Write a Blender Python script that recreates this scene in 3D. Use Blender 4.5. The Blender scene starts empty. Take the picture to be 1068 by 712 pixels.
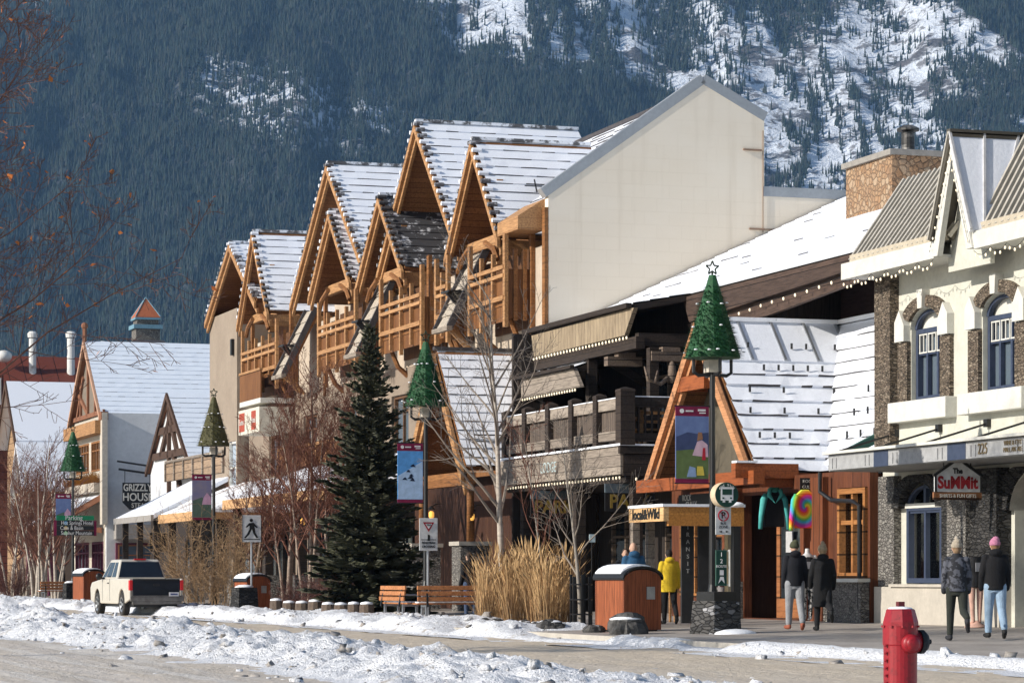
import bpy, bmesh, math, random
import numpy as np
from mathutils import Vector, Matrix
R = math.radians
sin, cos, pi = math.sin, math.cos, math.pi
rnd = random.Random(7)
SC = bpy.context.scene
COL = SC.collection

# ------------------------------------------------------------------ layout frame
# local street frame: t = across the street (towards the shops), s = along the street (away), z = up
TH = R(18.0)
CT, ST = cos(TH), sin(TH)
F, CU, YH, CAMZ = 3000.0, 534.0, 602.0, 1.0
def Wd(t, s, z=0.0): return Vector((t*CT - s*ST, t*ST + s*CT, z))
def dep(t, s): return t*ST + s*CT
def s_at(u, t):
    k = (u-CU)/F
    return t*(CT-k*ST)/(ST+k*CT)
def t_at(u, s):
    k = (u-CU)/F
    return s*(ST+k*CT)/(CT-k*ST)
def z_at(v, t, s): return CAMZ + (YH-v)/F*dep(t, s)
def PT(u, v, t):
    s = s_at(u, t); return (t, s, z_at(v, t, s))
def PS(u, v, s):
    t = t_at(u, s); return (t, s, z_at(v, t, s))

# ------------------------------------------------------------------ numpy noise
def _hash(ix, iy, seed):
    n = (ix.astype(np.int64)*374761393 + iy.astype(np.int64)*668265263 + seed*1442695041) & 0x7fffffff
    n = ((n ^ (n >> 13))*1274126177) & 0x7fffffff
    return ((n ^ (n >> 16)) & 0xffff)/65535.0
def vnoise(x, y, seed=0):
    x = np.asarray(x, float); y = np.asarray(y, float)
    ix = np.floor(x); iy = np.floor(y); fx = x-ix; fy = y-iy
    fx = fx*fx*(3-2*fx); fy = fy*fy*(3-2*fy)
    ix = ix.astype(np.int64); iy = iy.astype(np.int64)
    a = _hash(ix, iy, seed); b = _hash(ix+1, iy, seed); c = _hash(ix, iy+1, seed); d = _hash(ix+1, iy+1, seed)
    return (a*(1-fx)+b*fx)*(1-fy) + (c*(1-fx)+d*fx)*fy
def fbm(x, y, seed=0, octv=4, gain=0.5):
    r = 0; a = 1; tot = 0
    for o in range(octv):
        r = r + a*vnoise(x*2**o+o*17.3, y*2**o-o*9.1, seed+o); tot += a; a *= gain
    return r/tot

# ------------------------------------------------------------------ mesh builder
OFF = {}
class MB:
    def __init__(self): self.v = []; self.f = []; self.mi = []; self.cur = 0
    def add(self, vs, fs, mi=None):
        o = len(self.v); self.v.extend([tuple(p) for p in vs])
        for f in fs:
            self.f.append(tuple(i+o for i in f)); self.mi.append(self.cur if mi is None else mi)
        return self
    def box(self, x0, x1, y0, y1, z0, z1, mi=None):
        if x0 > x1: x0, x1 = x1, x0
        if y0 > y1: y0, y1 = y1, y0
        if z0 > z1: z0, z1 = z1, z0
        return self.add([(x0,y0,z0),(x1,y0,z0),(x1,y1,z0),(x0,y1,z0),(x0,y0,z1),(x1,y0,z1),(x1,y1,z1),(x0,y1,z1)],
                 [(0,3,2,1),(4,5,6,7),(0,1,5,4),(1,2,6,5),(2,3,7,6),(3,0,4,7)], mi)
    def hexa(self, p, mi=None):   # p: 4 bottom, 4 top
        return self.add(p, [(0,3,2,1),(4,5,6,7),(0,1,5,4),(1,2,6,5),(2,3,7,6),(3,0,4,7)], mi)
    def slab(self, pts, vec, mi=None):
        n = len(pts); v = Vector(vec)
        ps = [Vector(p) for p in pts]
        vs = ps + [p+v for p in ps]
        fs = [tuple(range(n)), tuple(range(2*n-1, n-1, -1))] + [(i, i+n, (i+1) % n+n, (i+1) % n) for i in range(n)]
        return self.add(vs, fs, mi)
    def bar(self, p, q, w, h=None, up=(0,0,1), mi=None):
        h = w if h is None else h
        p = Vector(p); q = Vector(q); d = (q-p).normalized(); u = Vector(up)
        if abs(d.dot(u)) > .98: u = Vector((1,0,0))
        a = d.cross(u).normalized(); b = a.cross(d).normalized()
        a *= w/2; b *= h/2
        return self.hexa([p-a-b, p+a-b, q+a-b, q-a-b, p-a+b, p+a+b, q+a+b, q-a+b], mi)
    def tube(self, pts, rad, n=6, mi=None, cap=True):
        pts = [Vector(p) for p in pts]; m = len(pts)
        if not hasattr(rad, '__len__'): rad = [rad]*m
        vs = []; ref = None
        for i, p in enumerate(pts):
            d = (pts[min(i+1, m-1)] - pts[max(i-1, 0)])
            if d.length < 1e-9: d = Vector((0,0,1))
            d.normalize()
            if ref is None: ref = Vector((1,0,0)) if abs(d.x) < .9 else Vector((0,1,0))
            a = d.cross(ref).normalized(); b = d.cross(a).normalized(); ref = b.cross(d) if False else ref
            for k in range(n):
                w = 2*pi*k/n
                vs.append(p + (a*cos(w)+b*sin(w))*rad[i])
        fs = []
        for i in range(m-1):
            for k in range(n):
                k2 = (k+1) % n
                fs.append((i*n+k, i*n+k2, (i+1)*n+k2, (i+1)*n+k))
        if cap:
            fs.append(tuple(range(n-1, -1, -1))); fs.append(tuple((m-1)*n+k for k in range(n)))
        return self.add(vs, fs, mi)
    def lathe(self, c, prof, n=16, mi=None, cap=True, ph=0.0, axis='z'):
        vs = []; m = len(prof)
        for r, z in prof:
            for k in range(n):
                w = 2*pi*k/n+ph
                q = (r*cos(w), r*sin(w), z)
                if axis == 'x': q = (q[2], q[0], q[1])
                if axis == 'y': q = (q[0], q[2], q[1])
                vs.append((c[0]+q[0], c[1]+q[1], c[2]+q[2]))
        fs = [(i*n+k, i*n+(k+1) % n, (i+1)*n+(k+1) % n, (i+1)*n+k) for i in range(m-1) for k in range(n)]
        if cap:
            fs.append(tuple(range(n-1, -1, -1))); fs.append(tuple((m-1)*n+k for k in range(n)))
        return self.add(vs, fs, mi)
    def ball(self, c, r, n=10, m=6, mi=None):
        if not hasattr(r, '__len__'): r = (r, r, r)
        prof = [(sin(pi*(j+.02)/(m+.04)), -cos(pi*(j+.02)/(m+.04))) for j in range(m+1)]
        vs = [(c[0]+r[0]*a*cos(2*pi*k/n), c[1]+r[1]*a*sin(2*pi*k/n), c[2]+r[2]*b) for a, b in prof for k in range(n)]
        fs = [(i*n+k, i*n+(k+1) % n, (i+1)*n+(k+1) % n, (i+1)*n+k) for i in range(m) for k in range(n)]
        fs += [tuple(range(n-1, -1, -1)), tuple(m*n+k for k in range(n))]
        return self.add(vs, fs, mi)
    def xform(self, M, start=0):
        for i in range(start, len(self.v)): self.v[i] = tuple(M @ Vector(self.v[i]))
        return self
    def obj(self, name, mats, parent=None, smooth=False, bevel=0, off=None, recalc=True, weld=False):
        if off is None:
            off = (0,0,0)
            if parent is not None: off = OFF.get(parent.name, (0,0,0))
        me = bpy.data.meshes.new(name)
        ox, oy, oz = off
        me.from_pydata([(x-ox, y-oy, z-oz) for x, y, z in self.v], [], self.f)
        if not isinstance(mats, (list, tuple)): mats = [mats]
        for m in mats: me.materials.append(m)
        me.polygons.foreach_set('material_index', [min(i, len(mats)-1) for i in self.mi])
        if recalc or weld:
            bm = bmesh.new(); bm.from_mesh(me)
            if weld: bmesh.ops.remove_doubles(bm, verts=bm.verts, dist=1e-4)
            if recalc: bmesh.ops.recalc_face_normals(bm, faces=bm.faces)
            bm.to_mesh(me); bm.free()
        if smooth: me.polygons.foreach_set('use_smooth', [True]*len(me.polygons))
        me.update()
        o = bpy.data.objects.new(name, me); COL.objects.link(o)
        if parent is not None:
            o.parent = parent; OFF[o.name] = off
        if bevel:
            b = o.modifiers.new('bevel', 'BEVEL'); b.width = bevel; b.segments = 2; b.limit_method = 'ANGLE'; b.angle_limit = R(40)
        return o

def _each(self, name, mats, parent=None, **kw):
    """every loose piece becomes a part of its own"""
    par = list(range(len(self.v)))
    def find(a):
        while par[a] != a: par[a] = par[par[a]]; a = par[a]
        return a
    for f in self.f:
        r = find(f[0])
        for i in f[1:]: par[find(i)] = r
    grp = {}
    for f, m in zip(self.f, self.mi): grp.setdefault(find(f[0]), []).append((f, m))
    out = []
    for fl in grp.values():
        b = MB(); ix = {}
        for f, m in fl:
            for i in f:
                if i not in ix: ix[i] = len(b.v); b.v.append(self.v[i])
            b.f.append(tuple(ix[i] for i in f)); b.mi.append(m)
        out.append(b.obj(name, mats, parent, **kw))
    return out
MB.each = _each
def tag(o, label, cat, group=None, kind=None):
    if label: o['label'] = label
    if cat: o['category'] = cat
    if group: o['group'] = group
    if kind: o['kind'] = kind
    return o
def thing(name, label, cat, loc, rz=0.0, group=None):
    o = bpy.data.objects.new(name, None); COL.objects.link(o)
    o.empty_display_size = .3
    o.location = Wd(*loc); o.rotation_euler = (0, 0, TH+rz)
    OFF[o.name] = (0,0,0)
    return tag(o, label, cat, group)
def bthing(name, label, cat, loc, group=None):   # parts given in absolute (t, s, z)
    o = thing(name, label, cat, loc, 0, group); OFF[o.name] = tuple(loc); return o
def place(o, t, s, z=0.0, rz=0.0):
    o.location = Wd(t, s, z); o.rotation_euler = (0, 0, TH+rz); return o
def copy_tree(o, parent=None):
    c = o.copy(); COL.objects.link(c); OFF[c.name] = OFF.get(o.name, (0,0,0))
    if parent is not None: c.parent = parent
    for ch in list(o.children): copy_tree(ch, c)
    return c

_TX = {}
def text_geo(s, size=1.0, ext=0.004, bold=0.0):
    k = (s, size, ext, bold)
    if k in _TX: return _TX[k]
    cu = bpy.data.curves.new('lettering', 'FONT'); cu.body = s; cu.size = size; cu.extrude = ext; cu.offset = bold
    cu.align_x = 'CENTER'; cu.align_y = 'CENTER'; cu.resolution_u = 3
    o = bpy.data.objects.new('lettering', cu); COL.objects.link(o)
    dg = bpy.context.evaluated_depsgraph_get(); dg.update()
    me = o.evaluated_get(dg).to_mesh()
    vs = [tuple(v.co) for v in me.vertices]; fs = [tuple(p.vertices) for p in me.polygons]
    o.evaluated_get(dg).to_mesh_clear()
    bpy.data.objects.remove(o); bpy.data.curves.remove(cu)
    _TX[k] = (vs, fs); return _TX[k]
FACE_E = Matrix.Rotation(R(90), 4, 'X')                                   # text that faces -s (towards the camera)
FACE_N = Matrix.Rotation(R(-90), 4, 'Z') @ Matrix.Rotation(R(90), 4, 'X')  # text that faces -t (towards the street)
def put_text(mb, s, c, size, face=FACE_E, ext=.004, sx=1.0, bold=0.0, mi=None):
    vs, fs = text_geo(s, size, ext, bold)
    M = Matrix.Translation(Vector(c)) @ face @ Matrix.Diagonal((sx, 1, 1, 1))
    mb.add([M @ Vector(v) for v in vs], fs, mi)

# ------------------------------------------------------------------ materials
class N:
    def __init__(self, name):
        self.m = bpy.data.materials.new(name); self.m.use_nodes = True
        self.t = self.m.node_tree; self.n = self.t.nodes; self.l = self.t.links
        self.b = self.n['Principled BSDF']; self.out = self.n['Material Output']
    def new(self, typ, **kw):
        x = self.n.new(typ)
        for k, v in kw.items():
            if hasattr(x, k) and not k.startswith('i_'): setattr(x, k, v)
        return x
    def link(self, a, b): self.l.new(a, b)
    def coord(self, scale=(1,1,1), rot=(0,0,0), kind='Object'):
        c = self.new('ShaderNodeTexCoord'); mp = self.new('ShaderNodeMapping')
        mp.inputs['Scale'].default_value = scale; mp.inputs['Rotation'].default_value = rot
        self.link(c.outputs[kind], mp.inputs[0]); return mp.outputs[0]
    def noise(self, co, scale=5, detail=4, rough=.6):
        x = self.new('ShaderNodeTexNoise'); x.inputs['Scale'].default_value = scale
        x.inputs['Detail'].default_value = detail; x.inputs['Roughness'].default_value = rough
        self.link(co, x.inputs['Vector']); return x.outputs['Fac']
    def ramp(self, fac, a=.4, b=.6, ca=(0,0,0,1), cb=(1,1,1,1)):
        x = self.new('ShaderNodeValToRGB'); e = x.color_ramp.elements
        e[0].position = a; e[1].position = b; e[0].color = ca; e[1].color = cb
        self.link(fac, x.inputs[0]); return x.outputs[0]
    def mix(self, fac, a, b, mode='MIX'):
        x = self.new('ShaderNodeMix', data_type='RGBA', blend_type=mode)
        if isinstance(fac, (int, float)): x.inputs[0].default_value = fac
        else: self.link(fac, x.inputs[0])
        for i, c in ((6, a), (7, b)):
            if isinstance(c, tuple): x.inputs[i].default_value = (c[0], c[1], c[2], 1)
            else: self.link(c, x.inputs[i])
        return x.outputs[2]
    def math(self, op, a, b=0.0):
        x = self.new('ShaderNodeMath', operation=op)
        for i, c in ((0, a), (1, b)):
            if isinstance(c, (int, float)): x.inputs[i].default_value = c
            else: self.link(c, x.inputs[i])
        return x.outputs[0]
    def sep(self, co):
        x = self.new('ShaderNodeSeparateXYZ'); self.link(co, x.inputs[0]); return x.outputs
    def bump(self, h, strength=.4, dist=.02):
        x = self.new('ShaderNodeBump'); x.inputs['Strength'].default_value = strength; x.inputs['Distance'].default_value = dist
        self.link(h, x.inputs['Height']); self.link(x.outputs[0], self.b.inputs['Normal'])
    def base(self, c):
        if isinstance(c, tuple): self.b.inputs['Base Color'].default_value = (c[0], c[1], c[2], 1)
        else: self.link(c, self.b.inputs['Base Color'])
        return self
    def rough(self, r, metal=0.0, spec=None):
        self.b.inputs['Roughness'].default_value = r; self.b.inputs['Metallic'].default_value = metal
        if spec is not None: self.b.inputs['Specular IOR Level'].default_value = spec
        return self

MATS = {}
def plain(name, c, c2=None, scale=6, rough=.75, metal=0, bump=.25, stretch=(1,1,1), lo=.35, hi=.7, dist=.01, spec=.3, fine=True):
    if name in MATS: return MATS[name]
    k = N(name)
    co = k.coord(stretch)
    f = k.noise(co, scale, 5)
    c2 = c2 or tuple(x*.72 for x in c)
    col = k.mix(k.ramp(f, lo, hi), c, c2)
    if fine:
        g = k.noise(co, scale*7, 3)
        col = k.mix(k.math('MULTIPLY', k.ramp(g, .35, .75), .3), col, tuple(x*.55 for x in c))
        if bump: k.bump(g, bump, dist)
    k.base(col).rough(rough, metal, spec)
    MATS[name] = k.m; return k.m
def boards(name, c, c2, width=.14, axis=1, rough=.7, gap=.08, grain=None, gapcol=None, var=.8, spec=.25):
    """planks side by side along `axis` (0 t, 1 s, 2 z), tone varying from plank to plank"""
    if name in MATS: return MATS[name]
    k = N(name); co = k.coord()
    x = k.math('DIVIDE', k.sep(co)[axis], width)
    fl = k.math('FLOOR', x); fr = k.math('FRACT', x)
    wn = k.new('ShaderNodeTexWhiteNoise', noise_dimensions='1D'); k.link(fl, wn.inputs['W'])
    st = [14, 14, 14]; 
    g_ax = 2 if axis != 2 else 1
    st[g_ax] = 1.2
    gr = k.noise(k.coord(tuple(st)), 1.6, 5, .65)
    col = k.mix(k.math('MULTIPLY', wn.outputs['Value'], var), c, c2)
    col = k.mix(k.ramp(gr, .42, .75), col, tuple(q*.5 for q in c2))
    gp = k.math('LESS_THAN', fr, gap)
    col = k.mix(gp, col, gapcol or tuple(q*.18 for q in c2))
    k.base(col).rough(rough, 0, spec)
    k.bump(k.math('SUBTRACT', gr, k.math('MULTIPLY', gp, 2.0)), .35, .012)
    MATS[name] = k.m; return k.m
def stone(name, cols, scale=3.0, stretch=(1,1,1.6), mortar=(.3,.28,.25), mw=.05, rough=.85, bump=.8):
    if name in MATS: return MATS[name]
    k = N(name); co = k.coord(stretch)
    dn = k.new('ShaderNodeTexNoise'); dn.inputs['Scale'].default_value = 2.2; k.link(co, dn.inputs['Vector'])
    mx = k.new('ShaderNodeMix', data_type='RGBA'); mx.inputs[0].default_value = .12; k.link(co, mx.inputs[6]); k.link(dn.outputs['Color'], mx.inputs[7])
    co2 = mx.outputs[2]
    v = k.new('ShaderNodeTexVoronoi', feature='F1'); v.inputs['Scale'].default_value = scale; k.link(co2, v.inputs['Vector'])
    e = k.new('ShaderNodeTexVoronoi', feature='DISTANCE_TO_EDGE'); e.inputs['Scale'].default_value = scale; k.link(co2, e.inputs['Vector'])
    s = k.new('ShaderNodeSeparateColor'); k.link(v.outputs['Color'], s.inputs[0])
    r = k.new('ShaderNodeValToRGB'); r.color_ramp.interpolation = 'LINEAR'
    el = r.color_ramp.elements
    while len(el) < len(cols): el.new(.5)
    for i, c in enumerate(cols): el[i].position = i/max(1, len(cols)-1); el[i].color = (*c, 1)
    k.link(s.outputs[0], r.inputs[0])
    nz = k.noise(co, scale*6, 4)
    col = k.mix(k.math('MULTIPLY', k.ramp(nz, .35, .7), .6), r.outputs[0], tuple(q*.45 for q in cols[0]))
    em = k.ramp(e.outputs['Distance'], mw*.5, mw*1.2)
    col = k.mix(em, mortar, col)
    k.base(col).rough(rough, 0, .2)
    k.bump(k.math('ADD', k.math('MULTIPLY', k.ramp(e.outputs['Distance'], 0, .16), 1.0), k.math('MULTIPLY', nz, .5)), bump, .06)
    MATS[name] = k.m; return k.m
def snow(name, c=(.86,.88,.92), other=None, lo=.3, hi=.4, scale=1.2, bump=.5, stretch=(1,1,1), dist=.04, oscale=1.0):
    if name in MATS: return MATS[name]
    k = N(name); co = k.coord(stretch)
    f = k.noise(co, scale, 6, .68); g = k.noise(k.coord(), 14*oscale, 4)
    col = k.mix(k.ramp(g, .3, .8), c, tuple(x*.92 for x in c))
    if other is not None:
        col = k.mix(k.ramp(f, lo, hi), other, col)
    k.base(col).rough(.75, 0, .25)
    k.bump(k.math('ADD', f, k.math('MULTIPLY', g, .4)), bump, dist)
    MATS[name] = k.m; return k.m
def glass(name, c=(.02,.025,.03), rough=.06):
    if name in MATS: return MATS[name]
    k = N(name); k.base(c).rough(rough, 0, .6); MATS[name] = k.m; return k.m
def emit(name, c, e):
    if name in MATS: return MATS[name]
    k = N(name); k.base(c); k.b.inputs['Emission Color'].default_value = (*c, 1); k.b.inputs['Emission Strength'].default_value = e
    MATS[name] = k.m; return k.m

SNOW = snow('snow')
SNOW_ROOF = snow('roof snow', (.75,.78,.84), bump=.35)
TILE = plain('dark roof tile', (.045,.042,.045), (.09,.08,.08), 5, .6)
TILE_THIN = snow('thin snow on dark tile', (.8,.83,.9), (.05,.05,.055), .54, .68, 3.0, .3)
WOOD_L = boards('honey timber', (.48,.265,.12), (.32,.16,.065), .3, 2, .6, .02)
WOOD_M = boards('orange brown timber', (.30,.135,.048), (.19,.08,.028), .22, 2, .6, .03)
SOFFIT = boards('brown soffit boards', (.27,.125,.05), (.18,.08,.032), .16, 1, .65, .07)
WOOD_RAIL = boards('balcony infill boards', (.24,.105,.036), (.15,.06,.022), .16, 1, .65, .1)
CREAM = plain('cream block wall', (.80,.70,.55), (.70,.60,.46), .5, .9, 0, .3)
STUCCO = plain('cream stucco', (.50,.42,.33), (.40,.33,.26), 1.2, .9, 0, .5)
TAUPE = plain('taupe stucco', (.30,.245,.19), (.25,.20,.155), .8, .9, 0, .4)
DKWOOD = boards('dark weathered timber', (.05,.036,.028), (.032,.024,.02), .22, 2, .8, .06)
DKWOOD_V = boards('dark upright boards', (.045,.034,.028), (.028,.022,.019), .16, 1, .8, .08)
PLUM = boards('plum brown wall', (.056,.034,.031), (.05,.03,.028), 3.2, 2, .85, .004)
RUST = boards('rust brown shop panels', (.14,.046,.02), (.10,.033,.015), .5, 1, .6, .03)  # colour lowered to put the shade under the eave into it
TANSH = boards('tan cedar shingle', (.36,.285,.19), (.26,.20,.135), .25, 1, .85, .06)
GREYWOOD = boards('grey weathered planks', (.33,.28,.23), (.20,.165,.135), .3, 2, .85, .05)
SHINGLE = boards('weathered cedar shingle', (.54,.47,.38), (.38,.33,.27), .28, 1, .85, .08)
BLACK = plain('black painted steel', (.012,.012,.013), (.02,.02,.02), 20, .4, .2, .05, spec=.5)
DARK = plain('dark interior', (.012,.011,.010), (.02,.017,.014), 2, .9, 0, 0)
GLASS = glass('dark window glass')
GLASS_B = glass('blue grey window glass', (.10,.13,.16), .08)
STONE_B = stone('brown split stone', [(.10,.08,.06),(.33,.26,.19),(.17,.13,.10),(.45,.37,.28)], 10, (1,1,2.6), (.03,.028,.026), .05)
STONE_G = stone('grey rubble stone', [(.16,.15,.14),(.34,.32,.29),(.24,.22,.2),(.42,.40,.36)], 9.5, (1,1,1.9), (.05,.048,.045), .05)
STONE_D = stone('dark ledge stone', [(.025,.024,.024),(.07,.068,.066),(.045,.044,.043),(.12,.115,.11)], 6.0, (1,1,3.2), (.012,.012,.012), .05)
STONE_C = stone('rust field stone', [(.38,.22,.12),(.46,.31,.19),(.33,.20,.12),(.50,.38,.26)], 6.5, (1,1,1.1), (.20,.135,.09), .045)
SAGE = plain('pale sage stucco', (.56,.555,.485), (.47,.465,.40), 1.4, .9, 0, .5)
TRIMW = plain('white painted trim', (.63,.62,.57), (.54,.53,.48), 3, .6, 0, .15)
NAVY = plain('navy painted frame', (.035,.048,.085), (.05,.065,.11), 8, .5, 0, .05)
CONC = plain('pale concrete', (.48,.44,.38), (.38,.35,.30), 1.6, .9, 0, .4)
SEAM = plain('weathered bronze metal', (.14,.125,.10), (.10,.09,.075), 2, .55, .5, .1)
SEAM_LIT = plain('sunlit metal seam', (.56,.52,.45), (.42,.39,.33), 4, .5, .3, .05)  # seams of the same metal, sunlight put into a paler colour
GREENT = plain('green metal trim', (.05,.14,.11), (.04,.11,.09), 6, .5, .1, .05)
STEEL = plain('galvanised metal', (.42,.44,.46), (.3,.31,.33), 4, .4, .7, .05)
BULB = emit('warm bulb', (1.0,.86,.62), .55)
def block_mat():
    k = N('cream block wall'); co = k.coord()
    v = k.new('ShaderNodeCombineXYZ'); s = k.sep(co); k.link(k.math('ADD', s[0], s[1]), v.inputs[0]); k.link(s[2], v.inputs[1])
    br = k.new('ShaderNodeTexBrick'); br.inputs['Scale'].default_value = 1.0; br.inputs['Mortar Size'].default_value = .012; br.inputs['Brick Width'].default_value = .8; br.inputs['Row Height'].default_value = .4
    br.inputs['Color1'].default_value = (.76,.675,.55,1); br.inputs['Color2'].default_value = (.75,.665,.54,1); br.inputs['Mortar'].default_value = (.72,.635,.51,1); k.link(v.outputs[0], br.inputs['Vector'])
    a = k.noise(k.coord((.35,.35,.9)), 1.0, 5, .6); st = k.noise(k.coord((2.2,2.2,.12)), 1.0, 5, .6)
    col = k.mix(k.math('MULTIPLY', k.ramp(a, .42, .62), .6), br.outputs['Color'], (.79,.715,.60))
    col = k.mix(k.math('MULTIPLY', k.ramp(st, .55, .75), .30), col, (.50,.41,.30))
    k.base(col).rough(.9, 0, .2); k.bump(br.outputs['Fac'], -.25, .01)
    return k.m
BLOCK = block_mat()

def shop_glass():
    k = N('clear shop glass'); k.n.remove(k.b)
    tr = k.new('ShaderNodeBsdfTransparent'); tr.inputs[0].default_value = (.86,.90,.90,1)
    gl = k.new('ShaderNodeBsdfGlossy'); gl.inputs['Roughness'].default_value = .04
    fr = k.new('ShaderNodeFresnel'); fr.inputs['IOR'].default_value = 1.55
    mx = k.new('ShaderNodeMixShader'); k.link(fr.outputs[0], mx.inputs[0]); k.link(tr.outputs[0], mx.inputs[1]); k.link(gl.outputs[0], mx.inputs[2]); k.link(mx.outputs[0], k.out.inputs['Surface'])
    return k.m
SHOPGLASS = shop_glass()
# ================================================================== camera, sky, sun
cam = bpy.data.cameras.new('camera'); co = bpy.data.objects.new('camera', cam); COL.objects.link(co)
co.location = (0, 0, CAMZ); co.rotation_euler = (R(90), 0, 0)
cam.sensor_width = 36; cam.lens = F/1068*36; cam.shift_y = (YH-356)/1068; cam.clip_end = 20000; cam.clip_start = .5
SC.camera = co
SUN_EL = R(25); A = R(-6)
sd = Vector((-CT*cos(A) - ST*sin(A), -ST*cos(A) + CT*sin(A), 0))
sd = Vector((sd.x*cos(SUN_EL), sd.y*cos(SUN_EL), sin(SUN_EL)))
sl = bpy.data.lights.new('sun', 'SUN'); sl.energy = 5.0; sl.angle = R(.5); sl.color = (1, .93, .83)
so = bpy.data.objects.new('sun', sl); COL.objects.link(so); so.rotation_euler = sd.to_track_quat('Z', 'Y').to_euler(); so.location = (-60, -10, 60)
w = bpy.data.worlds.new('World'); SC.world = w; w.use_nodes = True
nt = w.node_tree; sky = nt.nodes.new('ShaderNodeTexSky'); sky.sky_type = 'NISHITA'; sky.sun_disc = False
sky.sun_elevation = SUN_EL; sky.sun_rotation = math.atan2(sd.x, sd.y); sky.altitude = 1400; sky.dust_density = 1.5; sky.ozone_density = 1
nt.links.new(sky.outputs[0], nt.nodes['Background'].inputs[0]); nt.nodes['Background'].inputs[1].default_value = .12
vs = SC.view_settings; vs.view_transform = 'Standard'; vs.look = 'None'; vs.exposure = .18; vs.gamma = 1; vs.use_curve_mapping = False
SC.cycles.max_bounces = 6; SC.cycles.volume_bounces = 0; SC.cycles.use_denoising = True
SC.cycles.use_adaptive_sampling = True; SC.cycles.adaptive_threshold = .015

def struct(o): o['kind'] = 'structure'; return o
def grid_obj(name, X, Y, Z, mats, mi=None, smooth=True, world=True, parent=None):
    ny, nx = X.shape
    WX, WY = X, Y
    co_ = np.stack([WX, WY, Z], -1).reshape(-1, 3)
    i = np.arange(ny*nx).reshape(ny, nx)
    q = np.stack([i[:-1,:-1], i[:-1,1:], i[1:,1:], i[1:,:-1]], -1).reshape(-1, 4)
    me = mesh_np(name, co_, q, mats, mi, smooth)
    o = bpy.data.objects.new(name, me); COL.objects.link(o)
    if parent is not None: o.parent = parent
    if world: o.rotation_euler = (0, 0, TH)
    return o
def mesh_np(name, co_, q, mats, mi=None, smooth=False):
    me = bpy.data.meshes.new(name); k = q.shape[1]
    me.vertices.add(len(co_)); me.vertices.foreach_set('co', np.asarray(co_, np.float32).ravel())
    me.loops.add(q.size); me.loops.foreach_set('vertex_index', q.astype(np.int32).ravel())
    me.polygons.add(len(q)); me.polygons.foreach_set('loop_start', np.arange(0, q.size, k, dtype=np.int32))
    if not isinstance(mats, (list, tuple)): mats = [mats]
    for m in mats: me.materials.append(m)
    if mi is not None: me.polygons.foreach_set('material_index', np.asarray(mi, np.int32))
    if smooth: me.polygons.foreach_set('use_smooth', np.ones(len(q), bool))
    me.update(calc_edges=True); me.validate(); return me

# ================================================================== ground, road, pavement
GROUND = snow('valley ground', (.62,.62,.62), (.22,.19,.15), .4, .6, .05)
x = np.linspace(-6000, 6000, 25); X, Y = np.meshgrid(x, np.linspace(-600, 9000, 25))
struct(grid_obj('ground', X, Y, X*0-.45, GROUND, world=False, smooth=False))

def road_mat():
    k = N('slushy road'); co = k.coord((1, .10, 1))
    a = k.noise(co, 1.1, 6, .6); b = k.noise(k.coord((1, .6, 1)), 3.5, 6, .7); c = k.noise(k.coord(), 16, 4)
    col = k.mix(k.ramp(a, .38, .62), (.78,.73,.65), (.86,.84,.80))
    col = k.mix(k.math('MULTIPLY', k.ramp(b, .52, .72), .8), col, (.74,.73,.71))
    col = k.mix(k.math('MULTIPLY', k.ramp(b, .38, .24), .6), col, (.40,.33,.26))
    col = k.mix(k.math('MULTIPLY', k.ramp(c, .6, .8), .3), col, (.34,.29,.23))
    tr = k.noise(k.coord((1, .022, 1)), 1.7, 4, .6)
    col = k.mix(k.math('MULTIPLY', k.ramp(tr, .52, .60), .75), col, (.86,.85,.83))
    col = k.mix(k.math('MULTIPLY', k.ramp(tr, .47, .40), .55), col, (.50,.44,.36))
    tt = k.new('ShaderNodeMapRange'); k.link(k.sep(k.coord())[0], tt.inputs[0]); tt.inputs[1].default_value = 11.5; tt.inputs[2].default_value = 14.5
    sand = k.mix(k.ramp(b, .35, .65), (.62,.52,.38), (.46,.375,.27))
    col = k.mix(k.math('MULTIPLY', tt.outputs[0], .62), col, sand)
    k.base(col).rough(.7, 0, .3); k.bump(k.math('ADD', k.math('MULTIPLY', b, 1.4), k.math('MULTIPLY', c, .6)), .8, .05)
    return k.m
ROAD = road_mat()
t = np.concatenate([np.arange(-14, 4, 1.0), np.arange(4, 20.01, .16)]); s = np.concatenate([np.arange(-20, 26, 2), np.arange(26, 150, .22), np.arange(150, 420, 4)])
T, S = np.meshgrid(t, s)
H = -.26 + .05*(fbm(T*1.1, S*.12, 3)-.5) + .045*(fbm(T*2.2, S*1.2, 5, 4)-.5)
struct(grid_obj('road', T, S, H, ROAD))

PAVE = None
def pave_mat():
    k = N('pavement'); a = k.noise(k.coord((1, .5, 1)), .9, 6, .65); c = k.noise(k.coord(), 9, 4)
    col = k.mix(k.ramp(a, .35, .65), (.27,.24,.21), (.41,.37,.33))
    col = k.mix(k.math('MULTIPLY', k.ramp(c, .5, .75), .5), col, (.12,.10,.085))
    j = k.math('FRACT', k.math('DIVIDE', k.sep(k.coord())[1], 1.5))
    k.base(col).rough(.65, 0, .35); k.bump(c, .3, .02)
    return k.m
PAVE = pave_mat()
KERB_T = 19.0
def pave_z(t): return -.13 + .13*min(1, max(0, (t-KERB_T)/(27.4-KERB_T)))
t = np.array([19.0, 19.2, 21, 24, 27.4, 29.5]); s = np.arange(-10, 260, 5.0)
T, S = np.meshgrid(t, s); H = np.vectorize(pave_z)(T)
o = struct(grid_obj('pavement', T, S, H, PAVE, smooth=False))
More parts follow.
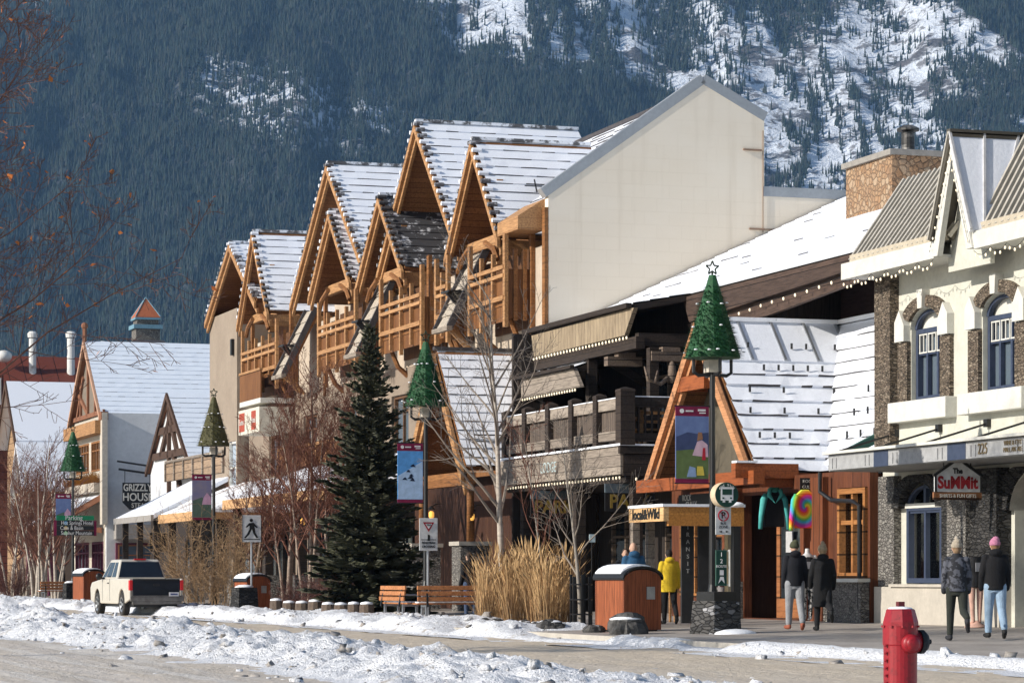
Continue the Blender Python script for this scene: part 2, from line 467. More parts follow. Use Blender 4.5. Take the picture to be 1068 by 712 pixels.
mb = MB(); mb.hexa([(18.86,-10,-.4),(18.997,-10,-.4),(18.997,250,-.4),(18.86,250,-.4),(18.88,-10,-.125),(18.997,-10,-.126),(18.997,250,-.126),(18.88,250,-.125)])
o = mb.obj('kerb', CONC); o.rotation_euler = (0, 0, TH); struct(o)

# ------------------------------------------------------------------ snow ridge ploughed up along the middle of the street
def snow_dirty(name, dirt, thr, sc=1.6):
    k = N(name); co = k.coord()
    a = k.noise(co, sc, 7, .72); b = k.noise(co, 9, 5, .7); c = k.noise(k.coord((1,1,1)), 34, 3)
    col = k.mix(k.ramp(b, .3, .75), (.83,.85,.89), (.66,.67,.69))
    col = k.mix(k.math('MULTIPLY', k.ramp(a, thr, thr+.13), .85), col, dirt)
    col = k.mix(k.math('MULTIPLY', k.ramp(b, .62, .70), .75), col, tuple(q*.5 for q in dirt))
    col = k.mix(k.math('MULTIPLY', k.ramp(c, .64, .70), .8), col, (.09,.075,.06))
    k.base(col).rough(.75, 0, .3); k.bump(k.math('ADD', b, k.math('MULTIPLY', c, .4)), 1.0, .08)
    return k.m
BANK = snow_dirty('ploughed snow', (.46,.40,.33), .57)
STRIP = snow_dirty('trodden roadside snow', (.42,.36,.29), .57, 2.2)
DIRT = plain('frozen slush clod', (.42,.39,.36), (.20,.18,.16), 9, .8, 0, .5)
def ridge(name, t0, t1, s0, s1, hfun, dt, ds, mat, seed, clods, zb, label=None):
    t = np.arange(t0, t1+dt/2, dt); s = np.arange(s0, s1, ds)
    T, S = np.meshgrid(t, s)
    H = hfun(T, S)
    T2 = T + .10*(vnoise(T*3.1, S*3.1, seed+40)-.5)*(H > .05); S2 = S + .16*(vnoise(T*3.3, S*3.3, seed+41)-.5)*(H > .05)
    Z = zb + H
    vs = np.stack([(T2*CT-S2*ST).ravel(), (T2*ST+S2*CT).ravel(), Z.ravel()], -1)
    ny, nx = T.shape; i = np.arange(ny*nx).reshape(ny, nx)
    q = np.stack([i[:-1,:-1], i[:-1,1:], i[1:,1:], i[1:,:-1]], -1).reshape(-1, 4)
    mi = np.zeros(len(q), int)
    rs = np.random.RandomState(seed)
    cv, cq, cm = [], [], []; o = len(vs)
    base = np.array([(-1,-1,-.7),(1,-1,-.7),(1,1,-.7),(-1,1,-.7),(-.7,-.7,.7),(.7,-.7,.7),(.7,.7,.7),(-.7,.7,.7)], float)
    bq = np.array([(0,3,2,1),(4,5,6,7),(0,1,5,4),(1,2,6,5),(2,3,7,6),(3,0,4,7)])
    n = 0
    while n < clods:
        a = rs.randint(ny); b = rs.randint(nx)
        if H[a, b] < .02 and rs.rand() > .25: continue
        r = min(.085, .011*math.exp(rs.exponential(.62)))
        th = rs.rand()*6.28; rot = np.array([[cos(th),-sin(th),0],[sin(th),cos(th),0],[0,0,1]])
        p = (base*(1+.5*rs.randn(8, 3)))@rot.T*np.array([r, r*1.3, r*.8])
        cv.append(p+vs[a*nx+b]+np.array([0,0,r*.2])); cq.append(bq+o); o += 8; cm += [1 if rs.rand() < .42 else 0]*6; n += 1
    vs = np.concatenate([vs]+cv); q = np.concatenate([q]+cq); mi = np.concatenate([mi, np.array(cm, int)])
    me = mesh_np(name, vs, q, [mat, DIRT], mi, False)
    ob = bpy.data.objects.new(name, me); COL.objects.link(ob); ob['kind'] = 'stuff'
    if label: ob['label'] = label
    return ob
def bank_h(T, S):
    ctr = 10.7 + .8*(fbm(S*.11, S*0, 11)-.5)*2
    wid = 2.0 + .6*(fbm(S*.16, S*0+5, 12)-.5)*2
    d = np.abs(T-ctr)/wid
    prof = np.clip(1-d**1.7, 0, None)
    amp = .34 + .36*fbm(S*.22, S*0+9, 13) + np.interp(S, [6, 24, 30, 36, 44, 60, 75], [-.3, -.24, -.1, .02, .04, .16, .22])
    n = fbm(T*1.6, S*1.0, 14, 5, .6)
    amp = amp*.60*np.interp(S, [20,26,33,42,66,90], [.52,.58,.64,.84,.90,.85])
    h = prof*amp*(.40+1.15*n)
    h += np.clip(prof, 0, .3)*.5*(np.clip(fbm(T*3.8, S*3.0, 15, 3)-.48, 0, 1)) + np.clip(prof*3,0,1)*(.16*(fbm(T*6, S*5, 17, 3, .7)-.5)+.16*(np.abs(fbm(T*2.2, S*1.7, 18, 3)-.5)*2-.25))
    edge = np.clip(1-(d/1.45)**4, 0, 1)
    return np.where(prof > 0, h, 0) + edge*.10*np.clip(fbm(T*2, S*.9, 16)-.35, 0, 1) - .03*(1-edge)
ridge('ploughed_snow_ridge', 7.2, 14.2, 6, 118, bank_h, .085, .12, BANK, 21, 3000, -.27, 'long lumpy ridge of ploughed snow with dark clods along the middle of the street')
def strip_h(T, S):
    d0 = 18.2 + .7*(fbm(S*.35, S*0, 31)-.5)*2
    d1 = np.where(S < 56, 19.35, 20.9) + .7*(fbm(S*.3, S*0+7, 32)-.5)*2
    a = np.clip((T-d0)/.35, 0, 1)*np.clip((d1-T)/.5, 0, 1)
    n = fbm(T*1.6, S*1.1, 33, 5, .6)
    near = np.clip((S-50)/8, .25, 1)
    h = a*near*(.10+.34*np.clip(n-.35, 0, 1)) + a*.06
    gap = np.clip((fbm(S*.28, T*.1, 34, 3)-.34)*9, 0, 1)
    return h*gap - .05*(1-gap) - .08*(1-np.clip(a*3, 0, 1))
ridge('roadside_snow', 17.3, 21.9, 30, 150, strip_h, .09, .13, STRIP, 35, 1200, -.17, 'band of trodden snow lying along the kerb of the far pavement')

# ================================================================== mountain
def mtn(X, Y):
    d = np.clip(Y-2550, 0, None)
    h = .70*d*(1-np.exp(-d/140))
    n = fbm(X*.0028+3, Y*.0015, 51, 4)-.5
    gul = fbm(X*.011+9, Y*.0016+2, 52, 4)-.5
    crag = fbm(X*.03, Y*.03, 53, 4, .6)-.5
    f = np.clip(d/300, 0, 1)
    return -.44 + h + f*(150*n + 70*gul + 34*crag)
def img(X, Y, Z): return CU+X/Y*F, YH-(Z-CAMZ)/Y*F
def rock_mat():
    k = N('mountain snow and rock'); co = k.coord((1, 1, 1), (0, .5, 0))
    a = k.noise(k.coord((.012,.012,.03), (0,.7,0)), 1.0, 8, .72); b = k.noise(k.coord((.05,.05,.05)), 1.0, 6, .7)
    col = k.mix(k.ramp(a, .52, .58), (.82,.88,.97), (.13,.13,.14))
    col = k.mix(k.math('MULTIPLY', k.ramp(b, .55, .60), .85), col, (.17,.16,.165))
    at = k.new('ShaderNodeAttribute'); at.attribute_name = 'wooded'
    col = k.mix(k.math('MULTIPLY', k.ramp(at.outputs['Fac'], .45, .85), .93), col, (.03,.035,.03))  # dark litter and tree shade put into the floor colour
    k.base(col).rough(.8, 0, .1); k.bump(k.math('ADD', a, b), .9, 14)
    return k.m
x = np.arange(-1500, 1501, 10.0); y = np.concatenate([np.arange(2500, 4300, 10.0)])
X, Y = np.meshgrid(x, y); Z = mtn(X, Y)
MO = struct(grid_obj('mountain', X, Y, Z, rock_mat(), world=False)); MG = (X, Y, Z)

def density(u, v, X, Y):
    """how thickly the wood stands on the slope (0 bare .. 1 closed wood)"""
    d = np.ones_like(u)
    nb = fbm(X*.015, Y*.006, 61, 4); nf = fbm(X*.06, Y*.016, 62, 4); st = fbm(X*.085, Y*.004, 66, 3)
    # snowfield on the right
    vb = np.interp(u, [380, 430, 470, 520, 560, 600, 650, 700, 760, 800], [-40, 0, 38, 50, 70, 74, 84, 112, 170, 400])
    j = (nb-.5)*60
    m = 1/(1+np.exp((v-vb-j)/5.0))
    dd = np.clip(.20+.38*np.clip((v-60)/90,0,1)+1.6*(nf-.5)+2.0*(nb-.5)+1.7*(st-.5), .01, .92)
    dd = np.maximum(dd, np.clip((v-175+70*(nb-.5)+40*(st-.5))/60, 0, .85)*(u > 700))
    col = np.exp(-((u-705)/26.)**2)*(v < 75); dd = np.maximum(dd, .8*col)
    col = np.exp(-((u-845)/30.)**2)*(v < 45)*.5; dd = np.maximum(dd, col)
    open_ = np.exp(-((u-915)/90.)**2-((v-50)/45.)**2); dd = dd*(1-.75*open_)
    d = d*(1-m)+dd*m
    # farther wood at the upper right
    vr = np.interp(u, [960, 980, 1025, 1070, 1200], [-40, 0, 28, 62, 130])
    d = np.where(v < vr-3, 1.0, np.where(v < vr+6, .05, d))
    # thin patch in the closed wood on the left
    p = np.exp(-((u-315)/95.)**2-((v-112-.16*(u-315))/36.)**2)*(1.15+2.2*(st-.5)+1.2*(nb-.5))
    d = d*(1-np.clip(p*.9, 0, .66))
    p = np.exp(-((u-222)/10.)**2-((v-80)/18.)**2); d *= 1-.7*p
    p = np.exp(-((u-40)/22.)**2-((v-12)/20.)**2); d *= 1-.5*p
    return d
wd = density(*img(*MG), MG[0], MG[1]); ca = MO.data.attributes.new('wooded', 'FLOAT', 'POINT'); ca.data.foreach_set('value', wd.ravel().astype(np.float32))
rs = np.random.RandomState(5)
NT = 370000
X = rs.uniform(-1150, 1150, NT); Y = rs.uniform(2720, 3950, NT)
keep = np.abs(X/Y) < .23; X, Y = X[keep], Y[keep]
Z = mtn(X, Y); u, v = img(X, Y, Z)
keep = (rs.rand(len(X)) < density(u, v, X, Y)) & (v > -70) & (v < 430); X, Y, Z = X[keep], Y[keep], Z[keep]
n = len(X)
hh = rs.uniform(9, 17, n)*(1-.3*rs.rand(n)); rr = hh*rs.uniform(.10, .15, n)
K = 4; an = np.arange(K)*2*pi/K
tv = []; 
ph = rs.rand(n)*6.28
def ring(zf, rf):
    a = ph[:, None]+an[None, :]
    return np.stack([X[:, None]+rf*rr[:, None]*np.cos(a), Y[:, None]+rf*rr[:, None]*np.sin(a), np.repeat((Z+zf*hh)[:, None], K, 1)], -1)
lean = rs.randn(n, 2)*.02
apex1 = np.stack([X, Y, Z+.72*hh], -1)[:, None]; apex2 = np.stack([X+lean[:,0]*hh, Y+lean[:,1]*hh, Z+hh], -1)[:, None]
vs_ = np.concatenate([ring(.02, 1.0), apex1, ring(.42, .66), apex2], 1)     # 12 verts per tree
idx = []
for k in range(K): idx.append((k, (k+1) % K, K))
for k in range(K): idx.append((K+1+k, K+1+(k+1) % K, 2*K+1))
q = (np.arange(n)[:, None, None]*(2*K+2)+np.array(idx)[None]).reshape(-1, 3)
tone = rs.randint(0, 3, n); mi = np.repeat(tone, 2*K)
FM = [plain('far spruce %s' % nme, c, tuple(z*.7 for z in c), .06, .9, 0, 0, fine=False) for nme, c in (('deep', (.020,.036,.026)), ('mid', (.030,.048,.034)), ('brownish', (.042,.050,.036)))]
me = mesh_np('mountain_forest', vs_.reshape(-1, 3), q, FM, mi)
o = bpy.data.objects.new('mountain_forest', me); COL.objects.link(o); o['kind'] = 'stuff'; o['label'] = 'dark spruce forest covering the mountainside behind the town'

# ------------------------------------------------------------------ air
hz = MB(); hz.box(-1650, 1650, -80, 4450, -1.6, 1450)
k = N('haze air'); k.n.remove(k.b)
pv = k.new('ShaderNodeVolumePrincipled'); pv.inputs['Color'].default_value = (.30,.58,1,1); pv.inputs['Density'].default_value = HAZE if 'HAZE' in globals() else 0.62e-4
pv.inputs['Anisotropy'].default_value = .1
k.link(pv.outputs[0], k.out.inputs['Volume'])
o = hz.obj('haze', k.m); o['kind'] = 'stuff'; o.display_type = 'WIRE'
# ================================================================== building helpers
def wall(mb, a0, a1, b0, b1, z0, z1, ops=(), axis='t', mi=None):
    """one welded wall slab with openings; axis 't': plane across t (runs along s), axis 's': plane across s (runs along t)"""
    bs = sorted(set([b0, b1]+[x for o in ops for x in (o[0], o[1]) if b0 < x < b1]))
    zs = sorted(set([z0, z1]+[x for o in ops for x in (o[2], o[3]) if z0 < x < z1]))
    nb, nz = len(bs)-1, len(zs)-1
    full = [[not any(o[0]-1e-6 <= (bs[i]+bs[i+1])/2 <= o[1] and o[2] <= (zs[j]+zs[j+1])/2 <= o[3] for o in ops) for j in range(nz)] for i in range(nb)]
    V = {}; vs = []; fs = []
    def vi(i, j, k):
        if (i, j, k) not in V:
            V[(i, j, k)] = len(vs); a = (a0, a1)[k]
            vs.append((a, bs[i], zs[j]) if axis == 't' else (bs[i], a, zs[j]))
        return V[(i, j, k)]
    F_ = lambda i, j: 0 <= i < nb and 0 <= j < nz and full[i][j]
    for i in range(nb):
        for j in range(nz):
            if not full[i][j]: continue
            for k in (0, 1): fs.append((vi(i,j,k), vi(i+1,j,k), vi(i+1,j+1,k), vi(i,j+1,k)))
            if not F_(i-1,j): fs.append((vi(i,j,0), vi(i,j,1), vi(i,j+1,1), vi(i,j+1,0)))
            if not F_(i+1,j): fs.append((vi(i+1,j,0), vi(i+1,j,1), vi(i+1,j+1,1), vi(i+1,j+1,0)))
            if not F_(i,j-1): fs.append((vi(i,j,0), vi(i,j,1), vi(i+1,j,1), vi(i+1,j,0)))
            if not F_(i,j+1): fs.append((vi(i,j+1,0), vi(i,j+1,1), vi(i+1,j+1,1), vi(i+1,j+1,0)))
    mb.add(vs, fs, mi); return mb
def window(parent, t, s0, s1, z0, z1, frame=None, gl=None, nv=2, nh=2, w=.07, d=.1, axis='t', name='window'):
    """a framed window standing in plane t (facing -t), or in plane s=t (facing -s) with axis 's'; bars are part of the frame mesh, the pane is a sub-part"""
    f = MB()
    def bx(a, b, c, d_, e0, e1):
        if axis == 't': f.box(t-e0, t+e1, a, b, c, d_)
        else: f.box(a, b, t-e0, t+e1, c, d_)
    bx(s0, s1, z0, z0+w, d, .02); bx(s0, s1, z1-w, z1, d, .02); bx(s0, s0+w, z0+w, z1-w, d, .02); bx(s1-w, s1, z0+w, z1-w, d, .02)
    for i in range(1, nv):
        x = s0+(s1-s0)*i/nv; bx(x-w*.4, x+w*.4, z0+w, z1-w, d*.8, .01)
    for hz_ in (nh if isinstance(nh, (list, tuple)) else [j/nh for j in range(1, nh)]):
        z = z0+(z1-z0)*hz_; bx(s0+w, s1-w, z-w*.4, z+w*.4, d*.7, .012)
    o = f.obj(name, frame or WOOD_M, parent)
    g = MB()
    if axis == 't': g.box(t+.03, t+.05, s0+.01, s1-.01, z0+.01, z1-.01)
    else: g.box(s0+.01, s1-.01, t+.03, t+.05, z0+.01, z1-.01)
    g.obj('pane', gl or GLASS, o)
    return o
def tile_roof(mb, A_, B_, C_, D_, rows, cols, lip=.06, seed=1, thin=.12, th=.16, bare=0.0):
    """courses of snow-covered tile from the lower edge A-B to the upper edge D-C; slots: 0 snow, 1 tile, 2 underside"""
    A_, B_, C_, D_ = map(Vector, (A_, B_, C_, D_)); rg = random.Random(seed)
    n = (B_-A_).cross(D_-A_).normalized()
    if n.z < 0: n = -n
    P = lambda a, b: (A_.lerp(B_, a)).lerp(D_.lerp(C_, a), b)
    for i in range(rows):
        hs = [lip*(.75+.5*rg.random()) for _ in range(cols+1)]
        vs = []; fs = []; ms = []
        for j in range(cols+1):
            a = j/cols
            lo = P(a, max(0, i/rows-.12/rows)); hi = P(a, (i+1)/rows)
            vs += [lo-n*.01, lo+n*hs[j], hi+n*.006]
        for j in range(cols):
            o = 3*j
            fs.append((o+1, o+4, o+5, o+2)); ms.append(1 if rg.random() < bare else 0)
            fs.append((o, o+3, o+4, o+1)); ms.append(0 if rg.random() < thin else 1)
        k0 = len(mb.v); mb.v += [tuple(v) for v in vs]
        mb.f += [tuple(x+k0 for x in f) for f in fs]; mb.mi += ms
    mb.slab([A_-n*.03, B_-n*.03, C_-n*.03, D_-n*.03], -n*th, 2)
def string_lights(name, pts, label, n, sag=.12, r=.022, group='strings of warm bulbs on the shop fronts', drop=.05, seg=None):
    org = pts[0]
    o = MB()
    path = []
    for a, b in zip(pts[:-1], pts[1:]):
        a, b = Vector(a), Vector(b); m = max(1, int((b-a).length/(seg or 1.0)))
        for j in range(m):
            for q in range(4):
                f = (j+q/4)/m; p = a.lerp(b, f); p.z -= sag*4*(q/4)*(1-q/4); path.append(p)
    path.append(Vector(pts[-1]))
    o.tube(path, .006, 4)
    root = bthing(name, label, 'string lights', org, group)
    o.obj('cable', BLACK, root, recalc=False)
    L = [0]
    for a, b in zip(path[:-1], path[1:]): L.append(L[-1]+(b-a).length)
    bl = MB()
    for i in range(n):
        d = L[-1]*(i+.5)/n; j = max(k for k in range(len(L)) if L[k] <= d+1e-9); j = min(j, len(path)-2)
        p = path[j].lerp(path[j+1], (d-L[j])/max(1e-6, L[j+1]-L[j]))
        bl.ball((p.x, p.y, p.z-drop), (r, r, r*1.6), 6, 4)
    o2 = bl.obj('bulb', BULB, root, recalc=False); o2['kind'] = 'stuff' if n > 100 else 'thing'
    return root

# ================================================================== A. stone and stucco shop (right edge)
A0 = (27.5, 52.0, 0.0)
shop = bthing('stucco_shop', 'two storey pale stucco shop with split stone columns and arched navy windows', 'shop building', A0)
w1 = (55.08, 56.62); w2 = (51.75, 53.29)
mb = MB()
gw = (55.1, 56.85, .86, 3.12); door_op = (48.9, 51.9, .0, 3.12)
wall(mb, 27.5, 27.8, 44, 58.05, .0, 8.4, [(w1[0], w1[1], 4.8, 6.78), (w2[0], w2[1], 4.8, 6.78), gw, door_op])
def arch_fill(mb, t0, t1, sa, sb, zs, zt, n=14, mi=None):
    c = (sa+sb)/2; hw = (sb-sa)/2
    pts = [(sa, zt), (sb, zt)] ; arc = [(c+hw*cos(pi*i/n), zs+(zt-.03-zs)*sin(pi*i/n)) for i in range(n+1)]
    # two spandrels as quads strip
    for (p, q) in zip(arc[:-1], arc[1:]):
        mb.hexa([(t0,p[0],p[1]),(t1,p[0],p[1]),(t1,q[0],q[1]),(t0,q[0],q[1]),(t0,p[0],zt),(t1,p[0],zt),(t1,q[0],zt),(t0,q[0],zt)], mi)
mb.box(27.8, 33, 44, 44.3, 0, 8.4); mb.box(27.8, 33, 57.75, 58.05, 0, 8.4); mb.box(32.7, 33, 44.3, 57.75, 0, 8.4)
mb.obj('wall', SAGE, shop)
mb = MB()
for wv in (w1, w2): arch_fill(mb, 27.47, 27.79, wv[0]-.0, wv[1]+.0, 6.36, 6.79)
mb.each('arch_spandrel', SAGE, shop)
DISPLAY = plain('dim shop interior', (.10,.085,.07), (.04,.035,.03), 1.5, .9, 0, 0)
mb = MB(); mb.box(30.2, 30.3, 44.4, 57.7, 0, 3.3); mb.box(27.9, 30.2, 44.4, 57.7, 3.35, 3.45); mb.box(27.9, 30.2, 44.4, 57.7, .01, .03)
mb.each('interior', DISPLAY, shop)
for wv in (w1, w2):
    c = (wv[0]+wv[1])/2
    sur = MB(); 
    for a, b in ((wv[0]-.48, wv[0]-.02), (wv[1]+.02, wv[1]+.48)): jb = MB(); jb.box(27.40, 27.51, a, b, 4.82, 6.10); jb.obj('stone_jamb', STONE_B, shop)
    r0, r1 = (wv[1]-wv[0])/2-.02, (wv[1]-wv[0])/2+.40
    for i in range(20):
        f0, f1 = 24+132*i/20, 24+132*(i+1)/20
        if 84 < (f0+f1)/2 < 96: continue
        a0, a1 = R(f0), R(f1)
        P_ = lambda r, a: (c+r*cos(a), 6.36+(r*.58)*sin(a))
        q = [P_(r0, a0), P_(r1, a0), P_(r1, a1), P_(r0, a1)]
        sur.slab([(27.39, x, z) for x, z in q], (.12, 0, 0))
    so_ = sur.each('stone_surround', STONE_B, shop, weld=True)
    tr = MB()
    for a, b in ((wv[0]-.50, wv[0]-.04), (wv[1]+.04, wv[1]+.50)):
        m_ = a if a < c-1 else b
        e = b if a < c-1 else a
        tr.slab([(27.33, m_, 6.12), (27.33, e, 6.12), (27.33, e, 6.46), (27.33, m_+(.22 if m_ < c else -.22), 6.80), (27.33, m_, 6.55)], (.17, 0, 0))
    tr.slab([(27.31, c-.10, 6.76), (27.31, c+.10, 6.76), (27.31, c+.13, 7.16), (27.31, c-.13, 7.16)], (.19, 0, 0))
    tr.each('keystone_trim', TRIMW, shop)
    si = MB(); si.box(27.22, 27.52, wv[0]-.62, wv[1]+.62, 4.36, 4.80); si.obj('sill', TRIMW, shop, bevel=.02)
    wn = window(shop, 27.70, wv[0]+.02, wv[1]-.02, 4.81, 6.36, NAVY, GLASS_B, 3, [.66], .1, .10)
    ra = MB()
    for i in range(14):
        a0, a1 = pi*i/14, pi*(i+1)/14
        ra.slab([(27.58, c+r_*cos(a_), 6.36+z_*sin(a_)) for r_, z_, a_ in ((.66,.33,a0),(.76,.405,a0),(.76,.405,a1),(.66,.33,a1))], (.10,0,0))
    ra.obj('arch_shadow_ring', NAVY, wn, weld=True)  # navy ring added to stand for the shadow inside the arch
    ty = MB(); ty.slab([(27.72, c+.76*cos(pi*i/14), 6.37+.38*sin(pi*i/14)) for i in range(15)], (.05, 0, 0)); ty.obj('tympanum', TRIMW, wn)
    sh = MB()
    for i in range(3):
        a = wv[0]+.14+i*(wv[1]-wv[0]-.28)/3
        sh.box(27.61, 27.65, a+.03, a+.41, 5.83, 5.86); sh.box(27.61, 27.65, a+.03, a+.41, 6.22, 6.25)
        for zz in (a+.03, a+.38, a+.20): sh.box(27.615, 27.648, zz, zz+.03, 5.86, 6.22)
    sh.obj('sash_grille', TRIMW, wn)
    cu_ = MB(); cu_.box(27.80, 27.82, wv[0]+.12, wv[0]+.42, 4.9, 5.8); cu_.box(27.80, 27.82, wv[1]-.42, wv[1]-.12, 4.9, 5.8); cu_.each('curtain', plain('pale curtain', (.42,.42,.40)), wn)
# columns, base
mb = MB(); mb.box(27.28, 27.52, 57.24, 58.03, 3.73, 7.59); mb.obj('stone_column', STONE_B, shop)
mb = MB(); mb.box(27.32, 27.52, 57.12, 57.92, .82, 3.22); mb.obj('stone_column', STONE_G, shop)
mb = MB(); mb.box(27.16, 27.52, 52.05, 54.5, .82, 3.22); mb.obj('stone_column', STONE_D, shop)
mb = MB(); mb.box(27.06, 27.165, 53.2, 54.05, .82, 3.2); mb.obj('sunlit_facing', STONE_G, shop)  # paler slab paints the sunlit part of the dark column
mb = MB(); mb.box(27.26, 27.51, 57.06, 58.0, 0, .8); mb.box(27.22, 27.51, 52.05, 57.055, 0, .8); mb.box(27.16, 27.52, 52.05, 57.055, .8, .86); mb.each('concrete_base', CONC, shop)
# ground floor arched window
g = window(shop, 27.6, 55.12, 56.83, .88, 2.55, NAVY, SHOPGLASS, 2, [.93], .11, .12)
ar = MB(); c = (gw[0]+gw[1])/2; hw = .87
n = 16
for i in range(n):
    a0, a1 = pi*i/n, pi*(i+1)/n
    P_ = lambda r, a, z=2.5, zz=.55: (c+r*cos(a), z+zz*r*sin(a))
    q = [P_(.76, a0), P_(.87, a0), P_(.87, a1), P_(.76, a1)]
    ar.slab([(27.5, x, z) for x, z in q], (.1, 0, 0))
ar.box(27.46, 27.6, c-.9, c+.9, 2.50, 2.60, 1); ar.box(27.5, 27.6, c-.05, c+.05, 2.60, 3.0)
ar.obj('arched_head', [NAVY, TRIMW], g)
pn = MB(); pn.slab([(27.63, c+.80*cos(pi*i/14), 2.5+.46*sin(pi*i/14)) for i in range(15)], (.03, 0, 0)); pn.obj('pane', SHOPGLASS, g)
vo = MB()
for i in range(15):
    a0, a1 = pi*(i+.05)/15, pi*(i+.95)/15
    q = [(c+r*cos(a), 2.5+.62*r*sin(a)) for r, a in ((.89, a0), (1.24, a0), (1.24, a1), (.89, a1))]
    vo.slab([(27.30, x, min(z, 3.21)) for x, z in q], (.23, 0, 0))
vo.obj('stone_arch', STONE_D, shop)
# goods behind the glass
rg = random.Random(12)
for nm, col_, (a, b, z0, z1) in (('hanging_garment', (.55,.03,.05), (55.75, 55.98, 1.75, 2.45)), ('hanging_garment', (.62,.16,.26), (56.35, 56.6, 1.5, 2.2)), ('hanging_garment', (.16,.30,.22), (55.3, 55.62, 1.15, 2.1)), ('hanging_garment', (.50,.42,.30), (56.05, 56.3, 1.0, 1.7)), ('poster', (.50,.24,.12), (55.35, 56.5, 2.58, 2.9)), ('hanging_garment', (.30,.28,.34), (55.55, 55.75, 1.0, 1.6))):
    m_ = MB()
    if nm == 'poster': m_.box(28.2, 28.22, a, b, z0, z1)
    else:
        c_ = (a+b)/2; m_.hexa([(28.05,a,z0),(28.15,a,z0),(28.15,b,z0),(28.05,b,z0),(28.06,a+.03,z1-.1),(28.14,a+.03,z1-.1),(28.14,b-.03,z1-.1),(28.06,b-.03,z1-.1)]); m_.box(28.07,28.13,c_-.05,c_+.05,z1-.1,z1)
    m_.obj(nm, plain(nm+' cloth %.2f' % a, col_), shop, bevel=.02)
m_ = MB(); m_.box(27.85,28.6,55.15,56.8,.84,.90); m_.obj('display_shelf', TRIMW, shop)
m_ = MB(); m_.box(28.3,28.34,55.0,56.9,.9,3.2); m_.obj('display_back', plain('display back cloth', (.62,.60,.52), (.36,.40,.34), 2.5), shop)  # cloth made brighter in place of lamps inside the shop
m_ = MB(); m_.lathe((27.95,56.62,.9), [(.07,0),(.07,.28),(.03,.36)], 10); m_.obj('bottle', TRIMW, shop)
# entrance arch on the right
vo = MB(); c = 50.4
for i in range(17):
    a0, a1 = pi*(i+.05)/17, pi*(i+.95)/17
    q = [(c+r*cos(a), 2.35+.60*r*sin(a)) for r, a in ((1.50, a0), (1.98, a0), (1.98, a1), (1.50, a1))]
    vo.slab([(27.30, x, min(z, 3.21)) for x, z in q], (.25, 0, 0))
vo.obj('stone_arch', STONE_D, shop)
mb = MB(); arch_fill(mb, 27.38, 27.8, 48.9, 51.9, 2.35, 3.24, 18); mb.obj('entrance_arch', plain('beige reveal', (.5,.47,.40)), shop)
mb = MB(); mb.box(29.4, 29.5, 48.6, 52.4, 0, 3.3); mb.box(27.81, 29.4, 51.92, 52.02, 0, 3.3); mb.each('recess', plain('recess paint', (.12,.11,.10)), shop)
dr = MB(); dr.box(29.26, 29.36, 49.5, 50.9, 0.02, 2.3); do = dr.obj('door', NAVY, shop)
g2 = MB(); g2.box(29.22, 29.25, 49.65, 50.75, .35, 2.15); g2.obj('pane', GLASS, do)
nb = MB(); nb.box(28.1, 28.14, 48.6, 49.6, 2.05, 2.75); nb.obj('notice_board', TRIMW, shop)
# canopy with painted panels
cp = MB(); cp.box(25.86, 27.5, 44, 57.3, 3.30, 3.66, 0); cp.box(25.72, 27.3, 44, 57.36, 3.66, 3.72, 1)
can = cp.obj('canopy', [plain('canopy cladding', (.30,.30,.29)), TRIMW], shop)
pb = MB()
seg = [(57.25, 54.95), (54.25, 51.55), (50.75, 48.2), (47.6, 44.2)]
for a, b in seg:
    pb.box(25.82, 25.862, b, a, 3.32, 3.64)
    for e in (a-.22, b+.22, a-.42, b+.42): pb.box(25.80, 25.822, e-.02, e+.02, 3.36, 3.58)
pb.each('canopy_panel', plain('pale grey panel', (.36,.365,.37)), can)
bb = MB()
for a, b in ((54.95, 54.25), (51.55, 50.75), (48.2, 47.6)): bb.box(25.815, 25.862, b+.003, a-.003, 3.315, 3.645)
bb.each('canopy_block', NAVY, can)
nu = MB(); put_text(nu, '225', (25.805, 50.02, 3.48), .30, FACE_N, .006, .9, mi=0)
nu.obj('house_number', plain('dark gold', (.20,.15,.08)), can)
nu = MB(); put_text(nu, 'WINE & GIFTS', (25.805, 48.78, 3.55), .13, FACE_N, .006, .9); put_text(nu, 'MALL ARCADE', (25.805, 48.78, 3.42), .13, FACE_N, .006, .9)
nu.obj('shop_lettering', plain('dark gold', (.20,.15,.08)), can)
for sa in (57.3, 55.2, 53.0, 50.8):
    rd = MB(); rd.tube([(27.45, sa, 4.15), (26.0, sa, 3.72)], .022, 6); rd.box(27.40, 27.5, sa-.08, sa+.08, 4.08, 4.24); rd.obj('canopy_rod', BLACK, shop)
# roof: fascia, mansard, dormer gable
fs_ = MB()
fs_.box(26.6, 26.75, 53.62, 58.3, 7.58, 7.93); fs_.box(26.75, 27.6, 53.62, 58.28, 7.60, 7.66); fs_.box(26.75, 27.6, 58.15, 58.3, 7.66, 7.93)
fs_.box(26.6, 26.75, 44, 52.0, 7.58, 7.93); fs_.box(26.75, 27.6, 44, 52.0, 7.60, 7.66)
fs_.each('fascia', TRIMW, shop)
def seam_roof(root, name, A_, B_, C_, D_, n, base, hi, seamw=.07, seamh=.09):
    A_, B_, C_, D_ = map(Vector, (A_, B_, C_, D_)); nn = (B_-A_).cross(D_-A_).normalized()
    if nn.z < 0: nn = -nn
    mb = MB(); mb.slab([A_, B_, C_, D_], -nn*.08); o = mb.obj(name, base, root)
    sm = MB()
    for i in range(n+1):
        f = i/n
        sm.bar(A_.lerp(B_, f)+nn*seamh/2, D_.lerp(C_, f)+nn*seamh/2, seamw, seamh, nn)
    sm.obj('standing_seam', hi, o); return o
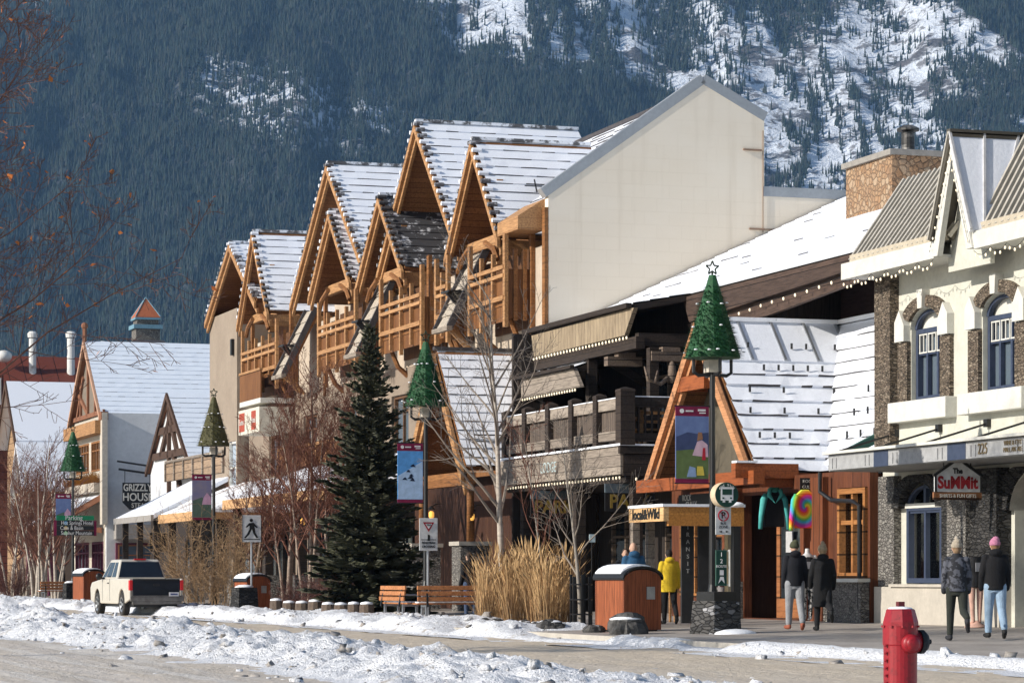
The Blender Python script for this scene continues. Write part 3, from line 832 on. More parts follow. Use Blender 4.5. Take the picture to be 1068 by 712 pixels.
seam_roof(shop, 'roof_slope', (26.82,58.2,7.98), (26.82,53.4,7.98), (28.05,52.8,9.85), (28.05,58.0,9.8), 20, SEAM, SEAM_LIT, .085, .09)
seam_roof(shop, 'roof_slope', (26.82,52.1,7.98), (26.82,44,7.98), (28.9,44,11.3), (28.9,52.6,11.3), 30, SEAM, SEAM_LIT, .085, .09)
mb = MB(); mb.box(28.05, 33, 52.6, 58.0, 9.6, 9.78); mb.box(28.9, 33, 44, 52.6, 11.1, 11.28); mb.each('flat_roof', SNOW, shop)
mb = MB(); mb.box(28.95, 33, 52.5, 52.6, 7.9, 11.1); mb.box(28.1, 33, 57.85, 57.98, 7.9, 9.6); mb.each('roof_side', SEAM, shop)
mb = MB(); mb.box(26.76, 26.84, 53.5, 58.2, 7.94, 8.12); mb.box(26.76, 26.84, 44, 52.0, 7.94, 8.12); mb.each('eave_board', plain('tan eave board', (.50,.44,.34)), shop)
gx = 26.55; ap = (52.82, 10.02)
gb = MB()
for e in (53.72, 51.92):
    sg = 1 if e > 52.8 else -1
    gb.slab([(gx, e, 7.60), (gx, e-sg*.26, 7.60), (gx, ap[0], 9.50), (gx, ap[0], ap[1])], (.12, 0, 0))
gb.each('bargeboard', TRIMW, shop)
gw_ = MB(); gw_.slab([(26.95, 53.75, 7.3), (26.95, 51.9, 7.3), (26.95, 51.9, 7.62), (26.95, ap[0], 9.85), (26.95, 53.75, 7.62)], (.1, 0, 0)); gw_.obj('gable_wall', SAGE, shop)
seam_roof(shop, 'dormer_roof', (26.5,51.88,7.95), (28.0,51.88,7.95), (30.4,ap[0],10.04), (26.5,ap[0],10.04), 5, SNOW_ROOF, plain('snowy seam', (.55,.55,.56)), .05, .05)
seam_roof(shop, 'dormer_roof', (26.5,53.76,7.95), (28.0,53.76,7.95), (30.4,ap[0],10.04), (26.5,ap[0],10.04), 5, SEAM, SEAM_LIT, .05, .05)
mb = MB(); mb.bar((26.48,ap[0],10.07), (30.4,ap[0],10.07), .16, .06); mb.obj('ridge_cap', SEAM, shop)

string_lights('light_string', [(26.58,58.2,7.56), (26.58,53.7,7.56)], 'string of warm bulbs under the white fascia left of the stone shop gable', 24, .14, .022, seg=.7)
string_lights('light_string', [(26.5,53.72,7.7), (26.5,ap[0],9.6), (26.5,51.98,7.7)], 'string of bulbs following the white gable boards of the stucco shop', 18, .02, .018, seg=2.2)
string_lights('light_string', [(26.58,51.9,7.54), (26.58,47,7.54)], 'string of warm bulbs under the white fascia right of the shop gable', 24, .12, .022, seg=.7)
# hanging shop sign
sg = thing('shop_sign', 'white gabled sign with red lettering hanging under the stone shop canopy', 'sign', (26.35, 52.15, 2.56))
b = MB(); b.slab([(-.50,0,.16), (.50,0,.16), (.50,0,.50), (0,0,.80), (-.50,0,.50)], (0,.05,0)); b.obj('sign_board', plain('sign white', (.66,.67,.67), fine=False), sg)
b = MB(); b.bar((-.54,-.01,.48), (0,-.01,.83), .08, .05, (0,0,1)); b.bar((0,-.01,.83), (.54,-.01,.48), .08, .05, (0,0,1)); b.box(-.51,-.47,-.015,.0,.16,.5); b.each('sign_frame', BLACK, sg)
b = MB(); b.box(-.53,.53,-.015,.06,.0,.15); b.obj('sign_plank', boards('sign plank', (.25,.11,.05), (.2,.09,.04), .5, 2), sg)
b = MB(); put_text(b, 'SuMMit', (0,-.008,.335), .34, FACE_E, .004, .85, .012); b.obj('lettering', plain('dark red', (.28,.015,.02), fine=False), sg)
b = MB(); put_text(b, 'The', (0,-.008,.575), .15, FACE_E, .004, .9, .006); b.obj('lettering', BLACK, sg)
b = MB(); put_text(b, 'SHIRTS & FUN GIFTS', (0,-.02,.075), .10, FACE_E, .003, .9); b.obj('lettering', TRIMW, sg)
b = MB(); b.tube([(-.3,.02,.62),(-.3,.02,.9)], .012, 5); b.tube([(.3,.02,.62),(.3,.02,.9)], .012, 5); b.each('hanger', BLACK, sg)

# ================================================================== B. A-frame shop with the snowy roof
B0 = (27.0, 65.0, 0.0)
af = bthing('gable_shop', 'small shop with a steep snow covered gable roof, olive gable and rust brown timber front', 'shop building', B0)
ap = (65.95, 7.28)
# right slope (faces the camera side): eave at s=62.5, ridge at s=65.95
rf = MB()
tile_roof(rf, (26.35,62.45,3.48), (30.05,62.45,3.48), (30.05,64.4,5.62), (26.35,64.4,5.62), 6, 14, .07, 3, .25)
tile_roof(rf, (26.35,64.4,5.62), (30.3,64.4,5.62), (30.3,65.0,6.27), (26.35,65.0,6.27), 2, 14, .07, 5, .4)
rf.obj('roof', [SNOW_ROOF, TILE, SOFFIT], af)
rf = MB()
tile_roof(rf, (30.3,69.4,3.5), (26.35,69.4,3.5), (26.35,ap[0],ap[1]), (30.3,ap[0],ap[1]), 11, 14, .07, 4, .2)
rf.obj('roof', [SNOW_ROOF, TILE, SOFFIT], af)
# smooth metal panels below the ridge
seam_roof(af, 'ridge_panel', (26.4,64.95,6.30), (29.9,64.95,6.30), (29.9,ap[0],7.36), (26.4,ap[0],7.36), 4, SNOW_ROOF, STEEL, .06, .05)
mb = MB(); mb.bar((26.3,ap[0],7.38), (30.4,ap[0],7.38), .22, .10); mb.obj('ridge_cap', snow('ridge snow', other=(.05,.12,.10), lo=.3, hi=.36), af)
# street-facing slope joining it in a valley
rf = MB()
tile_roof(rf, (28.2,58.08,3.62), (28.2,63.0,3.62), (30.05,66.0,7.3), (30.05,58.08,7.3), 11, 12, .07, 6, .28)
rf.obj('roof', [SNOW_ROOF, TILE, SOFFIT], af)
mb = MB(); mb.bar((30.05,58.7,7.38), (30.05,66,7.38), .2, .1); mb.obj('ridge_cap', snow('ridge snow'), af)
hk = MB()
for i, (row, n_) in enumerate(((1.55,7),(2.1,7),(2.7,8),(3.3,8),(.9,8))):
    for j in range(n_):
        f = j/n_+.06*(i % 2); tt = 26.7+3.1*f; zz = 3.48+row*.62*1.55; ss = 62.45+(zz-3.48)/1.098
        if rnd.random() < .25: continue
        hk.box(tt-.03, tt+.015, ss-.14, ss-.10, zz-.03, zz+.11)
for i in range(4):
    for j in range(5):
        zz = 4.3+i*.55; tt = 28.2+(zz-3.62)/1.99; ss = 59.0+j*.75+.2*(i % 2)
        hk.box(tt-.12, tt-.08, ss-.02, ss+.02, zz-.02, zz+.15)
hk.obj('snow_hook', BLACK, af)
mb = MB(); mb.bar((26.9,58.9,3.72),(28.6,58.9,4.55), .16, .2); mb.each('green_flashing', GREENT, af)
# second little green-trimmed roof behind
mb = MB(); mb.slab([(30.6,59.0,7.3),(34.5,59.0,7.3),(34.5,63.2,7.85),(30.6,63.2,7.85)], (0,0,-.1)); mb.obj('rear_roof', SNOW_ROOF, af)
mb = MB(); mb.bar((30.55,61.6,7.35),(30.55,63.25,7.85),.12,.12); mb.bar((30.62,63.3,7.9),(34.6,63.3,7.9),.10,.10); mb.each('green_flashing', GREENT, af)
# rake boards and gable wall
BARGE = boards('copper orange bargeboard', (.60,.30,.15), (.46,.21,.09), .6, 2, .55, .01)
gb = MB()
for e in (62.45, 69.45):
    sg_ = 1 if e > 66 else -1
    for t0, off in ((26.12, 0), (26.24, .2)):
        gb.slab([(t0, e-sg_*off, 3.46), (t0, e-sg_*(.30+off), 3.46), (t0, ap[0], ap[1]-.38-off), (t0, ap[0], ap[1]-off)], (.11, 0, 0))
gb.each('bargeboard', BARGE, af)
OLIVE = plain('olive stucco', (.115,.098,.07), (.095,.08,.057), 1.2, .9, 0, .3)
gw_ = MB(); gw_.slab([(26.95, 62.8, 3.3), (26.95, 69.1, 3.3), (26.95, ap[0], 6.95)], (.25, 0, 0)); gw_.obj('gable_wall', OLIVE, af)
bm_ = MB(); bm_.box(26.02, 26.30, 61.9, 69.7, 3.18, 3.50); bm_.box(26.14, 26.30, 65.3, 67.1, 5.62, 5.98); bm_.box(26.30, 26.92, 66.98, 67.12, 5.64, 5.98); bm_.box(26.30, 26.92, 65.26, 65.40, 5.64, 5.98)
bm_.each('tie_beam', boards('rust orange beam', (.34,.10,.03), (.26,.07,.02), .5, 2, .6, .01), af)
mb = MB(); mb.bar((25.7,62.35,3.5),(27.3,62.35,3.5),.26,.34); mb.obj('beam_end', boards('rust orange beam', (.34,.10,.03), (.26,.07,.02)), af)
mb = MB(); mb.box(25.72,26.25,62.2,62.5,3.68,3.73); mb.obj('snow_cap', SNOW, af)
mb = MB(); mb.lathe((26.94,64.6,4.85), [(.16,-.1),(.16,.0)], 14, axis='x'); mb.obj('round_vent', BLACK, af)
eb = MB(); eb.box(26.4,29.5,62.32,62.44,3.12,3.46); eb.obj('eave_beam', boards('rust orange beam', (.34,.10,.03), (.26,.07,.02)), af)
# shop front
mb = MB()
wall(mb, 27.2, 27.4, 58.08, 70.2, 0, 3.4, [(61.6,65.3,.02,3.0), (58.2,59.72,.98,3.02), (66.6,69.6,.5,2.7)])
mb.box(27.4,31,70.0,70.2,0,3.4); mb.each('wall', RUST, af)
mb = MB(); mb.box(27.05,27.2,60.3,61.0,0,3.3); mb.box(27.02,27.2,61.3,61.5,0,3.3); mb.box(27.02,27.2,65.4,66.3,.9,3.2); mb.each('upright_panel', boards('rust upright', (.19,.06,.024), (.14,.045,.018), .35, 1), af)
mb = MB(); mb.box(26.98,27.19,58.1,60.1,0,.90); mb.box(26.95,27.19,65.35,66.5,0,.9); mb.each('stone_dado', STONE_G, af)
mb = MB(); mb.box(26.90,27.22,58.08,60.15,.90,.98); mb.obj('sill', TRIMW, af)
window(af, 27.28, 58.22,59.70,.99,3.0, boards('honey window timber', (.38,.165,.05), (.3,.125,.04), .5, 2), SHOPGLASS, 2, [.62], .12, .14)
window(af, 27.28, 66.62,69.58,.52,2.68, boards('honey window timber', (.55,.24,.07), (.45,.18,.05), .5, 2), GLASS, 3, [.7], .08, .1)
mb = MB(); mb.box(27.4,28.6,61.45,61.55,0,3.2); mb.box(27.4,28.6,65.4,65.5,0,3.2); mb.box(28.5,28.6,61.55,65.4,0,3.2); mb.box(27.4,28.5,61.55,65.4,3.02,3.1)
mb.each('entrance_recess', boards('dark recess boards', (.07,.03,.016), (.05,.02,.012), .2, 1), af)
dr = MB(); wall(dr, 27.46,27.54,62.3,63.9,.02,2.75,[(62.5,63.7,.5,2.5)]); d_ = dr.obj('door', boards('lightened door timber', (.34,.135,.05), (.26,.10,.036), .5, 2), af)  # timber colour lightened to make up for shade in the doorway
g2 = MB(); g2.box(27.49,27.51,62.51,63.69,.51,2.49); g2.obj('pane', GLASS, d_)
h_ = MB(); h_.tube([(27.42,62.42,.9),(27.42,62.42,1.3)], .02, 6); h_.obj('handle', STEEL, d_)
for i, (a, z0, z1, c_) in enumerate(((62.6,1.5,2.0,(.5,.5,.5)),(62.6,.85,1.2,(.4,.42,.44)))):
    nb = MB(); nb.box(27.42,27.44,a+.25,a+.65,z0+.1,z1+.1); nb.obj('notice', plain('notice %d' % i, c_), af)
# display goods in the right window
rg = random.Random(9)
dg_ = MB(); dg_.box(27.5,28.6,58.2,59.7,1.0,1.04); dg_.obj('display_shelf', TRIMW, af)
dz = MB(); dz.box(28.2,28.25,58.1,59.8,.98,3.0); dz.obj('display_back', plain('shop back wall', (.20,.17,.14), (.10,.085,.07), 3), af)  # lighter backing added to brighten the dark window
for i in range(16):
    m_ = MB(); ss = 58.3+1.35*rg.random(); h = .08+.25*rg.random(); tt = 27.55+.5*rg.random(); r = .03+.05*rg.random()
    m_.lathe((tt,ss,1.04), [(r,0),(r*1.1,h*.4),(r*.5,h*.8),(r*.6,h)], 8)
    m_.obj('trinket', plain('trinket %d' % i, rg.choice([(.6,.55,.45),(.45,.1,.08),(.1,.25,.3),(.7,.7,.65),(.5,.35,.1)]), fine=False), af, smooth=True)
nb = MB(); nb.box(27.36,27.37,58.75,59.25,1.75,2.55); nb.obj('poster', plain('poster paper', (.62,.63,.62), (.3,.3,.32), 9), af)
nb = MB(); nb.slab([(27.35,58.82,2.45),(27.35,59.18,2.45),(27.35,59.0,2.1)], (-.005,0,0)); nb.obj('poster_mark', plain('dark red', (.28,.015,.02), fine=False), af)
dp = MB(); dp.tube([(26.9,60.1,3.4),(26.9,60.1,2.95),(27.0,59.7,2.75),(27.02,58.6,2.7),(27.02,58.25,2.6),(27.02,58.25,.3)], .05, 8); dp.obj('downpipe', BLACK, af)
gs = MB(); gs.box(27.0,27.15,66.9,69.2,2.75,3.12); gsb = gs.obj('sign_band', BLACK, af)
tx = MB(); put_text(tx, 'ROCK', (26.99,68.6,3.03), .22, FACE_N, .004); put_text(tx, 'GULLY', (26.99,68.3,2.84), .26, FACE_N, .004); tx.obj('lettering', TRIMW, gsb)
# hanging garments
def garment(name, label, loc, body, sleeve, kind):
    g = thing(name, label, 'garment', loc); g.scale = (1.0,1.0,1.2)
    t_ = MB(); t_.hexa([(-.26,-.04,-.02),(.26,-.04,-.02),(.26,.04,-.02),(-.26,.04,-.02),(-.22,-.05,.62),(.22,-.05,.62),(.22,.05,.62),(-.22,.05,.62)])
    t_.hexa([(-.22,-.05,.62),(.22,-.05,.62),(.22,.05,.62),(-.22,.05,.62),(-.09,-.03,.72),(.09,-.03,.72),(.09,.03,.72),(-.09,.03,.72)])
    t_.obj('torso', body, g, bevel=.015)
    for s_ in (-1, 1):
        a = MB(); a.tube([(s_*.2,0,.6),(s_*.27,-.01,.5),(s_*.33,-.01,.2),(s_*.36,-.02,-.06)], [.075,.085,.065,.05], 8); a.obj('sleeve', sleeve, g, smooth=True)
    return g
TEAL = plain('teal jersey', (.08,.42,.40), fine=False)
g = garment('hoodie', 'black hoodie with turquoise sleeves and hood hanging over the shop doorway', (26.9,62.75,2.22), plain('black jersey', (.016,.016,.018), fine=False), TEAL, 0)
h = MB(); h.tube([(-.13,-.07,.72),(-.16,-.08,.6),(0,-.08,.44),(.16,-.08,.6),(.13,-.07,.72)], [.06,.055,.03,.055,.06], 8); h.ball((0,.0,.72), (.14,.07,.09), 10, 6); h.obj('hood', TEAL, g, smooth=True)
h = MB(); h.ball((0,-.02,.84), (.055,.05,.07)); h.tube([(0,0,.9),(0,0,1.05)], .01, 5); h.obj('hanger', TRIMW, g, smooth=True)
k = N('spiral tie dye'); c_ = k.sep(k.coord()); 
rr_ = k.math('SQRT', k.math('ADD', k.math('POWER', c_[0], 2), k.math('POWER', k.math('SUBTRACT', c_[2], .38), 2)))
an_ = k.math('ARCTAN2', k.math('SUBTRACT', c_[2], .38), c_[0])
f_ = k.math('FRACT', k.math('ADD', k.math('ADD', k.math('MULTIPLY', rr_, 3.2), k.math('DIVIDE', an_, 2*pi)), 1.0))
rp = k.new('ShaderNodeValToRGB'); e = rp.color_ramp.elements
cl = [(.8,.02,.05),(.85,.25,.02),(.85,.75,.05),(.1,.5,.08),(.03,.35,.6),(.35,.05,.4),(.75,.05,.25)]
while len(e) < len(cl): e.new(.5)
for i, q in enumerate(cl): e[i].position = i/(len(cl)-1); e[i].color = (*q, 1)
k.link(f_, rp.inputs[0]); k.base(rp.outputs[0]).rough(.9)
TIE = k.m
g = garment('tie_dye_shirt', 'long sleeved rainbow spiral tie dye shirt hanging beside the hoodie', (26.9,60.95,2.16), TIE, TIE, 1)
h = MB(); h.tube([(0,0,.70),(0,0,.95)], .01, 5); h.obj('hanger', BLACK, g)
dsg = thing('hanging_sign', 'small black hanging sign with white lettering above the tie dye shirt', 'sign', (27.05,61.1,3.0))
b = MB(); b.box(-.2,.2,0,.03,.0,.3); b.obj('sign_board', BLACK, dsg); b = MB(); put_text(b, 'ROCK', (0,-.005,.22), .1); put_text(b, 'GULLY', (0,-.005,.09), .1); b.obj('lettering', TRIMW, dsg)
# ================================================================== C. dark timber lodge with the balcony
C0 = (28.0, 75.0, 0.0)
lod = bthing('timber_lodge', 'dark timber restaurant building with a deep fascia, snowy low roof and a balcony', 'restaurant building', C0)
# walls
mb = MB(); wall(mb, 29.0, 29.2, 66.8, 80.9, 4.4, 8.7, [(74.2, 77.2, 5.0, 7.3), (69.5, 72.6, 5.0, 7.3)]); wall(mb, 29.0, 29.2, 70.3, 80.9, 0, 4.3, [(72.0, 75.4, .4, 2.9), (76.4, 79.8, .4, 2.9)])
mb.box(29.2, 40, 66.8, 67.0, 3.0, 8.6); mb.box(29.2, 40, 80.7, 80.9, 0, 8.6); mb.box(29.2,29.3,66.9,80.7,4.3,4.4); mb.box(26.3,28.95,80.82,80.97,0,8.2)  # dark side panel added, standing for the shade below the balcony
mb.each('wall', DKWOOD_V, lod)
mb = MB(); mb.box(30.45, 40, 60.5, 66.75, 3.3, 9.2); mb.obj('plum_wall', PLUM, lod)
for a, b, z0, z1 in ((74.2, 77.2, 5.0, 7.3), (69.5, 72.6, 5.0, 7.3), (72.0, 75.4, .4, 2.9), (76.4, 79.8, .4, 2.9)):
    window(lod, 29.1, a+.02, b-.02, z0+.02, z1-.02, boards('taupe window timber', (.16,.12,.09), (.12,.09,.07), .4, 2), GLASS, 3, [.72], .09, .1)
# roof
rf = MB()
tile_roof(rf, (28.4,80.9,8.62), (28.4,61.0,8.62), (37.2,61.0,12.75), (37.2,80.9,12.75), 20, 30, .03, 12, .93)
tile_roof(rf, (26.75,80.6,8.30), (26.75,71.9,8.30), (28.4,71.9,8.62), (28.4,80.9,8.62), 3, 12, .03, 13, .9)
rf.obj('roof', [SNOW_ROOF, TILE, DKWOOD], lod)
rf = MB(); tile_roof(rf, (45,61,9), (45,80.9,9), (37.2,80.9,12.75), (37.2,61,12.75), 6, 6, .04, 14, .5); rf.obj('roof', [SNOW_ROOF, TILE, DKWOOD], lod)
fb = MB(); fb.slab([(28.28,72.2,8.52),(28.28,60.6,8.54),(28.28,60.6,8.22),(28.28,71.7,7.82)], (.14,0,0)); fb.slab([(28.45,72.3,7.82),(28.45,61.0,8.21),(28.45,61.0,7.94),(28.45,71.6,7.28)], (.12,0,0))
fb.each('fascia_board', boards('dark brown fascia', (.085,.055,.042), (.06,.04,.032), .42, 2, .8, .05), lod)
tf = MB(); tf.slab([(26.66,80.2,8.10),(26.66,71.6,8.16),(26.66,72.3,7.48),(26.66,80.0,7.46)], (.12,0,0)); tf.obj('shingle_fascia', TANSH, lod)
gt = MB(); gt.box(26.52,26.68,71.8,80.7,8.17,8.30); gt.obj('gutter', DKWOOD, lod)
br = MB()
for s_ in (80.1, 76.2, 72.0): br.bar((26.9,s_,7.35),(29,s_,7.35),.28,.34); br.bar((28.9,s_,6.4),(27.3,s_,7.25),.2,.2)
br.box(26.8,27.05,71.8,80.4,7.1,7.42)
br.obj('roof_beam', DKWOOD, lod)
lo = MB(); tile_roof(lo, (26.5,80.7,6.86), (26.5,75.9,6.86), (28.2,75.9,7.55), (28.2,80.7,7.55), 3, 8, .03, 15, .8); lo.obj('lower_roof', [SNOW_ROOF, TILE, DKWOOD], lod)
lf = MB(); lf.slab([(26.42,80.6,6.84),(26.42,75.8,6.84),(26.42,75.2,6.28),(26.42,80.4,6.28)], (.12,0,0)); lf.obj('shingle_fascia', GREYWOOD, lod)
lg = MB(); lg.box(26.30,26.42,75.7,80.8,6.82,6.92); lg.tube([(26.36,80.5,6.8),(26.36,80.5,6.4),(26.9,80.5,6.2),(28.9,80.6,6.0)], .05, 6); lg.obj('gutter', DKWOOD, lod)
# timber posts and beams above the balcony, carved antler brackets
ps = MB()
for tt, ss in ((27.0,79.9),(27.0,75.9),(27.2,71.6),(28.6,67.3)): ps.box(tt-.13,tt+.13,ss-.13,ss+.13,4.5,7.1)
ps.each('post', DKWOOD, lod)
cr = MB()
for tt, ss in ((27.6,71.55),(27.1,73.6)):
    cr.box(tt-.5,tt+.5,ss-.15,ss+.15,6.75,7.0); cr.box(tt-.2,tt+.3,ss-.17,ss+.17,7.0,7.12)
cr.each('carved_bracket', boards('carved bracket wood', (.20,.15,.11), (.14,.10,.08), .3, 2), lod)
an = MB()
for k_ in (-1,1):
    an.tube([(27.5,71.0,6.35),(27.5+.35*k_,70.9,6.1),(27.5+.7*k_,70.9,6.2),(27.5+.8*k_,70.9,6.55)], [.07,.06,.05,.02], 6)
    an.tube([(27.5+.5*k_,70.9,6.12),(27.5+.45*k_,70.85,6.45)], [.045,.015], 6)
an.ball((27.5,70.95,6.42),(.12,.12,.3),8,6)
an.obj('carved_antlers', boards('carved bracket wood', (.20,.15,.11), (.14,.10,.08)), lod, smooth=True)
# balcony
bal = MB(); bal.box(26.02,29.0,70.62,80.8,4.28,4.46); bo = bal.obj('balcony', DKWOOD, lod)
mb = MB(); mb.box(25.9,26.02,70.55,80.8,3.70,4.42); mb.obj('carved_fascia', GREYWOOD, bo)
mb = MB(); mb.box(25.96,29.0,70.50,70.62,3.66,4.22); mb.box(25.86,29.0,70.46,70.62,4.24,4.44); mb.obj('end_fascia', DKWOOD, bo)
mb = MB(); mb.box(25.84,26.3,70.44,80.7,4.445,4.50); mb.box(26.3,28.9,70.44,70.7,4.445,4.49); mb.obj('snow_cap', SNOW, bo)
mb = MB(); put_text(mb, 'LODGE', (25.895,76.4,4.07), .42, FACE_N, .006); mb.obj('carved_lettering', plain('pale blue grey paint', (.42,.50,.50), fine=False), bo)
for ss, hh_ in ((70.62,5.86),(72.6,5.8),(74.6,5.8),(76.6,5.8),(78.7,5.8),(80.6,5.8)):
    p_ = MB(); w_ = .15 if ss > 71 else .2
    p_.box(26.06-w_,26.06+w_,ss-w_,ss+w_,4.46,hh_); p_.lathe((26.06,ss,hh_), [(w_*1.5,0),(w_*1.4,.06),(w_*.2,.12)], 4, ph=pi/4)
    p_.obj('railing_post', DKWOOD, bo)
rl = MB(); rl.box(25.97,26.15,70.8,80.5,5.42,5.70); rl.box(25.97,26.15,70.8,80.5,4.62,4.86); rl.each('rail', GREYWOOD, bo)
rl = MB(); rl.box(26.2,29.0,70.54,70.70,5.46,5.72); rl.box(26.2,29.0,70.54,70.70,4.56,4.78); rl.each('rail', DKWOOD, bo)
ib = MB(); ib.box(26.07,26.11,70.85,80.5,4.87,5.41); ib.obj('railing_boards', boards('grey brown railing boards', (.16,.125,.10), (.09,.07,.058), .17, 1, .85, .12), bo)
bs_ = MB()
for i in range(14): bs_.box(26.4+i*.19,26.45+i*.19,70.59,70.64,4.78,5.46)
bs_.obj('baluster', DKWOOD, bo)
sc_ = MB(); sc_.box(25.95,26.17,71.0,80.4,5.705,5.73); sc_.box(26.3,28.9,70.53,70.71,5.722,5.75); sc_.each('snow_cap', SNOW, bo)
# patio tables on the balcony
tb = thing('patio_table', 'honey coloured wooden table standing behind the dark balcony balusters', 'table', (27.6,72.4,4.46))
m_ = MB(); m_.box(-.9,.9,-.45,.45,.76,.82); m_.obj('tabletop', WOOD_L, tb)
for a in (-.8,.8):
    for b in (-.38,.38):
        m_ = MB(); m_.box(a-.05,a+.05,b-.05,b+.05,0,.76); m_.obj('leg', WOOD_L, tb)
ch = thing('patio_bench', 'slatted wooden bench with back behind the balcony balusters', 'bench', (27.4,71.2,4.46))
m_ = MB(); m_.box(-.8,.8,-.2,.2,.42,.47); m_.obj('seat', WOOD_L, ch)
m_ = MB(); m_.box(-.8,.8,-.24,-.2,.6,.68); m_.box(-.8,.8,-.24,-.2,.84,.92); m_.each('back_slat', WOOD_L, ch)
for a in (-.75,.75):
    m_ = MB(); m_.box(a-.04,a+.04,-.24,-.17,0,.95); m_.obj('leg', WOOD_L, ch)
    m_ = MB(); m_.box(a-.04,a+.04,.13,.2,0,.42); m_.obj('leg', WOOD_L, ch)
string_lights('light_string', [(25.94,80.6,3.66),(25.94,70.6,3.66)], 'string of small bulbs under the carved balcony fascia', 40, .0, .026, seg=4)
string_lights('light_string', [(26.62,80.0,7.44),(26.62,71.9,7.44)], 'string of bulbs under the tan shingle fascia of the lodge', 30, .0, .028, seg=4)
string_lights('light_string', [(28.3,71.5,7.70),(28.3,61.5,8.1)], 'sparse string of bulbs under the dark lodge fascia', 14, .03, .028, seg=4)
string_lights('light_string', [(26.38,80.3,6.26),(26.38,75.4,6.26)], 'string of bulbs under the small lower roof left of the balcony', 22, .0, .026, seg=4)
string_lights('light_string', [(26.0,70.44,3.62),(29.0,70.44,3.62)], 'string of bulbs under the dark end of the balcony', 5, .0, .03, seg=4)
# ground floor: posts, name boards
gp = MB()
for tt, ss in ((26.5,71.0),(26.5,75.5),(26.5,80.2)): gp.box(tt-.14,tt+.14,ss-.14,ss+.14,0,3.7)
gp.each('post', DKWOOD, lod)
fl = MB(); fl.box(26.1,29.0,70.7,80.8,3.5,3.64); fl.obj('soffit', DKWOOD_V, lod)
YEL = plain('gold letters', (.24,.17,.03), (.2,.13,.03), fine=False)
for nm, lab, ss, uu in (('restaurant_sign','hanging sign with gold PARK letters under the near balcony end',71.2,0),('restaurant_sign','second gold PARK sign farther under the balcony behind bare branches',77.4,0)):
    g = thing(nm, lab, 'sign', (26.15, ss, 2.75), 0, 'gold lettered restaurant signs')
    b = MB(); b.box(-.45,.95,-.03,.03,.48,.72); b.obj('sign_board', plain('slate blue board', (.10,.13,.15), (.08,.1,.12)), g)
    b = MB(); b.box(-.45,.95,-.02,.02,.0,.46); b.obj('dark_board', BLACK, g)
    b = MB(); put_text(b, 'PARK', (.25,-.025,.24), .50, FACE_E, .008, .95, .012); b.obj('lettering', YEL, g)
    b = MB(); put_text(b, 'DISTILLERY', (.25,-.036,.6), .14, FACE_E, .004, 1.1); b.obj('small_lettering', plain('dull letters', (.2,.22,.22)), g)
    b = MB(); b.tube([(-.3,0,.72),(-.3,0,.92)], .015, 5); b.tube([(.8,0,.72),(.8,0,.92)], .015, 5); b.each('hanger', BLACK, g)
# field-stone chimney on the lodge roof
chm = MB(); chm.box(33.0,36.2,69.1,72.0,9.9,12.15); cho = chm.obj('chimney', STONE_C, lod)
c2 = MB(); c2.box(32.9,36.3,69.0,72.1,12.152,12.30); c2.obj('chimney_cap', plain('grey coping', (.30,.28,.25)), cho)
c2 = MB(); c2.lathe((33.9,70.0,12.30), [(.18,0),(.18,.62),(.16,.63)], 14); c2.lathe((33.9,70.0,12.95), [(.30,0),(.30,.06),(.16,.14),(.02,.17)], 14); c2.tube([(33.9,70,12.85),(33.9,70,12.97)], .05, 6)
c2.obj('flue_pipe', plain('sooty flue', (.30,.29,.28), (.03,.03,.03), 1.6, .5, .4, .1, stretch=(.4,.4,1.2), lo=.4, hi=.5), cho, smooth=False)

# ================================================================== D. gabled hotel
D0 = (27.5, 100.0, 0.0)
hot = bthing('gabled_hotel', 'long cream hotel with a row of steep timber gables and snow striped tile roofs', 'hotel building', D0)
TF = 27.5
mb = MB()
bays = [(82.5,89.7),(93.5,100.5),(101.0,107.6),(113.3,120.2)]
ops = []
for a, b in bays: ops += [(a+.5, a+2.4, 9.0, 10.8), (b-2.4, b-.5, 9.0, 10.8)]
for a in (84,90,96,103,109,115): ops += [(a, a+2.2, 5.2, 7.4)]
wall(mb, TF, TF+.3, 81.3, 121.0, 0, 10.95, ops); mb.box(29.5,29.7,83.4,121,11,13.6)
mb.each('wall', STUCCO, hot)
for o_ in ops: window(hot, TF+.12, o_[0]+.02, o_[1]-.02, o_[2]+.02, o_[3]-.02, plain('brown window frame', (.14,.07,.035)), GLASS_B, 2, [.75], .09, .1)
# end wall with raked parapet
ew = MB(); ew.slab([(27.45,81.0,0),(27.45,81.0,12.45),(32.4,81.0,16.0),(34.4,81.0,14.95),(34.4,81.0,12.7),(44,81.0,12.7),(44,81.0,0)], (0,.3,0)); ew.obj('end_wall', BLOCK, hot)
COPE = plain('grey zinc coping', (.40,.42,.44), (.34,.36,.38), 1.5, .5, .4, .08)
for p_, q_ in (((27.3,12.42),(32.4,16.08)),((32.4,16.08),(34.45,15.03)),((34.35,12.76),(44.0,12.76))):
    cp_ = MB(); cp_.bar((p_[0],81.16,p_[1]),(q_[0],81.16,q_[1]),.36,.30); cp_.obj('coping', COPE, hot)
cb = MB(); cb.box(27.34,27.47,81.0,81.25,7.2,12.0); cb.obj('corner_board', WOOD_M, hot)
cb = MB(); cb.bar((33.7,80.97,14.0),(34.3,80.97,14.0),.06,.05); cb.bar((33.9,80.97,11.6),(34.4,80.97,11.6),.06,.05); cb.tube([(34.35,80.97,11.5),(34.35,80.97,14.6)], .015, 5); cb.bar((34.4,80.97,11.6),(36.5,80.97,11.62),.03,.03); cb.obj('wall_conduit', plain('rusty conduit', (.3,.2,.14)), hot)
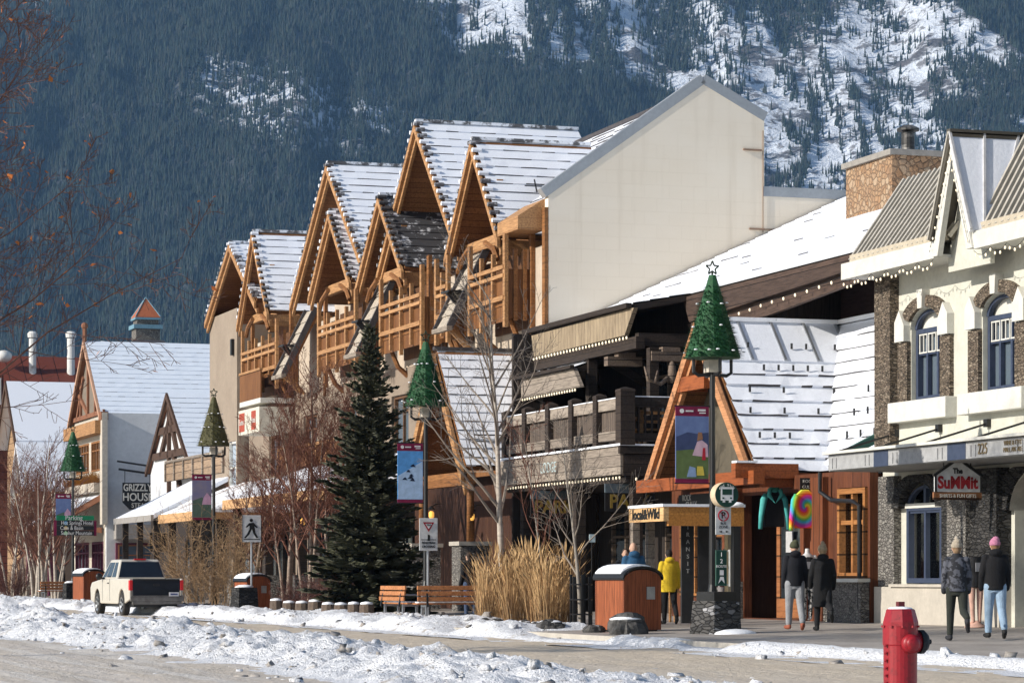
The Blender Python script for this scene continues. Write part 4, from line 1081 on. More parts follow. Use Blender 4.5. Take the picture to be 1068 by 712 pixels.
# main roof slopes
rf = MB(); tile_roof(rf, (29.4,121,13.63), (29.4,83.3,13.63), (32.4,83.3,15.75), (32.4,121,15.75), 10, 50, .045, 21, .5); tile_roof(rf, (26.75,83.3,11.75), (26.75,81.35,11.75), (32.4,81.35,15.75), (32.4,83.3,15.75), 18, 3, .04, 22, .6); rf.obj('main_roof', [SNOW_ROOF, TILE, SOFFIT], hot)
rf = MB(); rf.slab([(32.4,81.35,15.75),(32.4,121,15.75),(34.3,121,14.4),(34.3,81.35,14.4)], (0,0,-.2)); rf.obj('main_roof', SNOW_ROOF, hot)
mb = MB(); mb.bar((32.4,81.4,15.78),(32.4,121,15.78),.26,.12); mb.obj('ridge_cap', TILE, hot)
bx_ = MB(); bx_.hexa([(26.6,81.3,11.35),(27.45,81.3,11.35),(27.45,83.3,11.35),(26.6,83.3,11.35),(26.6,81.3,11.75),(27.45,81.3,12.3),(27.45,83.3,12.3),(26.6,83.3,11.75)]); bx_.obj('eave_return', WOOD_L, hot)
for a in (81.3, 92.8, 110.5):
    pass
TILE_EDGE = plain('snowy dark verge tile', (.10,.095,.10), (.5,.52,.56), 7, .6, lo=.5, hi=.65)
RIDGE_SNOW = snow('thin ridge snow', (.78,.81,.86), (.10,.10,.105), .46, .54, 2.5, .3)
def dormer(c, half, ze, za, tf, tb, rows, seed, deep=1.5, bare=0.0, post=True, snowmat=None, base_drop=.0):
    SM = snowmat or SNOW_ROOF
    gw = MB(); gw.slab([(tf+deep,c-half+.1,ze-.95),(tf+deep,c+half-.1,ze-.95),(tf+deep,c+half-.1,ze-.1),(tf+deep,c,za-.12),(tf+deep,c-half+.1,ze-.1)], (.18,0,0)); d = gw.obj('dormer', SOFFIT, hot)
    for sg_, e in ((-1, c-half), (1, c+half)):
        r_ = MB()
        if sg_ < 0: tile_roof(r_, (tf,e,ze), (tb,e,ze), (tb,c,za), (tf,c,za), rows, max(6,int((tb-tf)*2.4)), .042, seed, .32)
        else: tile_roof(r_, (tb,e,ze), (tf,e,ze), (tf,c,za), (tb,c,za), rows, max(6,int((tb-tf)*2.4)), .042, seed+1, .32)
        r_.obj('roof', [SM, TILE, SOFFIT], d)
        b_ = MB()
        for tt, off, w_ in ((tf-.16, .06, .19), (tf-.05, .24, .17)):
            L = math.hypot(half, za-ze); k_ = (za-ze)/half
            b_.slab([(tt,e+sg_*.10,ze-.10-off*1.3),(tt,e+sg_*.10,ze-.10-off*1.3-w_*1.35),(tt,c,za-off*1.3-w_*1.35),(tt,c,za-off*1.3)], (.10,0,0))
        b_.each('bargeboard', WOOD_L, d)
        # half-round verge tiles
        v_ = MB(); m_ = int(math.hypot(half, za-ze)/.34)
        for i in range(m_):
            f = (i+.5)/m_; p = Vector((tf-.06, e+(c-e)*f, ze+(za-ze)*f+.05))
            v_.lathe((p.x-.12,p.y,p.z), [(.075,0),(.085,.3)], 6, 1 if rnd.random() < .5 else 0, axis='x')
        v_.obj('verge_tiles', [SM, TILE_EDGE], d)
    rc = MB(); rc.bar((tf-.1,c,za+.05),(tb,c,za+.05),.2,.1); rc.obj('ridge_cap', RIDGE_SNOW, d)
    if post:
        k_ = MB(); k_.box(tf+.35,tf+.55,c-half*.40-.14,c-half*.40+.14,ze-.75,ze+(za-ze)*.58); k_.obj('king_post', WOOD_L, d)
        k_ = MB(); k_.box(tf+.40,tf+.62,c-half*.85,c+half*.85,ze-.12,ze+.22); k_.obj('collar_beam', WOOD_L, d)
        for sg_ in (-1,1):
            k_ = MB(); k_.tube([(tf+.1,c+sg_*half*.75,ze-.7),(tf+.1,c+sg_*half*.62,ze-.35),(tf+.1,c+sg_*half*.3,ze-.05)], .09, 6); k_.obj('brace', WOOD_M, d)
    eb_ = MB(); eb_.box(tf+.02,29.4,c-half+.08,c-half+.24,ze-.62,ze-.16); eb_.obj('eave_beam', WOOD_L, d)
    return d
dormer(86.15,2.75,11.45,14.7,26.75,30.6,11,100)
dormer(93.9,4.75,11.9,16.45,27.15,32.9,15,110, deep=2.4, post=False)
dormer(97.1,3.0,11.55,14.35,26.75,30.4,10,120, snowmat=TILE_THIN)
dormer(104.1,3.0,11.85,14.65,26.75,30.5,10,130)
dormer(106.0,5.7,12.05,16.7,27.15,32.9,15,140, deep=2.4, post=False)
dormer(116.9,2.75,11.85,15.35,26.75,31.5,11,150)
dormer(122.0,4.9,12.6,15.45,26.9,32.0,9,160, deep=1.6, post=False)
# snow guards
for c, zz, half in ((84.6,13.0,0),(102.6,13.2,0),(115.6,13.3,0)):
    for tt in (28.3, 29.0):
        pass
    sgd = MB(); sl_ = 1.15
    for dz in (0,.16): sgd.bar((27.9,c-.02-dz*.9,zz+.12+dz*.25),(29.6,c-.02-dz*.9,zz+.12+dz*.25),.03,.03)
    for tt in (28.2,29.3): sgd.bar((tt,c-.30,zz-.1),(tt,c-.05,zz+.32),.035,.035)
    sgd.obj('snow_guard', BLACK, hot)
# eave boards between the gables
for a, b in ():
    e_ = MB(); e_.box(26.7,26.85,a,b,11.3,11.72); e_.obj('eave_board', WOOD_L, hot)
# timber balconies of the third storey
def balcony(a, b, zlo=8.55, ztop=11.35, t0=26.6):
    f = MB(); f.box(t0+.05,27.48,a,b,9.22,9.36); o = f.obj('balcony', WOOD_M, hot)
    n = max(2, round((b-a)/1.3)); 
    for i in range(n+1):
        s_ = a+(b-a)*i/n; edge = i in (0, n); w_ = .10 if edge else .07
        p_ = MB(); p_.box(t0-.06,t0+.06,s_-w_,s_+w_,zlo if edge or i % 2 == 0 else zlo+.25, ztop if edge else 10.85); p_.obj('post', WOOD_L, o)
    for z0, z1 in ((10.30,10.42),(10.05,10.16),(9.36,9.5)):
        r_ = MB(); r_.box(t0-.09,t0+.03,a,b,z0,z1); r_.obj('rail', WOOD_L, o)
    i_ = MB(); i_.box(t0+.065,t0+.09,a+.05,b-.05,9.5,10.05); i_.box(t0+.065,t0+.09,a+.05,b-.05,8.75,9.2); i_.each('infill_boards', WOOD_RAIL, o)
    # return on the near side
    for tt in (t0+.3,t0+.6):
        p_ = MB(); p_.box(tt-.06,tt+.06,a-.07,a+.05,zlo+.2,10.9); p_.obj('post', WOOD_M, o)
    i_ = MB(); i_.box(t0+.1,27.48,a-.02,a+.02,8.8,10.3); i_.obj('infill_boards', WOOD_RAIL, o)
    for s_ in (a+.4, b-.4):
        k_ = MB(); k_.tube([(27.45,s_,8.0),(27.1,s_,8.3),(26.75,s_,9.1)], [.1,.09,.07], 6); k_.obj('brace', WOOD_M, o)
for a, b in ((82.5,86.1),(88.5,89.8),(91.5,96.6),(100.0,105.4),(112.3,118.5)):
    balcony(a, b)
    w_ = MB(); w_.box(27.40,27.47,a+.05,b-.05,8.55,10.93); w_.obj('bay_boards', boards('dark bay boards', (.15,.068,.028), (.09,.042,.018), .2, 1, .7, .06), hot)
lw_ = MB(); wall(lw_, 27.42, 27.495, 93.5, 120.9, 0, 8.3, [o for o in ops if o[3] < 8]); lw_.obj('lower_wall', plain('brown taupe render', (.27,.215,.165), (.21,.165,.125), .8, .9, 0, .4), hot)
tp = MB()
for a, b in bays:
    for s_ in (a-.05, b+.05): tp.box(27.36,27.49,s_-.12,s_+.12,8.0,11.9)
tp.each('timber_upright', WOOD_M, hot)
# raking shingled hoods beside the bays
for c in (87.3, 98.4, 109.6):
    h_ = MB(); tile_roof(h_, (26.1,c+.72,8.9), (26.1,c-.72,8.9), (27.35,c-.72,11.45), (27.35,c+.72,11.45), 6, 4, .05, int(c), .25)
    ho = h_.obj('raking_hood', [SHINGLE, TILE, WOOD_M], hot)
    e_ = MB()
    for sg_ in (-1,1): e_.bar((26.06,c+sg_*.76,8.88),(27.35,c+sg_*.76,11.5),.10,.22,(1,0,.5))
    e_.each('hood_edge', TILE, ho)
    s_ = MB(); s_.box(25.94,26.12,c-.85,c+.85,8.76,8.9); s_.obj('hood_sill', GREYWOOD, ho)
    l_ = MB(); l_.box(26.1,26.6,c-.5,c+.35,10.0,10.06); l_.bar((26.15,c-.3,10),(26.55,c-.3,9.6),.12,.2); l_.obj('hood_bracket', BLACK, ho)
    k_ = MB()
    for j in range(4): k_.bar((26.05+.18*j,c-.6+.3*j,8.85),(26.7+.15*j,c-.6+.3*j,8.2),.08,.1)
    k_.each('brace', WOOD_L, ho)
# far wing in taupe with side balcony
tw = MB(); wall(tw, 27.0, 27.3, 121.4, 127.0, 0, 12.6, [(121.6, 123.0, 4.6, 6.9)]); tw.box(27.3, 38, 126.7, 127.0, 0, 12.6); tw.box(27.3,38,121.4,121.6,0,12.6); tw.obj('taupe_wing', TAUPE, hot)
window(hot, 27.12, 121.62,122.98,4.62,6.88, TRIMW, glass('pale sky glass', (.35,.42,.5), .15), 1, 2, .08, .1)
ft = MB(); ft.slab([(27.9,122.0,13.2),(27.9,121.0,13.2),(27.9,121.0,14.5),(27.9,122.0,15.0)], (.1,0,0)); ft.obj('gable_panel', STUCCO, hot)
lp = MB(); lp.box(26.86,26.99,121.9,122.15,10.6,11.3); lp.obj('wall_lamp', BLACK, hot)
sb = MB(); sb.box(26.0,27.4,112.6,116.4,8.0,8.2); so2 = sb.obj('side_balcony', TRIMW, hot)
sb = MB(); sb.box(26.0,26.06,112.6,116.4,8.2,9.3); sb.obj('infill_boards', WOOD_RAIL, so2)
sb = MB(); sb.box(25.96,26.10,112.6,116.4,9.3,9.4); sb.obj('rail', WOOD_L, so2)
hs = thing('hotel_sign', 'cream and red sign box under the side balcony of the hotel', 'sign', (25.95,114.5,6.85))
b = MB(); b.box(0,1.4,-1.9,1.9,0,1.0); b.obj('sign_board', plain('cream sign', (.66,.62,.52)), hs)
b = MB(); b.box(-.012,-.002,.75,1.75,.12,.88); b.box(-.012,-.002,-1.3,-.5,.12,.88); b.each('red_panel', plain('red panel', (.38,.07,.04)), hs)
b = MB(); put_text(b, 'Suites', (-.02,1.25,.5), .34, FACE_N); put_text(b, 'Hotel', (-.02,-.9,.5), .34, FACE_N); b.obj('lettering', TRIMW, hs)
# ------------------------------------------------------------------ entrance porch (lower gable)
po = bthing('entrance_porch', 'snowy gabled entrance porch on orange timber braces at the hotel', 'porch', (25.5,84.4,0))
c, half, ze, za, tf, tb = 84.4, 3.05, 4.3, 7.95, 25.0, 27.45
for sg_, e in ((-1, c-half), (1, c+half)):
    r_ = MB()
    if sg_ < 0: tile_roof(r_, (tf,e,ze), (tb,e,ze), (tb,c,za), (tf,c,za), 13, 8, .05, 171, .4)
    else: tile_roof(r_, (tb,e,ze), (tf,e,ze), (tf,c,za), (tb,c,za), 13, 8, .05, 172, .3)
    r_.obj('roof', [SNOW_ROOF, TILE, WOOD_M], po)
    b_ = MB()
    for tt, off in ((tf-.16,.05),(tf-.05,.36)): b_.slab([(tt,e,ze-.1-off),(tt,e,ze-.5-off),(tt,c,za-.5-off),(tt,c,za-.05-off)], (.1,0,0))
    b_.each('bargeboard', WOOD_L, po)
sgd = MB()
for dz in (0,.2): sgd.bar((25.4,c-half+.35+dz*.8,ze+.75+dz),(27.2,c-half+.35+dz*.8,ze+.75+dz),.04,.04)
sgd.obj('snow_guard', BLACK, po)
rc = MB(); rc.bar((tf-.1,c,za+.05),(tb,c,za+.05),.2,.1); rc.obj('ridge_cap', TILE, po)
gb2 = MB(); gb2.slab([(26.4,c-half+.4,ze-.2),(26.4,c+half-.4,ze-.2),(26.4,c,za-.5)], (.12,0,0)); gb2.obj('gable_boards', SOFFIT, po)
bm2 = MB(); bm2.box(25.05,25.3,c-half,c+half,ze-.55,ze-.15); bm2.obj('tie_beam', WOOD_M, po)
for ss in (c-half+.5, c+half-.5):
    for tt in (25.3,):
        p_ = MB(); p_.box(tt-.45,tt+.45,ss-.45,ss+.45,0,1.95); pr = p_.obj('stone_pier', STONE_G, po)
        q = MB(); q.box(tt-.52,tt+.52,ss-.52,ss+.52,1.95,2.07); q.obj('pier_cap', CONC, pr)
        for dx, dy in ((-.5,-1.0),(-.25,-.5),(.25,.5),(.5,1.1),(.0,.0)):
            l_ = MB(); l_.tube([(tt,ss,2.05),(tt+dx*.3,ss+dy*.45,2.9),(tt+dx*.6,ss+dy,ze-.5)], [.13,.11,.10], 8); l_.obj('log_brace', WOOD_M, po, smooth=True)
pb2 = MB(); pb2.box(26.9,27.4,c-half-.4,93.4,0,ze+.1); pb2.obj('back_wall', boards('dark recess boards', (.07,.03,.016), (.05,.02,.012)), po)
# ------------------------------------------------------------------ ground-floor arcade roofs
def arcade(name, label, s0, s1, tf, zf, tb, zb, hip=2.0, mat=None):
    a = bthing(name, label, 'arcade', (26.5,(s0+s1)/2,0), 'low snowy arcade roofs along the pavement')
    r_ = MB(); r_.slab([(tf,s1,zf),(tf,s0,zf),(tb,s0+hip,zb),(tb,s1,zb)], (0,0,-.14)); r_.slab([(tf,s0,zf),(tb+.6,s0,zf),(tb,s0+hip,zb)], (0,0,-.14))
    r_.obj('roof', mat or SNOW_ROOF, a)
    f_ = MB(); f_.box(tf-.12,tf,s0-.1,s1,zf-.42,zf-.05); f_.obj('fascia', boards('pale orange fascia', (.66,.40,.20), (.52,.30,.14), .5, 2, .7, .01), a)
    f_ = MB(); f_.box(tf,tb,s0-.12,s0,zf-.42,zf-.15); f_.obj('fascia', WOOD_L, a)
    n = max(2, int((s1-s0)/4.5))
    for i in range(n+1):
        ss = s0+.4+(s1-s0-.8)*i/n
        p_ = MB(); p_.box(tf+.25,tf+.55,ss-.15,ss+.15,1.1,zf-.15); p_.obj('post', DKWOOD, a)
        p_ = MB(); p_.box(tf+.05,tf+.75,ss-.35,ss+.35,0,1.1); p_.obj('stone_pier', STONE_G, a)
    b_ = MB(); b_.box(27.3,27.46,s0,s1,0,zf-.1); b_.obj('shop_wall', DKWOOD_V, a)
    for i in range(n):
        ss = s0+1.0+(s1-s0-.8)*i/n
        window(a, 27.22, ss, ss+2.6, .5, 2.7, DKWOOD, GLASS_B if i % 2 else GLASS, 2, [.75], .08, .08)
    return a
ar2 = arcade('shop_arcade', 'low hipped snowy arcade roof in front of the hotel behind the reddish birches', 93.5, 110.0, 24.0, 4.05, 27.3, 5.35, 2.6)
ar1 = arcade('shop_arcade', 'low snowy arcade roof with tan fascia behind the pale pickup truck', 112.5, 123.0, 24.0, 3.75, 27.3, 5.1, 3.0, snow('half melted roof snow', (.84,.87,.92), (.32,.26,.22), .40, .5, .5, .3))
aw = bthing('shop_awning', 'plain white snow covered awning roof beside the hanging house sign', 'awning', (26,128,0))
r_ = MB(); r_.slab([(23.7,132.2,3.75),(23.7,123.1,3.75),(27.4,123.1,5.6),(27.4,132.2,5.6)], (0,0,-.2)); r_.obj('roof', SNOW_ROOF, aw)
r_ = MB(); r_.box(23.58,23.7,123.1,132.2,3.45,3.72); r_.obj('fascia', plain('grey awning edge', (.32,.30,.28)), aw)
r_ = MB(); r_.box(27.0,27.4,123.1,132.1,0,3.6); r_.obj('shop_wall', DKWOOD_V, aw)
for ss in (124.2,128,131.6):
    p_ = MB(); p_.box(23.9,24.15,ss-.12,ss+.12,0,3.5); p_.obj('post', DKWOOD, aw)
window(aw, 26.95, 125,128.4,.5,2.8, DKWOOD, GLASS, 3, [.75], .1, .08); window(aw, 26.95, 128.9,131.8,.5,2.8, DKWOOD, GLASS_B, 3, [.75], .1, .08)
# timber parapets standing above the arcades
for a, b, z0, z1, lab in ((104,113.5,5.35,6.2,'orange timber parapet railing above the low arcade roof'),(124,137,5.6,6.6,'weathered timber parapet above the white awning roof')):
    r = bthing('parapet_railing', lab, 'railing', (27.0,(a+b)/2,z0))
    m_ = MB(); m_.box(26.98,27.04,a,b,z0,z1-.12); m_.obj('infill_boards', WOOD_RAIL if a < 110 else boards('weathered tan boards', (.34,.24,.16), (.24,.165,.11), .35, 2), r)
    m_ = MB(); m_.box(26.9,27.12,a,b,z1-.12,z1); m_.obj('rail', WOOD_L if a < 110 else GREYWOOD, r)
    for i in range(7):
        p_ = MB(); ss = a+(b-a)*i/6; p_.box(26.9,26.975,ss-.07,ss+.07,z0,z1-.13); p_.obj('post', WOOD_L if a < 110 else GREYWOOD, r)
# lit lanterns on the arcade posts
for u_, v_, t_, lab in ((281,545,24.1,'small lit amber lantern right of the walking figure sign'),(316,544,24.1,'small lit amber lantern between birch trunks'),(357,543,24.1,'small lit amber lantern at the edge of the dark spruce'),(450,537,25.2,'small lit amber lantern behind the yield sign'),(492,539,25.2,'small lit amber lantern near the porch pier')):
    t_, s_, z_ = PT(u_, v_, t_)
    l = thing('wall_lantern', lab, 'lantern', (t_, s_, z_), 0, 'small amber lanterns under the arcade')
    b = MB(); b.lathe((0,0,-.10), [(.05,0),(.085,.06),(.085,.18),(.04,.23)], 8); b.obj('lantern_glass', emit('amber lantern', (1,.50,.10), .7), l)
    b = MB(); b.lathe((0,0,.17), [(.15,0),(.03,.12)], 8); b.tube([(0,0,.25),(.15,0,.35),(.4,0,.35)], .02, 5); b.obj('lantern_cap', BLACK, l)
# ================================================================== G. half-timbered house with the hanging sign
gh = bthing('half_timbered_house', 'half timbered fondue house with white side wall and long snowy gable roof', 'house', (27.5,160,0))
WHITEW = plain('white side wall', (.66,.67,.68), (.58,.59,.60), .6, .9, 0, .2)
TIMB = plain('reddish half timber', (.25,.11,.06), (.2,.085,.045), 3)
GREYI = plain('grey brown infill', (.20,.165,.13), (.17,.14,.11), 2)
c, half, ze, za, tf, tb = 162.0, 5.4, 9.9, 14.35, 27.25, 39.0
mb = MB(); mb.box(27.5,38,156.4,156.7,0,10.0); mb.box(27.5,38,167.3,167.6,0,10.0); mb.each('side_wall', WHITEW, gh)
mb = MB(); wall(mb, 27.5,27.8,156.7,167.3,0,10.0,[(157.2,161.2,6.9,8.6),(162,166.4,6.9,8.6),(157.3,161.0,.6,3.0),(162,166.6,.6,3.0)]); mb.obj('front_wall', plain('pale plaster', (.55,.5,.42)), gh)
mb = MB(); mb.slab([(27.5,156.6,9.9),(27.5,167.4,9.9),(27.5,162,14.2)], (.2,0,0)); mb.obj('gable_wall', GREYI, gh)
mb = MB(); mb.box(27.2,27.5,156.0,156.72,3.9,10.0); mb.obj('corner_pilaster', plain('pale plaster', (.55,.5,.42)), gh)
mb = MB(); mb.box(27.15,27.55,156.05,156.9,9.6,10.05); mb.obj('corner_block', TIMB, gh)
hb = MB()
for p_, q_ in (((156.8,10.1),(167.2,10.1)),((162,10),(162,14.0)),((158.2,10),(160.4,12.4)),((159.6,10),(159.6,12.2)),((164.4,10),(164.4,12.2)),((162,10.2),(165.4,11.6)),((162,13),(158.5,10.3)),((165.8,10),(163.6,12.4))):
    hb.bar((27.44,p_[0],p_[1]),(27.44,q_[0],q_[1]),.24,.12,(1,0,0))
hb.obj('half_timbering', TIMB, gh)
for sg_, e in ((-1,c-half),(1,c+half)):
    r_ = MB()
    if sg_ < 0: tile_roof(r_, (tf,e,ze), (tb,e,ze), (tb,c,za), (tf,c,za), 16, 30, .035, 201, .75)
    else: tile_roof(r_, (tb,e,ze), (tf,e,ze), (tf,c,za), (tb,c,za), 16, 30, .035, 202, .7)
    r_.obj('roof', [snow('frosted roof', (.70,.76,.84), bump=.3), plain('frosted tile', (.35,.37,.40)), TIMB], gh)
    b_ = MB(); b_.slab([(tf-.12,e,ze-.05),(tf-.12,e,ze-.32),(tf-.12,c,za-.32),(tf-.12,c,za)], (.12,0,0)); b_.obj('bargeboard', plain('pale copper board', (.5,.30,.2)), gh)
fi = MB(); fi.tube([(tf,c,za-.3),(tf,c,za+.7)], .12, 6); fi.ball((tf,c,za+.85), .2, 8, 6); fi.obj('finial', TIMB, gh)
for a, b in ((157.2,161.2),(162,166.4)): window(gh, 27.6, a+.02,b-.02,6.92,8.58, WOOD_M, glass('lace window', (.3,.3,.28), .3), 5, [.7], .1, .12)
for a, b in ((157.3,161.0),(162,166.6)): window(gh, 27.6, a+.02,b-.02,.62,2.98, plain('plum frame', (.14,.03,.06)), GLASS_B, 4, [.75], .12, .12)
fx = MB(); fx.box(26.9,27.45,156.9,166.8,5.7,6.2); fb_ = fx.obj('flower_box', plain('pale planter', (.5,.44,.36)), gh)
rg = random.Random(8); fl = MB()
for i in range(420):
    s_ = 156.9+9.9*rg.random(); t_ = 26.85+.55*rg.random(); h = .2+.45*rg.random(); d = (rg.random()-.5)*.3
    fl.slab([(t_,s_,6.2),(t_+.05,s_+.06,6.2),(t_+d-.1,s_+d,6.2+h)], (.02,.01,0))
o = fl.obj('dry_plants', plain('dry orange plants', (.48,.26,.07), (.30,.15,.04), 4), fb_); 
ba = MB(); ba.box(26.9,27.5,156.5,167.3,8.9,9.6); ba.obj('shingle_band', WOOD_L, gh)
ca = MB(); ca.slab([(24.6,158.8,4.0),(24.6,157.9,3.9),(27.4,156.8,5.6),(27.4,166.5,5.6),(24.6,166.5,4.0)], (0,0,-.2)); co_ = ca.obj('door_canopy', SNOW_ROOF, gh)
ca = MB(); ca.bar((24.55,157.9,3.75),(27.4,156.75,5.45),.3,.3); ca.bar((24.5,158,3.75),(24.5,166.5,3.75),.2,.35); ca.bar((24.6,158.2,3.6),(27.4,157.2,3.6),.2,.3); ca.bar((26,157.6,3.6),(26,157.5,4.6),.2,.2); ca.obj('canopy_timber', TIMB, co_)
po_ = MB(); po_.box(24.6,24.85,158.1,158.35,0,3.6); po_.box(24.6,24.85,166,166.25,0,3.6); po_.each('canopy_post', plain('plum frame', (.14,.03,.06)), gh)
lw = MB(); lw.box(27.9,37,155.6,156.39,3.1,3.9); lw.obj('side_canopy', plain('grey awning edge', (.32,.30,.28)), gh)
lw = MB(); lw.box(28.0,36,156.2,156.395,.4,2.9); lw.obj('side_shopfront', plain('plum frame', (.14,.03,.06)), gh)
for i in range(6): window(gh, 156.14, 28.1+i*1.2, 29.2+i*1.2, .5, 2.8, TIMB, GLASS_B, 1, [.75], .08, .05, 's')
hsn = thing('house_sign', 'black hanging sign reading GRIZZLY HOUSE on slanted iron arms', 'sign', (29.0,155.2,5.0)); hsn.scale = (.86,1,.86)
b = MB(); b.slab([(-.95,0,.1),(-.5,0,-.35),(.95,0,-.35),(.95,0,1.35),(-.95,0,1.35)], (0,.12,0)); b.obj('sign_board', BLACK, hsn)
b = MB(); put_text(b, 'GRIZZLY', (0,-.01,1.02), .62, FACE_E, .006, .74, .012); put_text(b, 'HOUSE', (0,-.01,.42), .70, FACE_E, .006, .86, .012); put_text(b, 'STEAK', (.15,-.01,-.1), .42, FACE_E, .006, .9); b.obj('lettering', TRIMW, hsn)
b = MB(); b.tube([(-1.2,.06,2.2),(2.2,.06,1.75)], .07, 6); b.tube([(-1.3,.06,2.7),(2.3,.06,2.2)], .06, 6); b.tube([(-.8,.06,1.35),(-.8,.06,2.1)], .025, 5); b.tube([(.8,.06,1.35),(.8,.06,1.95)], .025, 5); b.obj('iron_arm', BLACK, hsn)
bs2 = thing('blade_sign', 'small dark hanging board with pale notice under the white awning', 'sign', (25.4,130.5,1.9))
b = MB(); b.box(-.45,.45,0,.06,.3,1.15); b.obj('sign_board', BLACK, bs2); b = MB(); b.box(.55,.85,0,.05,-.6,.5); b.obj('notice', TRIMW, bs2); b = MB(); b.tube([(0,.03,1.15),(0,.03,1.6)], .02, 5); b.obj('hanger', BLACK, bs2)
# small half-timbered gable between
sg2 = bthing('gabled_annex', 'narrow white half timbered gable with steep snowy roof beside the hotel', 'annex building', (27.5,138.5,0))
c, half, ze, za, tf, tb = 138.5, 5.4, 6.4, 10.0, 27.35, 34.0
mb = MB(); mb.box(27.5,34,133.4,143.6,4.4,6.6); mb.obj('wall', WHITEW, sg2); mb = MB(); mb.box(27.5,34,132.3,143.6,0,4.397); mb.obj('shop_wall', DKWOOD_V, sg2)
mb = MB(); mb.slab([(27.5,133.4,6.6),(27.5,143.6,6.6),(27.5,c,9.9)], (.2,0,0)); mb.obj('gable_wall', WHITEW, sg2)
for sg_, e in ((-1,c-half),(1,c+half)):
    r_ = MB()
    if sg_ < 0: tile_roof(r_, (tf,e,ze), (tb,e,ze), (tb,c,za), (tf,c,za), 14, 16, .035, 211, .6)
    else: tile_roof(r_, (tb,e,ze), (tf,e,ze), (tf,c,za), (tb,c,za), 14, 16, .035, 212, .6)
    r_.obj('roof', [snow('frosted roof'), plain('frosted tile', (.35,.37,.40)), TIMB], sg2)
    b_ = MB(); b_.slab([(tf-.1,e,ze-.05),(tf-.1,e,ze-.32),(tf-.1,c,za-.32),(tf-.1,c,za)], (.12,0,0)); b_.obj('bargeboard', plain('dark brown timber', (.08,.045,.03)), sg2)
hb = MB()
for p_, q_ in (((134.5,7.0),(142.5,7.0)),((136.5,7.0),(138.5,9.2)),((140.5,7),(138.5,8.6)),((138.5,5.0),(138.5,9.4)),((135.5,5),(137.4,7)),((136.0,8.2),(141,8.2))): hb.bar((27.42,p_[0],p_[1]),(27.42,q_[0],q_[1]),.35,.16,(1,0,0))
hb.obj('half_timbering', plain('dark brown timber', (.08,.045,.03)), sg2)
# ================================================================== farther buildings on the left
sr = bthing('snow_roofed_shop', 'tan timber building with a plain snow covered gable roof behind bare trees', 'shop building', (27.5,190,0))
c, half, ze, za, tf, tb = 190.0, 4.6, 9.8, 13.9, 26.8, 40.0
mb = MB(); wall(mb, 27.5,27.8,185.6,194.4,0,9.9,[(187,189,5,7.5),(191,193,5,7.5)]); mb.box(27.8,39,185.6,185.9,0,9.9); mb.obj('wall', boards('tan log siding', (.40,.26,.15), (.30,.19,.11), .45, 2), sr)
mb = MB(); mb.slab([(27.5,185.6,9.9),(27.5,194.4,9.9),(27.5,c,13.7)], (.2,0,0)); mb.obj('gable_wall', boards('tan log siding', (.40,.26,.15), (.30,.19,.11)), sr)
for a in (187.02,191.02): window(sr, 27.6, a,a+1.96,5.02,7.48, TRIMW, GLASS_B, 2, 2, .12, .1)
for sg_, e in ((-1,c-half),(1,c+half)):
    r_ = MB(); r_.slab([(tf,e,ze),(tb,e,ze),(tb,c,za),(tf,c,za)], (0,0,-.25)); r_.obj('roof', SNOW_ROOF, sr)
    b_ = MB(); b_.slab([(tf-.12,e,ze-.05),(tf-.12,e,ze-.5),(tf-.12,c,za-.5),(tf-.12,c,za)], (.1,0,0)); b_.obj('bargeboard', plain('dark brown timber', (.08,.045,.03)), sr)
sm_ = MB(); sm_.slab([(26.4,180.2,6.6),(32,180.2,6.6),(32,183,9.6),(26.4,183,9.6)], (0,0,-.2)); sm_.slab([(26.4,185.5,6.6),(32,185.5,6.6),(32,183,9.6),(26.4,183,9.6)], (0,0,-.2)); sm_.each('lower_roof', SNOW_ROOF, sr)
sm_ = MB(); sm_.box(27,32,180.6,185.4,0,6.6); sm_.slab([(27,180.6,6.6),(27,185.4,6.6),(27,183,9.3)], (.2,0,0)); sm_.each('lower_wall', plain('dull brown siding', (.2,.14,.1)), sr)
rb = bthing('red_roofed_building', 'big building with a rust red metal roof and white vent pipes', 'building', (30,215,0))
REDM = boards('rust red metal roof', (.19,.05,.03), (.15,.04,.025), 1.2, 0, .6, .05)
mb = MB(); mb.box(14,39.5,206,232,0,11.6); mb.obj('wall', boards('red brown siding', (.20,.055,.032), (.16,.045,.028), .5, 2), rb)
mb = MB(); mb.slab([(12,205,11.5),(40,205,11.5),(40,214,17.4),(12,214,17.4)], (0,0,-.3)); mb.slab([(12,223,11.5),(40,223,11.5),(40,214,17.4),(12,214,17.4)], (0,0,-.3)); mb.each('roof', REDM, rb)
wn = MB(); wn.box(27.3,28.9,206.2,209.5,12.0,15.4); wo = wn.obj('roof_dormer', REDM, rb)
window(rb, 206.12, 27.5,28.7,13.3,15.2, TRIMW, GLASS_B, 3, 4, .14, .1, 's')
for u_, r in ((34,.27),(74,.29)):
    tt = t_at(u_, 212); 
    v_ = MB(); v_.lathe((tt,212,15), [(r,0),(r,z_at(353,tt,212)-15)], 12); v_.lathe((tt,212,z_at(352,tt,212)), [(r*1.3,0),(r*1.4,.3),(r*.9,.45)], 12); v_.obj('vent_pipe', plain('white vent', (.66,.66,.64), (.3,.25,.2), 1.2, lo=.55, hi=.7), rb)
v_ = MB(); v_.ball((t_at(4,212),212,17.2), (.6,.6,.45), 12, 8); v_.obj('roof_cowl', plain('white vent', (.66,.66,.64)), rb, smooth=True)
v_ = MB(); v_.box(t_at(55,207),t_at(80,207),206,208,12.6,13.3); v_.obj('roof_snow', SNOW, rb)
